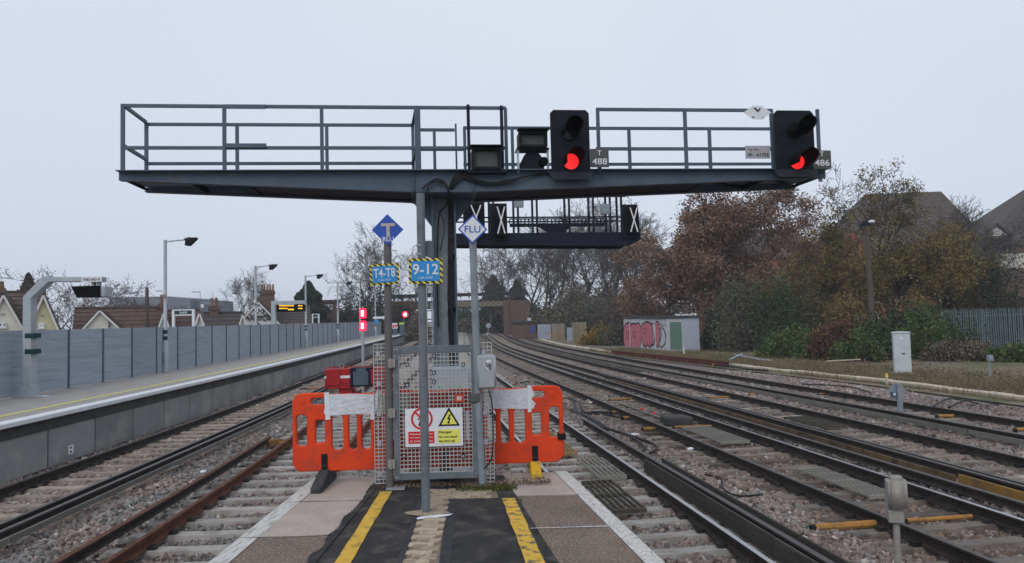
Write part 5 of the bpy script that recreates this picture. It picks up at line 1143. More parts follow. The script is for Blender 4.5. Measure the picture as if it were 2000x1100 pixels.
# concrete cable trough, with single lids near by
tr = thing('cable_trough', 'pale concrete cable trough along the verge', 'trough', (trough_x(26), 26, -1.11))
y = 12.0; LID = MB().box((-.21, -.47, 0), (.21, .47, .12)).mesh('lid', 'trough_concrete', bevel=.012)
while y < 95:
    s = (trough_x(y + .5) - trough_x(y - .5)); o = link('lid', LID, tr); o.location = (trough_x(y) - tr.location.x + rng.uniform(-.02, .02), y - 26, rng.uniform(-.01, .02)); o.rotation_euler = (rng.uniform(-.01, .01), rng.uniform(-.02, .02), math.atan(-s) + rng.uniform(-.015, .015)); y += .96 * math.cos(math.atan(s))
ed = thing('timber_edging', 'dark red timber edging in front of the hut beside the outermost track', 'edging', (trough_x(46) - .45, 46, -1.12))
ys = [39.0, 43, 47, 51, 55]
for a, b in zip(ys[:-1], ys[1:]):
    MB().bar((trough_x(a) - .5 - ed.location.x, a - 46, .14), (trough_x(b) - .5 - ed.location.x, b - 46 - .03, .14), .12, .34).build('timber', 'edging_red', ed, bevel=.01)
# round disc sign seen from behind
SF = Frame((0, 18.1), R(6)); t, f = SF.thing('disc_sign', 'round grey sign seen from behind on a stub post between the tracks', 'sign', 1760, 832, 0, z=-1.15)
a, b = f(1755, 832), f(1766, 748); MB().box((-.065, -.03, 0), (.065, .03, b.z)).build('post', 'steel_pale', t, bevel=.005)
q = f(1754, 766); disc((q.x, .05, q.z), (f(1769, 766).x - f(1738, 766).x) / 2, 24, .012).build('disc', 'steel_pale', t)
q = f(1747, 770); MB().box((q.x - .08, .0, q.z - .06), (q.x + .06, .037, q.z + .06)).build('clamp', 'steel_grey', t); MB().box((q.x - .03, -.012, q.z - .03), (q.x + .03, -.002, q.z + .03)).build('tag_plate', 'sign_white', t)
# rounded box on a pole, near
NF = Frame((0, gz(1753, 1112, -1.15).y), R(-20)); t, f = NF.thing('post_box', 'brown grey rounded box on a thin pole beside the near grids', 'trackside box', 1753, 1108, 0, z=-1.15)
q = f(1750, 1010); MB().tube([(0, 0, 0), (q.x, 0, q.z)], .030, 10).build('pole', 'hinge', t, smooth=True)
a, b = f(1734, 1014), f(1764, 996); MB().box((a.x, -.07, a.z - .02), (b.x, .07, b.z)).build('collar', 'hinge', t, bevel=.008)
a, b = f(1731, 996), f(1771, 931); w = b.x - a.x; h = b.z - a.z; cx_ = (a.x + b.x) / 2
bm = bmesh.new(); bmesh.ops.create_cube(bm, size=1, matrix=Matrix.Translation((cx_, 0, (a.z + b.z) / 2)) @ Matrix.Diagonal((w * .92, .20, h, 1))); bmesh.ops.bevel(bm, geom=list(bm.edges), offset=.035, segments=4, affect='EDGES')
me = bpy.data.meshes.new('head'); bm.to_mesh(me); bm.free(); me.materials.append(MATS['hinge']); me.polygons.foreach_set('use_smooth', [True] * len(me.polygons)); link('head', me, t)
MB().box((cx_ - w * .47, -.085, (a.z + b.z) / 2 - h * .35), (cx_ - w * .461, .085, (a.z + b.z) / 2 + h * .35)).build('side_plate', 'galv', t)
# small post on the verge, marker peg
p = gz(1934, 740, -1.1); t = thing('marker_post', 'short grey post with a small box head among dead leaves on the verge', 'post', (p.x, p.y, -1.1)); MB().tube([(0, 0, 0), (0, 0, .75)], .05, 8).build('stem', 'steel_pale', t); MB().box((-.07, -.09, .68), (.13, .07, .92)).build('head', 'steel_pale', t, bevel=.02)
p = gz(1732.5, 752, -1.1); t = thing('marker_peg', 'small yellowish peg beside the concrete trough', 'peg', (p.x, p.y, -1.1)); MB().box((-.03, -.03, 0), (.03, .03, .40)).build('stake', 'trough_concrete', t); MB().box((-.038, -.038, .28), (.038, .038, .42)).build('cap', 'sign_yellow', t)
p = gz(1336, 694, -1.1); t = thing('marker_peg', 'thin white peg in the grass in front of the green door', 'peg', (p.x, p.y, -1.1)); MB().box((-.04, -.03, 0), (.04, .03, .6)).build('stake', 'sign_white', t); MB().box((-.045, -.035, .5), (.045, .035, .55)).build('cap', 'sign_grey', t)
# palisade fence
P0, P1 = gz(1857, 690, -1.1), gz(2000, 685, -1.1); dv = (P1 - P0); dv.z = 0; Ln = dv.length; dv.normalize(); P0.y = P0.y; 
t = thing('palisade_fence', 'grey green steel palisade fence at the edge of the bushes', 'fence', (P0.x, P0.y, -1.1), math.atan2(dv.y, dv.x))
hp = 2.75; pale = MB().prism([(-.040, 0), (.040, 0), (.040, hp - .12), (.0, hp), (-.040, hp - .12)], (0, .006, 0), (1, 0, 0), (0, 0, 1), .012).mesh('pale', 'palisade')
n = int((Ln + 3.2) / .16)
for i in range(n): o = link('pale', pale, t); o.location = (-.6 + .16 * i, 0, rng.uniform(-.02, .02)); o.rotation_euler.y = rng.uniform(-.012, .012)
for z in (.5, 2.25): MB().box((-.7, .008, z), (-.6 + .16 * n, .06, z + .05)).build('rail', 'palisade', t)
for i in range(3): MB().box((-.3 + 2.75 * i - .05, .065, 0), (-.3 + 2.75 * i + .05, .16, hp - .1)).build('post', 'palisade', t)
# lamp column in the bushes
fr = Frame((0, 45), 0); t, f = fr.thing('lamp_column', 'dark wooden pole with a round white lamp rising from the bushes', 'lamp post', 1703, 600, 0, z=-1.1); q = f(1692, 440); MB().tube([(0, 0, 0), (q.x, 0, q.z)], [.20, .13], 10).build('pole', 'wood_pole', t); c_ = f(1699, 434); MB().lathe([(.08, -.09), (.19, -.04), (.18, .06), (.08, .10)], (c_.x, -.2, c_.z), 12).build('lamp_globe', 'sign_white', t); c_ = f(1689, 438); MB().prism([(c_.x - .45, c_.z - .15), (c_.x + .3, c_.z - .1), (c_.x + .2, c_.z + .22), (c_.x - .15, c_.z + .15)], (0, .1, 0), (1, 0, 0), (0, 0, 1), .25).build('bracket', 'steel_dark', t)

# track-level details: walking grids, orange sleeves, cables
def grid(k, y0, y1, off, w, nb, label, mat, z=SLP_Z + .06):
    p = tx(k, (y0 + y1) / 2, off); t = thing('walking_grid', label, 'grid', (p.x, p.y, z), math.atan(-tslope(k, (y0 + y1) / 2)), 'walking grids between the rails'); L = y1 - y0
    SL = MB().box((-.011, -L / 2, 0), (.011, L / 2, .04)).mesh('bar', mat)
    for i in range(nb): o = link('bar', SL, t); o.location = (-w / 2 + w * i / (nb - 1), 0, 0)
    for yy in (-L / 2 - .02, 0, L / 2 + .02): MB().box((-w / 2 - .02, yy - .02, -.02), (w / 2 + .02, yy + .02, .036)).build('cross_bar', mat, t)
grid(3, 10.55, 12.4, -.02, .46, 6, 'dark steel walking grid close to the white platform edge', 'grid_steel'); grid(4, 15.85, 18.0, .10, .62, 7, 'pale walking grid near the square black box', 'grid_pale'); grid(4, 11.0, 12.95, .10, .40, 6, 'dark walking grid behind the rounded post box', 'grid_pale')
grid(5, 17.6, 19.3, .05, .60, 8, 'dark walking grid behind the yellow guard boards', 'grid_steel'); grid(3, 15.0, 17.6, .0, .42, 7, 'tan timber walking grid seen through the right barrier', 'grid_wood'); grid(3, 12.7, 14.3, .32, .46, 6, 'pale walking grid at the foot of the orange barrier', 'grid_pale')
def sleeve(pts_, label, black=True, r=.030):
    P = [gz(x, y, -1.09) for x, y in pts_]; t = thing('cable_sleeve', label, 'cable sleeve', P[0]); inv = t.matrix_world.inverted(); q = [inv @ p + Vector((0, 0, .035)) for p in P]
    MB().tube(q, r, 8).build('sleeve', 'orange_sleeve', t, smooth=True); d = (q[0] - q[-1]).normalized(); MB().tube([q[0] + d * .005, q[0] + d * (.30 if r >= .05 and len(label) % 2 else .06)], r * .85, 8).build('cable_tail', 'cable', t)
sleeve([(1592, 1036), (1710, 1028)], 'orange cable sleeve crossing beside the rounded post box', r=.05); sleeve([(1772, 1022), (1898, 1014)], 'orange cable sleeve between the rails behind the rounded post box'); sleeve([(1318, 837), (1390, 835)], 'orange sleeve next to the pale walking grid'); sleeve([(1257, 841), (1280, 840)], 'short orange sleeve end left of the dark rail near the black box', r=.045); sleeve([(1217, 819), (1233, 818)], 'short orange sleeve end where two cables meet the rail, lower one', r=.045); sleeve([(1195, 808), (1210, 807)], 'short orange sleeve end where two cables meet the rail, upper one', r=.045)
sleeve([(1192, 783), (1236, 780)], 'faded orange sleeve between the rails ahead of the black box'); sleeve([(1385, 779), (1428, 777)], 'orange sleeve across the tan sleepers'); sleeve([(1464, 773), (1474, 772)], 'tiny orange sleeve end on the pink ballast', r=.045); sleeve([(1832, 816), (1862, 815)], 'orange sleeve between the outermost rails', r=.045); sleeve([(1985, 843), (2010, 842)], 'orange sleeve under the outermost rail', r=.05); sleeve([(1600, 772), (1614, 771)], 'faint orange sleeve on the outermost track'); sleeve([(600, 761), (640, 759)], 'orange sleeve across the sleepers beside the dark left rail', r=.05)
def gcable(pts_, r, label, z=-1.08, mat='cable'):
    P = [gz(x, y, z) + Vector((0, 0, r + (dz if False else 0))) for x, y in pts_]; t = thing('ground_cable', label, 'cable', P[0]); inv = t.matrix_world.inverted(); cable('cable', [inv @ p for p in P], r, t, mat); MB().tube([inv @ P[0], inv @ (P[0] + (P[0] - P[1]).normalized() * .08)], r * 1.5, 7).build('end_cap', 'orange_sleeve' if mat == 'cable' and r > .028 else 'cable', t)
gcable([(1103, 779), (1118, 785), (1125, 800), (1132, 808), (1165, 807), (1196, 808)], .03, 'black cable from the orange barrier to the upper sleeve end'); gcable([(1110, 778), (1130, 788), (1137, 802), (1150, 810), (1185, 812), (1217, 819)], .03, 'black cable from the orange barrier to the lower sleeve end')
gcable([(1108, 800), (1130, 810), (1155, 820), (1175, 836), (1205, 845), (1235, 858), (1258, 875), (1255, 885)], .03, 'black cable looping to the guard boards, inner one'); gcable([(1112, 802), (1140, 812), (1165, 824), (1190, 840), (1230, 853), (1270, 867), (1283, 878), (1270, 888)], .03, 'black cable looping to the guard boards, outer one')
gcable([(1005, 752), (1030, 747), (1055, 750), (1072, 757)], .03, 'thin black cable arching above the right barrier'); gcable([(1385, 930), (1408, 935), (1412, 955), (1440, 970), (1490, 968)], .015, 'thin black wire on the pink ballast'); 
gcable([(1825, 795), (1850, 781), (1880, 783), (1910, 790)], .025, 'black cable hump beside the outermost rail, first of two', z=-1.0); gcable([(1855, 797), (1890, 783), (1930, 788), (1950, 793)], .025, 'black cable hump beside the outermost rail, second of two', z=-1.0)
gcable([(1570, 752), (1610, 753), (1660, 757), (1700, 768)], .025, 'black cable lying along the verge side of the outermost rail', z=-1.05); gcable([(1395, 715), (1430, 718), (1460, 723), (1500, 726)], .05, 'black cables heaped in front of the red timber edging', z=-1.05); gcable([(1150, 741), (1190, 741), (1225, 744), (1255, 758), (1300, 764), (1340, 772)], .03, 'black cable winding past the far sleepers')
for j in range(5):                    # the bundle beside the conductor rail
    t = thing('ground_cable', 'black cable in the bundle along the dark conductor rail', 'cable', tx(4, 9, 1.45 + .05 * j) + Vector((0, 0, -1.08)), group='cables in the bundle along the conductor rail'); inv = t.matrix_world.inverted()
    cable('cable', [inv @ (tx(4, yy, 1.42 + .055 * j + .05 * math.sin(yy * .9 + j * 1.7)) + Vector((0, 0, -1.075 + .02 * (j % 2)))) for yy in (5, 7, 9, 11, 13, 15, 17.5, 20, 23, 27)], .022, t)
    MB().tube([inv @ (tx(4, 14, 1.42 + .055 * j + .05 * math.sin(14 * .9 + j * 1.7)) + Vector((0, 0, -1.065 + .02 * (j % 2)))), inv @ (tx(4, 14.06, 1.42 + .055 * j + .05 * math.sin(14 * .9 + j * 1.7)) + Vector((0, 0, -1.065 + .02 * (j % 2))))], .03, 6).build('cable_tie', 'rubber', t)
# points equipment: black box and rod
p = gz(1320, 826, -1.07); t = thing('points_box', 'low black octagonal box between the rails', 'box', (p.x, p.y, -1.08), R(8)); MB().prism([(-.36, -.2), (-.26, -.42), (.28, -.42), (.38, -.2), (.34, .35), (-.30, .35)], (0, 0, .17), (1, 0, 0), (0, 1, 0), -.17).build('case', 'wall_dark', t, bevel=.01); MB().prism([(-.30, -.2), (-.22, -.34), (.24, -.34), (.32, -.2), (.28, .3), (-.25, .3)], (0, 0, .172), (1, 0, 0), (0, 1, 0), .012).build('lid', 'guard_board', t)
P0, P1 = gz(1212, 788, -1.05), gz(1296, 818, -1.05); t = thing('points_rod', 'flat grey rod with red joints leading to the black box', 'rod', P0); d = P1 - P0
for a, b in ((0, .5), (.56, 1)): MB().bar(d * a, d * b, .09, .03).build('bar', 'guard_grey', t)
for a in (.48, .75): MB().lathe([(.05, 0), (.05, .05), (.03, .06)], tuple(d * a + Vector((.07, 0, 0))), 8).build('red_joint', 'sign_red', t)
# litter
for i, (x, y, lab) in enumerate(((340, 914, 'crumpled white litter on the grey ballast'), (12, 928, 'white litter scrap against the platform wall'), (1155, 788, 'white rag on the ballast near the barrier cables'), (1349, 880, 'white can between the rails'), (1240, 851, 'white scrap beside the dark rail'), (397, 925, 'thin white scrap near the rusty conductor rail'))):
    p = gz(x, y, -1.10); t = thing('litter', lab, 'litter', p, rng.uniform(0, 3)); bm = bmesh.new(); bmesh.ops.create_icosphere(bm, subdivisions=2, radius=.06)
    for v in bm.verts: v.co = Vector((v.co.x * 1.5, v.co.y, v.co.z * .5)) + Vector((rng.uniform(-.015, .015), rng.uniform(-.015, .015), rng.uniform(-.015, .015)))
    me = bpy.data.meshes.new('scrap'); bm.to_mesh(me); bm.free(); me.materials.append(MATS['litter_white']); link('scrap', me, t, loc=(0, 0, .03))
# pale planks lying in the grass, concrete slabs
for (a, b, lab) in (((1425, 704), (1450, 693), 'pale plank propped in the dry grass, steep one'), ((1436, 694), (1480, 703), 'pale plank in the dry grass, long one'), ((1615, 707), (1680, 704), 'grey concrete slab lying at the edge of the bushes'), ((1480, 703), (1505, 706), 'pale plank end in the dry grass')):
    P0, P1 = gz(*a, -1.0), gz(*b, -1.0); t = thing('plank', lab, 'plank', P0); MB().bar((0, 0, .04), (P1 - P0) + Vector((0, 0, .06)), .14, .05).build('board', 'trough_concrete' if 'slab' in lab else 'hut_blue', t)
# ------------------------------------------------------------------ houses behind the opposite platform
def courses(mb, e0, e1, r0, r1, n, th=.05):               # stepped tile courses from eaves edge e0-e1 up to ridge edge r0-r1
    e0, e1, r0, r1 = map(Vector, (e0, e1, r0, r1)); nn = (e1 - e0).cross(r0 - e0).normalized()
    if nn.z < 0: nn = -nn
    for i in range(n):
        a, b = i / n, (i + 1.12) / n; b = min(b, 1)
        p = [e0.lerp(r0, a) + nn * th, e1.lerp(r1, a) + nn * th, e1.lerp(r1, b) + nn * .005, e0.lerp(r0, b) + nn * .005, e0.lerp(r0, a), e1.lerp(r1, a)]
        mb.add(p, [(0, 1, 2, 3), (4, 5, 1, 0)])
    mb.add([e0 - nn * .08, e1 - nn * .08, r1 - nn * .08, r0 - nn * .08], [(0, 3, 2, 1)])
    return mb
def gable(t, f, ap, lf, rt, v, depth, wall, roof, n=14, board='render_white', zb=-1.2, oh=.18):
    A, L_, R_ = f(*ap, v), f(*lf, v), f(*rt, v); y0 = A.y
    # extend the slopes down to a common eaves level behind the fence
    ze = min(L_.z, R_.z) - .6
    kl = (A.z - ze) / (A.z - L_.z); kr = (A.z - ze) / (A.z - R_.z); xl = A.x + (L_.x - A.x) * kl; xr_ = A.x + (R_.x - A.x) * kr
    zg = zb - t.location.z
    MB().prism([(xl + .1, zg), (xr_ - .1, zg), (xr_ - .1, ze + .02), (A.x, A.z - .1), (xl + .1, ze + .02)], (0, y0 + depth, 0), (1, 0, 0), (0, 0, 1), depth).build('gable_wall', wall, t)
    mb = MB(); courses(mb, (xl, y0 - oh, ze), (xl, y0 + depth, ze), (A.x, y0 - oh, A.z), (A.x, y0 + depth, A.z), n); courses(mb, (xr_, y0 - oh, ze), (xr_, y0 + depth, ze), (A.x, y0 - oh, A.z), (A.x, y0 + depth, A.z), n)
    ro = mb.build('roof', roof, t)
    for xe in (xl, xr_): MB().bar((A.x, y0 - oh + .02, A.z - .10), (xe, y0 - oh + .02, ze - .10), .05, .11, up=(0, 0, 1)).build('barge_board', board, ro)
    return A
def win(t, f, x0, y0, x1, y1, v, panes=2):
    a, b = f(x0, y1, v), f(x1, y0, v); y = a.y; o = MB().box((a.x, y - .04, a.z), (b.x, y + .02, b.z)).build('window', 'window_white', t); w = (b.x - a.x) / panes
    for i in range(panes): MB().box((a.x + w * i + .07, y - .048, a.z + .08), (a.x + w * (i + 1) - .05, y - .041, b.z - .08)).build('pane', 'glass', o)
    MB().box((a.x - .06, y - .09, a.z - .06), (b.x + .06, y - .001, a.z - .003)).build('sill', 'render_white', o)
def chimney(t, f, x0, y0, x1, y1, v, npots, poth, mat='brick_dark', d=.7):
    a, b = f(x0, y1, v), f(x1, y0, v); y = a.y; o = MB().box((a.x, y - d / 2, a.z - 1.5), (b.x, y + d / 2, b.z)).build('chimney', mat, t); MB().box((a.x - .07, y - d / 2 - .07, b.z - .32), (b.x + .07, y + d / 2 + .07, b.z - .12)).build('corbel', mat, o)
    for i in range(npots):
        x = a.x + (b.x - a.x) * (i + .5) / npots; rp = min(.17, (b.x - a.x) / npots * .40); MB().lathe([(rp, 0), (rp * .9, .1), (rp * .75, poth * .8), (rp * .95, poth)], (x, y, b.z - .002), 8).build('chimney_pot', 'terracotta', o)
def house(Y, px, label): 
    fr = Frame(py_(px, 640, Y), math.atan((1000 - px) / FPX) * .92); return fr.thing('house', label, 'house', px, 640, 0, z=-1.2)
def main_roof(t, f, x0, x1, yr_, v, roof, n=16, wall='brick', run=3.5, drop=3.2, run2=None):
    a, b = f(x0, yr_, v + run), f(x1, yr_, v + run); y0 = f(x0, yr_, v).y; ze = a.z - drop
    mb = MB(); courses(mb, (a.x, y0, ze), (b.x, y0, ze), (a.x, a.y, a.z), (b.x, a.y, a.z), n); courses(mb, (a.x, a.y + run, ze), (b.x, a.y + run, ze), (a.x, a.y, a.z), (b.x, a.y, a.z), 4)
    ro = mb.build('roof', roof, t); MB().bar((a.x, a.y, a.z + .04), (b.x, a.y, a.z + .04), .25, .12).build('ridge_tiles', roof, ro)
    MB().box((a.x + .1, y0 + .15, 0), (b.x - .1, a.y + run - .15, ze + .02)).build('wall', wall, t)
    for x in (a.x + .1, b.x - .16): MB().prism([(y0 + .15, ze), (a.y + run - .15, ze), (a.y, a.z - .08)], (x, 0, 0), (0, 1, 0), (0, 0, 1), .06).build('end_wall', wall, t)
    return a, b
t, f = house(44, 50, 'pale cottage with a cream gable and a yellow gable under a dark tiled roof')
main_roof(t, f, 12, 90, 571, 0, 'tile_brown', 11, 'render_cream')
gable(t, f, (7, 574), (-30, 640), (44, 638), -1.6, 4.8, 'render_cream', 'tile_brown'); gable(t, f, (85, 574), (60, 628), (113, 641), -2.4, 5.5, 'render_yellow', 'tile_brown')
chimney(t, f, -6, 563, 11, 573, 1.5, 1, .4, 'brick_dark'); win(t, f, -3, 629, 12, 640, -1.65); win(t, f, 75, 631, 87, 641, -2.45)
for (px, py, v) in ((6, 614, -1.62), (83, 616.5, -2.42)): q = f(px, py, v); MB().box((q.x - .09, q.y - .03, q.z - .03), (q.x + .09, q.y, q.z + .04)).build('vent', 'hinge', t)
t, f = house(47, 240, 'cottage with one cream gable under a long red tiled roof')
main_roof(t, f, 146, 318, 603, 0, 'tile_red', 11, 'render_cream'); gable(t, f, (195, 604), (162, 640), (232, 638), -2.2, 5.0, 'render_cream', 'tile_red'); q = f(213.5, 632, -2.25); MB().box((q.x - .06, q.y - .03, q.z - .25), (q.x + .06, q.y + .02, q.z + .2)).build('slit_window', 'glass', t)
chimney(t, f, 308, 593, 326, 602, 3.4, 1, .6)
t, f = house(50, 350, 'terraced cottage with small white gables behind the station nameboard')
main_roof(t, f, 327, 392, 607, 0, 'tile_red', 11, 'render_cream'); gable(t, f, (320, 609), (309, 641), (332, 641), -2.0, 5, 'render_white', 'tile_red'); gable(t, f, (389, 609), (379, 640), (401, 640), -2.0, 5, 'render_white', 'tile_red')
t, f = house(54, 435, 'brown roofed cottage with a twin-pot chimney')
main_roof(t, f, 396, 474, 612, 0, 'tile_dark', 10, 'render_cream'); gable(t, f, (474, 612), (467, 636), (482, 636), -1.0, 3, 'render_white', 'tile_dark'); chimney(t, f, 409, 598, 427, 612, 3.5, 2, .62)
t, f = house(60, 520, 'white gabled house with climbing plant and a tall five-pot chimney')
main_roof(t, f, 508, 606, 600, 0, 'tile_dark', 14, 'render_white', 4.0); gable(t, f, (504.5, 588), (478, 617), (549, 634), -2.6, 6.5, 'render_white', 'tile_dark'); win(t, f, 502.5, 601, 512, 615, -2.65, 2); chimney(t, f, 508.5, 567, 536, 592, 2.0, 5, .5, 'brick_dark', .9)
vn = MB()
for i in range(26):
    x, y = rng.uniform(486, 536), rng.uniform(612, 634)
    if y < 612 + abs(x - 512) * .2: continue
    p = f(x, y, -2.66); vn.tube([p, p + Vector((rng.uniform(-.5, .5), -.02, rng.uniform(-.1, .6))), p + Vector((rng.uniform(-.8, .8), -.03, rng.uniform(.1, .9)))], .035, 4)
vn.build('climber', 'twig_dark', t)
t, f = house(95, 642, 'brown brick house with a flat roof beyond the conifer'); a, b = f(618, 640), f(662, 590); MB().box((a.x, 0, 0), (b.x, 6, b.z)).build('wall', 'brick_dark', t); MB().box((a.x - .2, -.3, b.z + .002), (b.x + .2, 6.2, b.z + .3)).build('roof', 'tile_dark', t); win(t, f, 634, 595, 649, 604, -.02, 2)
t, f = Frame((0, 130), 0).thing('office_block', 'large grey roofed building far behind the cottages', 'building', 290, 640, 0, z=-1.2)
MB().prism([(f(205, 600).x, 0), (f(372, 600).x, 0), (f(372, 600).x, f(372, 584).z), (f(347, 582).x, f(347, 582).z), (f(330, 579).x, f(330, 579).z), (f(214, 581).x, f(214, 581).z)], (0, 20, 0), (1, 0, 0), (0, 0, 1), 20).build('wall', 'slate_blue', t)
for (x0, x1, y0, y1) in ((258, 300, 592, 597), (333, 362, 596, 602), (220, 250, 594, 598)): a, b = f(x0, y1, -.1), f(x1, y0, -.1); MB().box((a.x, -.08, a.z), (b.x, -.01, b.z)).build('window_band', 'glass', t)
MB().prism([(f(365, 600).x, 0), (f(400, 600).x, 0), (f(396, 596).x, f(396, 594).z), (f(380, 588).x, f(380, 588).z), (f(365, 587).x, f(365, 587).z)], (0, 8, 0), (1, 0, 0), (0, 0, 1), 6).build('side_roof', 'slate_grey', t); a, b = f(393, 601, -.1), f(398, 594, -.1); MB().box((a.x, -.2, a.z), (b.x, -.1, b.z)).build('dormer_window', 'window_white', t)
# poles and aerials
t, f = Frame((0, 49), 0).thing('utility_pole', 'dark wooden utility pole behind the fence', 'pole', 288, 640, 0, z=-1.2); MB().tube([(0, 0, 0), (f(287, 562).x, 0, f(287, 562).z)], [.15, .11], 8).build('pole', 'wood_pole', t)
for (x, y) in ((235, 574), (320, 588)): cable('wire', [f(287, 566), f((287 + x) / 2, (566 + y) / 2 + 3), f(x, y, 2)], .012, t, n=4)
for (x, y0, y1, sx, lab) in ((391, 568, 600, -1, 'television aerial above the brown roofed cottage'), (320, 566, 592, -1, 'television aerial beside the single chimney'), (2, 541, 565, 1, 'television aerial on the cream cottage chimney')):
    t, f = Frame((0, 52), 0).thing('tv_aerial', lab, 'aerial', x, y1, 0); q = f(x, y0); MB().tube([(0, 0, -.3), (0, 0, q.z)], .02, 5).build('mast', 'steel_pale', t); MB().tube([(0, 0, q.z - .1), (sx * .55, 0, q.z - .1)], .015, 4).build('boom', 'steel_pale', t)
    for i in range(6): MB().tube([(sx * (.1 + .09 * i), -.18, q.z - .1), (sx * (.1 + .09 * i), .18, q.z - .04)], .010, 4).build('element', 'steel_pale', t)

# ------------------------------------------------------------------ footbridge and far end of the station
t, f = Frame((0, 128), R(2)).thing('footbridge', 'dark lattice footbridge with brick abutment over the distant tracks', 'bridge', 900, 640, 0, z=-1.1)
a, b = f(752, 604.5), f(996, 586); zb_, zt2 = a.z, b.z
for z in (zb_, zt2): MB().box((a.x, -.15, z - .12), (b.x, .15, z + .12)).build('chord', 'bridge_dark', t)
n = 24; 
MB().box((a.x, 2.9, zb_ + .1), (b.x, 3.0, zt2 - .1)).build('far_girder', 'bridge_tan', t)
for i in range(n):
    x0, x1 = a.x + (b.x - a.x) * i / n, a.x + (b.x - a.x) * (i + 1.6) / n
    for s in (0, 1): MB().bar((x0, -.02 + .05 * s, zb_ if s else zt2), (min(x1, b.x), -.02 + .05 * s, zt2 if s else zb_), .06, .26, up=(0, 1, 0)).build('lattice_bar', 'bridge_dark', t)
MB().box((a.x, .2, zb_ - .1), (b.x, 3.0, zb_ + .1)).build('deck', 'bridge_dark', t); c_, d_ = f(752, 581), f(1030, 571.5)
for z in (c_.z, (c_.z + d_.z) / 2, d_.z): MB().box((c_.x, -.06, z - .16), (d_.x, .06, z + .16)).build('parapet_rail', 'bridge_dark', t)
for i in range(18): x = c_.x + (d_.x - c_.x) * i / 17; MB().box((x - .1, -.13, c_.z - .5), (x + .1, .13, d_.z + .1)).build('parapet_post', 'bridge_dark', t)
MB().box((c_.x, .8, c_.z - .2), (f(812, 600).x, 1.2, d_.z)).build('parapet_panel', 'bridge_dark', t)
a, b = f(989, 650), f(1034, 586); MB().box((a.x, -.6, 0), (b.x, 4, b.z)).build('abutment', 'brick_dark', t); a, b = f(984, 650), f(994, 590); MB().box((a.x, -.9, 0), (b.x - .01, -.605, b.z)).build('pilaster', 'brick_dark', t)
a, b = f(752, 660), f(806, 588); MB().box((a.x, -.2, 0), (b.x, 4, b.z)).build('abutment', 'brick', t)
t, f = Frame((0, 100), 0).thing('brick_hut', 'low dark brick building with a flat roof beside the distant abutment', 'building', 1022, 657, 0, z=-1.1); a, b = f(1001, 657), f(1046, 630); MB().box((a.x, 0, 0), (b.x, 4, b.z)).build('wall', 'brick_dark', t); MB().box((a.x - .25, -.3, b.z + .002), (b.x + .25, 4.2, b.z + .25)).build('roof', 'wall_dark', t); c_ = f(1034, 621); MB().box((c_.x - .25, 1, b.z + .26), (c_.x + .25, 1.5, c_.z)).build('roof_vent', 'cabinet_grey', t); a, b = f(1036, 650, -.02), f(1042, 637, -.02); MB().box((a.x, -.05, a.z), (b.x, -.01, b.z)).build('blue_door', 'sign_blue', t)
t, f = Frame((0, 108), 0).thing('disc_sign', 'round grey sign by the distant track', 'sign', 954, 655, 0, z=-1.1); q = f(954, 636); MB().tube([(0, 0, 0), (0, 0, q.z)], .06, 6).build('post', 'steel_pale', t); disc((q.x, -.08, q.z), .36, 16, .03).build('disc', 'cabinet_blue', t)
for (x, y, lab) in ((941, 648, 'white rubble heap by the distant rails, taller one'), (950, 653, 'white rubble heap by the distant rails, low one')):
    p = gz(x, y + 3, -1.1); t = thing('rubble', lab, 'rubble', p); 
    for i in range(5): MB().bar((rng.uniform(-.8, .8), rng.uniform(-.3, .3), .05), (rng.uniform(-.8, .8), rng.uniform(-.3, .3), rng.uniform(.2, .7)), .18, .1).build('block', 'hut_blue', t)
# train far away
p = tx(4, 168); t = thing('train', 'white train front with a red tail light far along the tracks', 'train', (p.x, p.y, RAIL_Z), math.atan(-tslope(4, 168)))
MB().prism([(-1.38, .5), (1.38, .5), (1.40, 2.4), (1.15, 3.4), (.6, 3.75), (-.6, 3.75), (-1.15, 3.4), (-1.40, 2.4)], (0, 40, 0), (1, 0, 0), (0, 0, 1), 39.7).build('body', 'train_white', t, bevel=.1); MB().prism([(-1.0, 1.9), (1.0, 1.9), (.85, 3.1), (-.85, 3.1)], (0, .28, 0), (1, 0, 0), (0, 0, 1), .03).build('windscreen', 'train_grey', t); MB().box((-1.2, .4, .1), (1.2, 39, .49)).build('underframe', 'black_paint', t)
for s in (-1, 1): disc((s * 1.05, .27, 1.2), .16, 12, .05).build('tail_light', 'lamp_redglow', t)

# ------------------------------------------------------------------ buildings on the right
t, f = Frame((0, 82), R(-6)).thing('apartment_building', 'large brick building with a broad grey tiled hip roof behind the trees', 'building', 1770, 640, 0, z=-1.1)
e0, e1 = f(1606, 512, 0), f(1962, 505, 0); ze = (e0.z + e1.z) / 2; r0, r1 = f(1688, 371, 6.5), f(1838, 383, 6.5); zr_ = (r0.z + r1.z) / 2
mb = MB(); courses(mb, (e0.x, 0, ze), (e1.x, 0, ze), (r0.x, 6.5, zr_), (r1.x, 6.5, zr_), 34, .05)
mb.add([(e0.x, 0, ze), (e0.x, 13, ze), (r0.x, 6.5, zr_)], [(0, 1, 2)]); mb.add([(e1.x, 0, ze), (e1.x, 13, ze), (r1.x, 6.5, zr_)], [(0, 1, 2)]); mb.add([(e0.x, 13, ze), (e1.x, 13, ze), (r1.x, 6.5, zr_), (r0.x, 6.5, zr_)], [(0, 1, 2, 3)])
mb.build('roof', 'tile_grey', t); MB().box((e0.x + .5, .5, 0), (e1.x - .5, 12.5, ze + .01)).build('wall', 'brick', t)
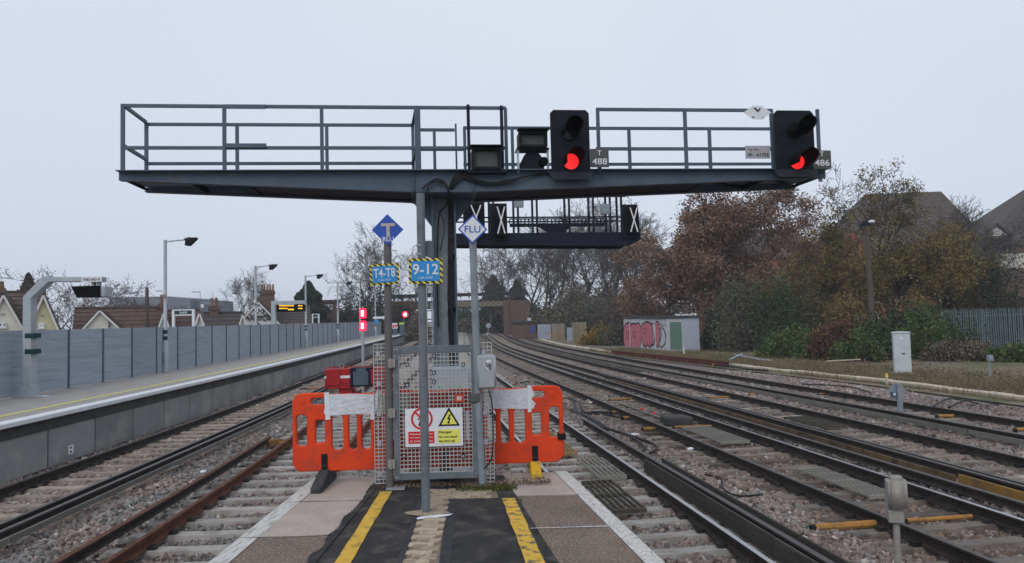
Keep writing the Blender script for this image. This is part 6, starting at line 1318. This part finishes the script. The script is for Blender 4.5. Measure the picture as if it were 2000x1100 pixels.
MB().prism([(e0.x + .2, ze - 1.5), (f(1720, 500).x, ze - 1.5), (f(1720, 500).x, ze + .1), (f(1662, 440).x, f(1662, 452).z), (e0.x + .2, ze + .1)], (0, .1, 0), (1, 0, 0), (0, 0, 1), .5).build('gable_wall', 'brick', t)
for row, yy in enumerate((535, 575, 615)):
    for px in (1625, 1660, 1700, 1745, 1790, 1835, 1885, 1930):
        a, b = f(px, yy + 16, .45), f(px + 16, yy, .45); o = MB().box((a.x, .40, a.z), (b.x, .52, b.z)).build('window', 'window_white', t); MB().box((a.x + .1, .38, a.z + .1), (b.x - .1, .398, b.z - .1)).build('pane', 'glass', o)
t, f = Frame((0, 88), R(4)).thing('apartment_building', 'dark roofed building at the end of the palisade fence with a white gablet', 'building', 1980, 640, 0, z=-1.1)
e0, e1 = f(1918, 480), f(2130, 480); ze = e0.z; r0, r1 = f(2020, 358, 6), f(2110, 358, 6); mb = MB(); courses(mb, (e0.x, 0, ze), (e1.x, 0, ze), (r0.x, 6, r0.z), (r1.x, 6, r0.z), 30, .05); mb.add([(e0.x, 0, ze), (e0.x, 12, ze), (r0.x, 6, r0.z)], [(0, 1, 2)]); mb.add([(e1.x, 0, ze), (e1.x, 12, ze), (r1.x, 6, r0.z)], [(0, 1, 2)]); mb.build('roof', 'tile_dark', t)
MB().box((e0.x + .4, .4, 0), (e1.x - .4, 11.5, ze + .01)).build('wall', 'brick_dark', t)
q = [f(1924, 462, -1.5), f(1968, 459, -1.5), f(1944, 441, -1.5)]; MB().prism([(p.x, p.z) for p in q], (0, -1.4, 0), (1, 0, 0), (0, 0, 1), .1).build('gablet', 'render_white', t); MB().bar(q[2] + Vector((0, .2, .2)), q[0] + Vector((-.6, .2, -.2)), 1.2, .25).build('gablet_roof', 'tile_dark', t); MB().bar(q[2] + Vector((0, .2, .2)), q[1] + Vector((.6, .2, -.2)), 1.2, .25).build('gablet_roof', 'tile_dark', t)
a, b = f(1930, 520, -1.3), f(1975, 464, -1.3); MB().box((a.x, -1.2, 0), (b.x, .38, b.z)).build('bay', 'steel_dark', t); a, b = f(1935, 525, -2), f(2010, 495, -2)
MB().box((a.x, -2.2, a.z), (b.x, -1.25, b.z)).build('white_extension', 'render_cream', t); MB().box((a.x + .05, -2.15, 0), (b.x - .05, -1.25, a.z - .002)).build('lower_wall', 'brick_dark', t)
t, f = Frame((0, 98), 0).thing('apartment_building', 'brick houses with white windows showing through the brown oak', 'building', 1500, 640, 0, z=-1.1)
a, b = f(1395, 660), f(1606, 500); MB().box((a.x, 0, 0), (b.x, 9, b.z)).build('wall', 'brick', t); mb = MB(); courses(mb, (a.x - .4, -.4, b.z), (b.x + .4, -.4, b.z), (a.x + 2, 4.5, b.z + 4.2), (b.x - 2, 4.5, b.z + 4.2), 20); mb.add([(b.x + .4, -.4, b.z), (b.x + .4, 9.4, b.z), (b.x - 2, 4.5, b.z + 4.2)], [(0, 1, 2)]); mb.build('roof', 'tile_dark', t)
for yy in (520, 548, 590):
    for px in (1410, 1440, 1470, 1500, 1530, 1562): a, c_ = f(px, yy + 12, -.02), f(px + 10, yy, -.02); o = MB().box((a.x, -.06, a.z), (c_.x, -.003, c_.z)).build('window', 'window_white', t); MB().box((a.x + .1, -.08, a.z + .1), (c_.x - .1, -.061, c_.z - .1)).build('pane', 'glass', o)
# parked car glimpsed through the bushes
p = py_(1630, 640, 60); t = thing('parked_car', 'pale car glimpsed through the bushes', 'car', (p.x, p.y, -.9), R(5)); MB().prism([(-2.0, .35), (2.0, .35), (2.05, .8), (1.1, .95), (.6, 1.42), (-.9, 1.42), (-1.5, .95), (-2.05, .85)], (0, .85, 0), (1, 0, 0), (0, 0, 1), 1.7).build('body', 'cabinet_grey', t, bevel=.06); MB().prism([(-1.3, .97), (.95, .97), (.52, 1.36), (-.85, 1.36)], (0, -.86, 0), (1, 0, 0), (0, 0, 1), .01).build('window', 'glass', t)
for x in (-1.25, 1.25):
    for y in (-.86, .70): disc((x, y + .16, .32), .32, 14, .2).build('wheel', 'rubber_black', t)

# ------------------------------------------------------------------ trees
def grow(seed, H, tr, kids=(7, 5, 4, 3, 2), spread=1.0, up=.25, trunk=.35, droop=0.0, wig=.16):
    r = random.Random(seed); segs = []; tips = []
    def br(p, d, L, rad, lv):
        n = (6, 4, 3, 2, 2, 1)[min(lv, 5)]; step = L / n; pts = [p]; rr = [rad]; dd = d.copy()
        for i in range(n):
            dd = (dd + Vector((r.gauss(0, wig), r.gauss(0, wig), r.gauss(0, wig) * .7 + (up * .35 if lv > 0 else .08) - droop * (lv >= 2)))).normalized()
            p = p + dd * step; nr = rad * (1 - .72 * (i + 1) / n) if lv else rad * (1 - .78 * (i + 1) / n); nr = max(nr, .011)
            segs.append((*pts[-1], *p, rr[-1], nr)); pts.append(p); rr.append(nr)
        if lv >= len(kids): tips.append((p, lv)); return
        if lv >= 3: tips.append((p, lv))
        for k in range(kids[lv]):
            f_ = trunk + (1 - trunk) * (k + r.random()) / kids[lv] if lv == 0 else .25 + .75 * (k + r.random() * .9) / kids[lv]
            x = f_ * n; i = min(int(x), n - 1); q = pts[i].lerp(pts[i + 1], x - i); base = (pts[i + 1] - pts[i]).normalized()
            ax = Vector((r.gauss(0, 1), r.gauss(0, 1), r.gauss(0, .5))).cross(base)
            if ax.length < .01: ax = Vector((1, 0, 0))
            ang = R(r.uniform(28, 62)) * spread; nd = (Matrix.Rotation(ang, 3, ax.normalized()) @ base)
            br(q, nd, L * r.uniform(.42, .66) * (1.15 - .4 * f_ if lv == 0 else 1), max(rr[i] * r.uniform(.45, .65), .012), lv + 1)
    br(Vector((0, 0, 0)), Vector((r.gauss(0, .04), r.gauss(0, .04), 1)).normalized(), H, tr, 0)
    return np.array(segs), tips
def seg_mesh(name, S, mat, k=4, minr=0.0):
    P0, P1, r0, r1 = S[:, :3], S[:, 3:6], np.maximum(S[:, 6], minr), np.maximum(S[:, 7], minr); d = P1 - P0; d /= np.linalg.norm(d, axis=1, keepdims=True) + 1e-9
    ref = np.where(np.abs(d[:, 2:3]) < .9, np.array([[0, 0, 1.0]]), np.array([[1.0, 0, 0]])); x = np.cross(d, ref); x /= np.linalg.norm(x, axis=1, keepdims=True); y = np.cross(d, x)
    V = []
    for P, r_ in ((P0, r0), (P1, r1)):
        for j in range(k): a = 2 * math.pi * j / k; V.append(P + (x * math.cos(a) + y * math.sin(a)) * r_[:, None])
    V = np.stack(V, 1); n = len(S); base = np.arange(n)[:, None, None] * (2 * k)
    F = np.array([[j, (j + 1) % k, k + (j + 1) % k, k + j] for j in range(k)])[None]; return np_mesh(name, V.reshape(-1, 3), (base + F).reshape(-1, 4), mat)
def leaf_quads(C, size, seed, flat=0.0):
    g = np.random.default_rng(seed); n = len(C); a = g.normal(size=(n, 3)); a /= np.linalg.norm(a, axis=1, keepdims=True); b = np.cross(a, g.normal(size=(n, 3))); b /= np.linalg.norm(b, axis=1, keepdims=True)
    s = size * g.uniform(.6, 1.4, (n, 1)); w = s * g.uniform(.45, .8, (n, 1)); V = np.stack([C - a * s, C + b * w - a * s * .1, C + a * s, C - b * w + a * s * .1], 1)
    return V.reshape(-1, 3), (np.arange(n)[:, None] * 4 + np.arange(4)[None]).astype(np.int32)
def tree(name, label, cat, loc, S, tips, bark, leaf=None, nl=0, size=.1, jit=.5, sc=1.0, rz=0.0, seed=1, group=None, minr=0.0, zcut=None):
    t = thing(name, label, cat, loc, rz, group); t.scale = (sc, sc, sc)
    lim = S[:, 6].max() * .32
    link('trunk', seg_mesh('trunk', S[S[:, 6] >= lim], bark, 6), t); tw = seg_mesh('crown', S[S[:, 6] < lim], bark, 3, minr)
    if leaf:
        g = np.random.default_rng(seed); T = np.array([p[:] for p, l in tips]); 
        if zcut: T = T[g.random(len(T)) > np.clip((T[:, 2] - zcut[0]) / (zcut[1] - zcut[0]), 0, zcut[2])]
        C = T[g.integers(0, len(T), nl)] + g.normal(size=(nl, 3)) * jit; C = C[C[:, 2] > .3]; V, F = leaf_quads(C, size, seed); o = link('crown', np_mesh('crown', V, F, leaf), t); link('branches', tw, o)
    else: link('crown', tw, t)
    return t
def shrub(name, label, loc, rx, ry, rz_, n, size, leaf, seed, cat='shrub', clumps=26, fill=.30, stems=True, group=None, twig='twig_dark'):
    g = np.random.default_rng(seed); t = thing(name, label, cat, loc, g.uniform(0, .3), group)
    c = g.normal(size=(clumps, 3)); c /= np.linalg.norm(c, axis=1, keepdims=True); c *= g.uniform(.45, .95, (clumps, 1)); c[:, 2] = np.abs(c[:, 2]) * .95 + .03
    w = g.integers(0, clumps, n); P = c[w] + g.normal(size=(n, 3)) * fill * .5 * g.uniform(.5, 1.2, (clumps, 1))[w]; P = P[P[:, 2] > 0] * np.array([rx, ry, rz_]); V, F = leaf_quads(P, size, seed); link('crown', np_mesh('crown', V, F, leaf), t)
    S = []
    for i in range(clumps * 3):
        q = c[i % clumps] * np.array([rx, ry, rz_]) * g.uniform(.8, 1.15); b0 = q * np.array([.25, .25, 0]) + g.normal(size=3) * np.array([.1, .1, 0]); m_ = (b0 + q) / 2 + g.normal(size=3) * .12 * rx; S += [(*b0, *m_, .05, .035), (*m_, *q, .035, .012)]
        for j in range(3): e = q + g.normal(size=3) * np.array([rx, ry, rz_]) * .16; S.append((*m_ * .4 + q * .6, *e, .018, .01))
    link('trunk', seg_mesh('trunk', np.array(S), twig, 3, .012), t); return t
def base(px, Y, z=-1.15): p = py_(px, 640, Y); return (p.x, Y, z)
# bare trees behind the cabinets, each with its own shape
BV = [grow(100 + i, 1.0 * h, .30, (8, 5, 4, 4, 2), .95, .32, .25) for i, h in enumerate((11.5, 12.5, 10.5, 12, 11))]
BL = [(962, 142, 0, .80, 'slim bare tree at the end of the footbridge'), (990, 140, 1, 1.02, 'bare tree directly behind the brick abutment'), (1026, 136, 2, 1.22, 'bare tree with a forked crown above the low brick building'), (1056, 124, 3, 1.12, 'bare tree above the wide blue grey cabinet'), (1092, 120, 4, 1.15, 'bare tree above the low timber screen'), (1124, 112, 0, 1.02, 'bare tree above the narrow cabinet'), (1156, 118, 1, 1.12, 'bare tree above the taller timber screen'), (1190, 110, 3, 1.10, 'tall bare tree beneath the tip of the distant gantry'), (1222, 106, 2, 1.12, 'bare tree behind the mauve shrub'), (1250, 104, 4, 1.0, 'bare tree touching the brown oak'), (1008, 140, 4, 1.10, 'faint bare tree far behind the abutment'), (1075, 140, 2, 1.3, 'faint bare tree in the second row above the cabinets'), (1140, 138, 0, 1.28, 'faint bare tree in the second row above the timber screens'), (1205, 132, 1, 1.25, 'faint bare tree in the second row behind the hut')]
BM = {}
for i, (px, Y, v, sc, lab) in enumerate(BL):
    S, tips = BV[v]
    if v not in BM:
        lim = S[:, 6].max() * .32; BM[v] = (seg_mesh('trunk', S[S[:, 6] >= lim], 'bark', 6), seg_mesh('crown', S[S[:, 6] < lim], 'twig_dark', 3, .020))
    t = thing('bare_tree', lab, 'tree', base(px, Y), rng.uniform(0, 6.28), 'bare trees behind the trackside cabinets'); t.scale = (sc,) * 3; link('trunk', BM[v][0], t); link('crown', BM[v][1], t)
for (px, Y, v, sc, lab) in ((750, 118, 0, 1.0, 'broad bare tree behind the T4-T8 sign'), (715, 112, 2, .95, 'bare tree above the red buffer lamps'), (800, 122, 3, .85, 'bare tree beyond the distant red signal'), (448, 105, 1, .62, 'rounded bare tree above the brown roofed cottage'), (485, 112, 3, .60, 'smaller bare tree beside the five-pot chimney'), (670, 110, 4, .55, 'small bare tree behind the flat roofed house'), (1960, 70, 4, .80, 'thin bare tree in front of the dark roofed building'), (1992, 66, 1, .74, 'thin bare tree at the end of the palisade fence'), (1890, 75, 3, .72, 'thin bare tree between the two large roofs')):
    t = thing('bare_tree', lab, 'tree', base(px, Y), rng.uniform(0, 6.28), 'bare trees standing singly'); t.scale = (sc,) * 3; link('trunk', BM[v][0], t); link('crown', BM[v][1], t)
# the brown oak
S, tips = grow(5, 9.6, .48, (10, 6, 5, 4, 3), 1.30, .12, .22); tree('oak_tree', 'big oak with brown winter leaves behind the graffiti hut', 'tree', base(1375, 74), S, tips, 'bark', 'leaf_oak', 66000, .095, .26, 1.22, 1.2, 9).scale = (1.42, 1.3, 1.2)
S, tips = grow(15, 7.6, .30, (9, 5, 5, 4), 1.2, .14, .2); tree('oak_tree', 'lower brown leaved tree between the oak and the brick building', 'tree', base(1545, 78), S, tips, 'bark', 'leaf_oak', 22000, .10, .28, 1.05, .3, 19); tree('oak_tree', 'brown leaved tree directly above the hut roof', 'tree', base(1310, 70), S, tips, 'bark', 'leaf_oak', 22000, .10, .28, .86, 2.3, 29)
# olive and gold tree before the building
S, tips = grow(8, 8.4, .34, (9, 6, 5, 4, 2), 1.15, .22, .15); tree('field_maple', 'large olive and gold leaved tree in front of the brick building', 'tree', base(1752, 52), S, tips, 'bark', 'leaf_olive', 38000, .075, .24, 1.0, .6, 12, zcut=(3.5, 8.4, .90), minr=.017)
S, tips = grow(28, 6.4, .24, (8, 5, 5, 4), 1.2, .2, .15); tree('field_maple', 'golden brown leaved tree beside the dark pole', 'tree', base(1640, 56), S, tips, 'bark', 'leaf_olive', 24000, .075, .24, 1.0, 2.2, 22, zcut=(3.5, 7, .9)); tree('field_maple', 'olive leaved tree behind the palisade fence', 'tree', base(1850, 56), S, tips, 'bark', 'leaf_olive', 24000, .075, .26, .98, 4.2, 32, zcut=(3.5, 7, .9))
S, tips = grow(44, 7.5, .14, (10, 6, 4, 3), .8, .1, .3, .22); tree('birch_tree', 'pale drooping birch at the tip of the near gantry', 'tree', base(1602, 84), S, tips, 'bark_pale', None, sc=1.35, minr=.016)
S, tips = grow(51, 4.3, .10, (8, 5, 4, 3), 1.1, .2, .2)
for (px, Y, sc, lab) in ((150, 60, 1.35, 'small tree with sparse brown leaves beside the repeater arm'), (118, 62, 1.2, 'small tree with sparse brown leaves behind the yellow gable'), (185, 64, 1.25, 'small tree with sparse brown leaves above the cream gable')): tree('sparse_tree', lab, 'tree', base(px, Y, -.8), S, tips, 'bark', 'leaf_red', 800, .05, .15, sc, px * .1, px)
# conifers
def conifer(label, px, Y, top, wpx, seed, leaf='leaf_dark', n=9000, cols=1.0, name='conifer'):
    b = base(px, Y); t = thing(name, label, 'tree', b, 0); g = np.random.default_rng(seed); h = py_(px, top, Y).z - b[2]; rad = wpx / 2 / FPX * Y; z = g.uniform(0, 1, n) ** 1.15; rr = rad * (1 - z) ** .68 * (.55 + .45 * g.random(n)) * (1 + .22 * np.sin(z * 26 + g.normal(size=n) * .2)); a = g.uniform(0, 6.28, n); P = np.stack([rr * np.cos(a), rr * np.sin(a), z * h * .98 + .3], 1); V, F = leaf_quads(P, .17 * Y / 75, seed); link('crown', np_mesh('crown', V, F, leaf), t); MB().tube([(0, 0, 0), (0, 0, h * .95)], [rad * .08, .03], 6).build('trunk', 'bark', t)
conifer('dark conifer behind the departure display', 603, 92, 553, 118, 3, n=14000); conifer('small dark conifer above the cream cottage', 55, 70, 538, 84, 4, n=8000); conifer('rounded evergreen beyond the end of the footbridge', 966, 150, 540, 90, 5, n=8000); conifer('dark evergreen beside the bare trees above the footbridge', 1012, 145, 548, 70, 6, n=6000)
# evergreen and brush masses, each shrub its own
SH = [(700, 108, 5.0, 3, 6.4, 7000, 'leaf_dark', 'dark evergreen shrub behind the red buffer lamps'), (672, 104, 4.5, 3, 5.0, 6000, 'leaf_dark', 'dark evergreen shrub near the flat roofed house'), (745, 112, 5, 3, 7.4, 7000, 'leaf_dark', 'tall dark evergreen shrub behind the RLU post'), (790, 116, 4.2, 3, 5.2, 6000, 'leaf_red', 'reddish shrub beside the distant red signal'), (812, 104, 2.2, 2, 3.4, 4000, 'leaf_brush', 'dull shrub at the ramp of the opposite platform'), (640, 112, 5, 3, 4.0, 5000, 'leaf_dark', 'dark shrub behind the small notice frame'),
 (925, 165, 9, 4, 6.8, 7000, 'leaf_green', 'green bank shrub under the footbridge'), (960, 150, 7, 4, 4.5, 6000, 'leaf_brush', 'brown bank shrub under the footbridge'), (1094, 107, 4.4, 3, 6.0, 8000, 'leaf_brush', 'brown brush behind the wide cabinet'), (1042, 137, 4.5, 3, 5.5, 6000, 'leaf_greygreen', 'grey green brush behind the low brick building'), (1118, 103, 4.6, 3, 4.6, 8000, 'leaf_greygreen', 'grey green brush above the low timber screen'), (1130, 100, 5.2, 3, 7.0, 9000, 'leaf_brush', 'tall brown brush above the narrow cabinet'), (1168, 96, 4.8, 3, 5.4, 8000, 'leaf_greygreen', 'grey green brush beside the golden shrub'), (1200, 102, 5.5, 3, 7.6, 9000, 'leaf_brush', 'tall brown brush behind the mauve shrub'), (1105, 112, 5, 3, 8.0, 8000, 'leaf_dark', 'dark ivy clad brush in the bare wood'), (1160, 110, 5, 3, 8.2, 8000, 'leaf_dark', 'dark ivy clad brush beneath the distant gantry tip'), (1250, 98, 5, 3, 6.8, 8000, 'leaf_dark', 'dark brush between the mauve shrub and the oak'),
 (1178, 74, 2.4, 1.4, 1.9, 5000, 'leaf_gold', 'golden yellow shrub beside the taller timber screen'), (1205, 72, 2.2, 1.4, 2.0, 5000, 'leaf_greygreen', 'low grey green shrub next to the hut'), (1232, 84, 4.0, 2.5, 6.6, 9000, 'twig_mauve', 'mauve twiggy shrub behind the hut'),
 (1418, 59, 2.1, 2.0, 5.2, 11000, 'leaf_greygreen', 'grey green willowy shrub right against the hut'), (1455, 55, 2.6, 2.2, 4.9, 11000, 'leaf_greygreen', 'grey green willowy shrub above the pale planks'), (1515, 54, 2.6, 2.2, 5.3, 12000, 'leaf_green', 'tall green shrub in the middle of the bushes'), (1565, 55, 2.4, 2.2, 4.9, 10000, 'leaf_greygreen', 'grey green shrub before the pale car'), (1392, 58, 1.0, 1.0, 3.0, 6000, 'leaf_dark', 'dark ivy beside the hut wall'),
 (1540, 46, 2.0, 1.3, 2.0, 7000, 'leaf_ivy', 'bright ivy bush at the foot of the tall green shrub'), (1590, 44, 1.6, 1.2, 1.5, 6000, 'leaf_ivy', 'low bright ivy bush beside the concrete slab'), (1632, 42, 1.3, 1.1, 2.5, 7000, 'leaf_red', 'reddish brown shrub under the pale car'), (1672, 41, 1.5, 1.1, 1.9, 6000, 'leaf_ivy', 'ivy bush behind the reddish shrub'), (1705, 42, 1.6, 1.2, 2.3, 7000, 'leaf_green', 'green bramble behind the tall cabinet'), (1665, 48, 2.2, 1.6, 3.6, 8000, 'leaf_olive', 'olive shrub between the ivy and the dark pole'), (1740, 46, 2.4, 1.6, 3.4, 8000, 'leaf_dark', 'dark shrub in the shade behind the tall cabinet'), (1800, 42, 1.5, 1.2, 2.7, 8000, 'leaf_ivy', 'yellow flecked ivy climbing at the end of the palisade'), (1830, 45, 2.3, 1.6, 3.0, 8000, 'leaf_green', 'green shrub where the palisade begins'), (1790, 48, 2.6, 1.6, 3.8, 8000, 'leaf_olive', 'olive shrub behind the yellow flecked ivy'),
 (1850, 40, 1.4, 1.0, 1.1, 4500, 'leaf_brush', 'low brown bramble beside the tall cabinet'), (1905, 39.5, 1.5, .9, 1.0, 4500, 'leaf_brush', 'low brown bramble in front of the palisade'), (1985, 38, 1.6, 1.0, 1.1, 5000, 'leaf_ivy', 'yellow green bramble in front of the palisade'), (1950, 52, 3.2, 2.0, 5.6, 10000, 'leaf_dark', 'dark evergreen behind the palisade'), (1895, 54, 2.8, 2.0, 5.2, 9000, 'leaf_dark', 'dark evergreen beside the olive leaved tree'), (2015, 54, 3.0, 2.0, 4.6, 9000, 'leaf_olive', 'olive evergreen past the end of the palisade'), (170, 52, 2.2, 1.5, 3.2, 5000, 'leaf_red', 'reddish hedge between the yellow gable and the red roof'), (235, 75, 3.6, 2, 4.6, 5000, 'leaf_red', 'dull red shrub behind the red tiled roof')]
for i, (px, Y, a, b, h, n, lf, lab) in enumerate(SH): shrub('shrub', lab, base(px, Y), a, b, h, n, .075 * max(1, Y / 55), lf, 200 + i, clumps=30, fill=.34)
# dry grass and dead leaves on the verge
g_ = np.random.default_rng(77); n = 60000; y = g_.uniform(16, 62, n); x0 = np.interp(y, [10, 22.4, 28.8, 37, 54, 75], [16.9, 15.3, 14.3, 12.2, 7.95, 4.9]); off = np.abs(g_.normal(0, 2.4, n)) + .42; side = g_.random(n) < .06; x = np.where(side, x0 - .3 - .3 * g_.random(n), x0 + off)
k = np.abs(x) < .75 * y + 2; x, y = x[k], y[k]; n = len(x); hh = g_.uniform(.10, .34, n) * (.5 + .5 * np.sin(x * 1.3 + y * .7) ** 2); a = g_.uniform(0, 6.28, n); w = .014 * y / 30; lean = g_.normal(0, .09, (n, 2))
V = np.stack([np.stack([x - w * np.cos(a), y - w * np.sin(a), np.full(n, -1.12)], 1), np.stack([x + w * np.cos(a), y + w * np.sin(a), np.full(n, -1.12)], 1), np.stack([x + lean[:, 0], y + lean[:, 1], -1.12 + hh], 1)], 1).reshape(-1, 3)
tag(link('dry_grass', np_mesh('dry_grass', V, np.arange(n * 3).reshape(-1, 3), 'grass_dry', n=3)), 'dry tufted grass on the verge beside the trough', 'grass', kind='stuff')
n = 9000; y = g_.uniform(22, 42, n); x = np.interp(y, [10, 22.4, 28.8, 37, 54], [16.9, 15.3, 14.3, 12.2, 7.95]) + np.abs(g_.normal(1.8, 3.0, n)); V, F = leaf_quads(np.stack([x, y, np.full(n, -1.07) + g_.uniform(0, .06, n)], 1), .05, 6)
tag(link('fallen_leaves', np_mesh('fallen_leaves', V, F, 'dead_leaf')), 'brown fallen leaves scattered on the verge', 'leaves', kind='stuff')
# debris and moss at the foot of the gate
n = 1400; x = g_.uniform(-1.45, .35, n); y = 7.72 + np.abs(g_.normal(0, .14, n)); V, F = leaf_quads(np.stack([x, y, np.full(n, .012) + g_.uniform(0, .02, n)], 1), .012, 8)
tag(link('leaf_litter', np_mesh('leaf_litter', V, F, 'dead_leaf')), 'brown leaf litter along the foot of the gate', 'leaves', kind='stuff')
n = 2600; x = g_.normal(-.30, .14, n); y = g_.normal(7.63, .05, n); k = (y > 7.45) & (y < 7.78) & (x > -.62) & (x < 0); x, y = x[k], y[k]; V, F = leaf_quads(np.stack([x, y, np.full(len(x), .006) + g_.uniform(0, .012, len(x))], 1), .011, 9)
tag(link('moss', np_mesh('moss', V, F, 'moss')), 'green moss patch on the paving beside the latch post', 'moss', kind='stuff')
# ------------------------------------------------------------------ thin winter haze
hz = MB().box((-420, -40, -2.4), (420, 700, 26)).mesh('haze', 'earth'); hz.materials.clear(); hm = bpy.data.materials.new('haze'); hm.use_nodes = True; t_ = hm.node_tree; t_.nodes.clear(); oo = t_.nodes.new('ShaderNodeOutputMaterial'); pv = t_.nodes.new('ShaderNodeVolumePrincipled'); pv.inputs['Color'].default_value = (.92, .95, 1, 1); pv.inputs['Density'].default_value = .0007; t_.links.new(pv.outputs[0], oo.inputs['Volume']); hz.materials.append(hm)
tag(link('haze', hz), 'thin grey winter haze over the railway', 'haze', kind='stuff')
for o in [o for o in bpy.data.objects if o.type == 'EMPTY' and not o.get('label')]: o['label'] = o.name
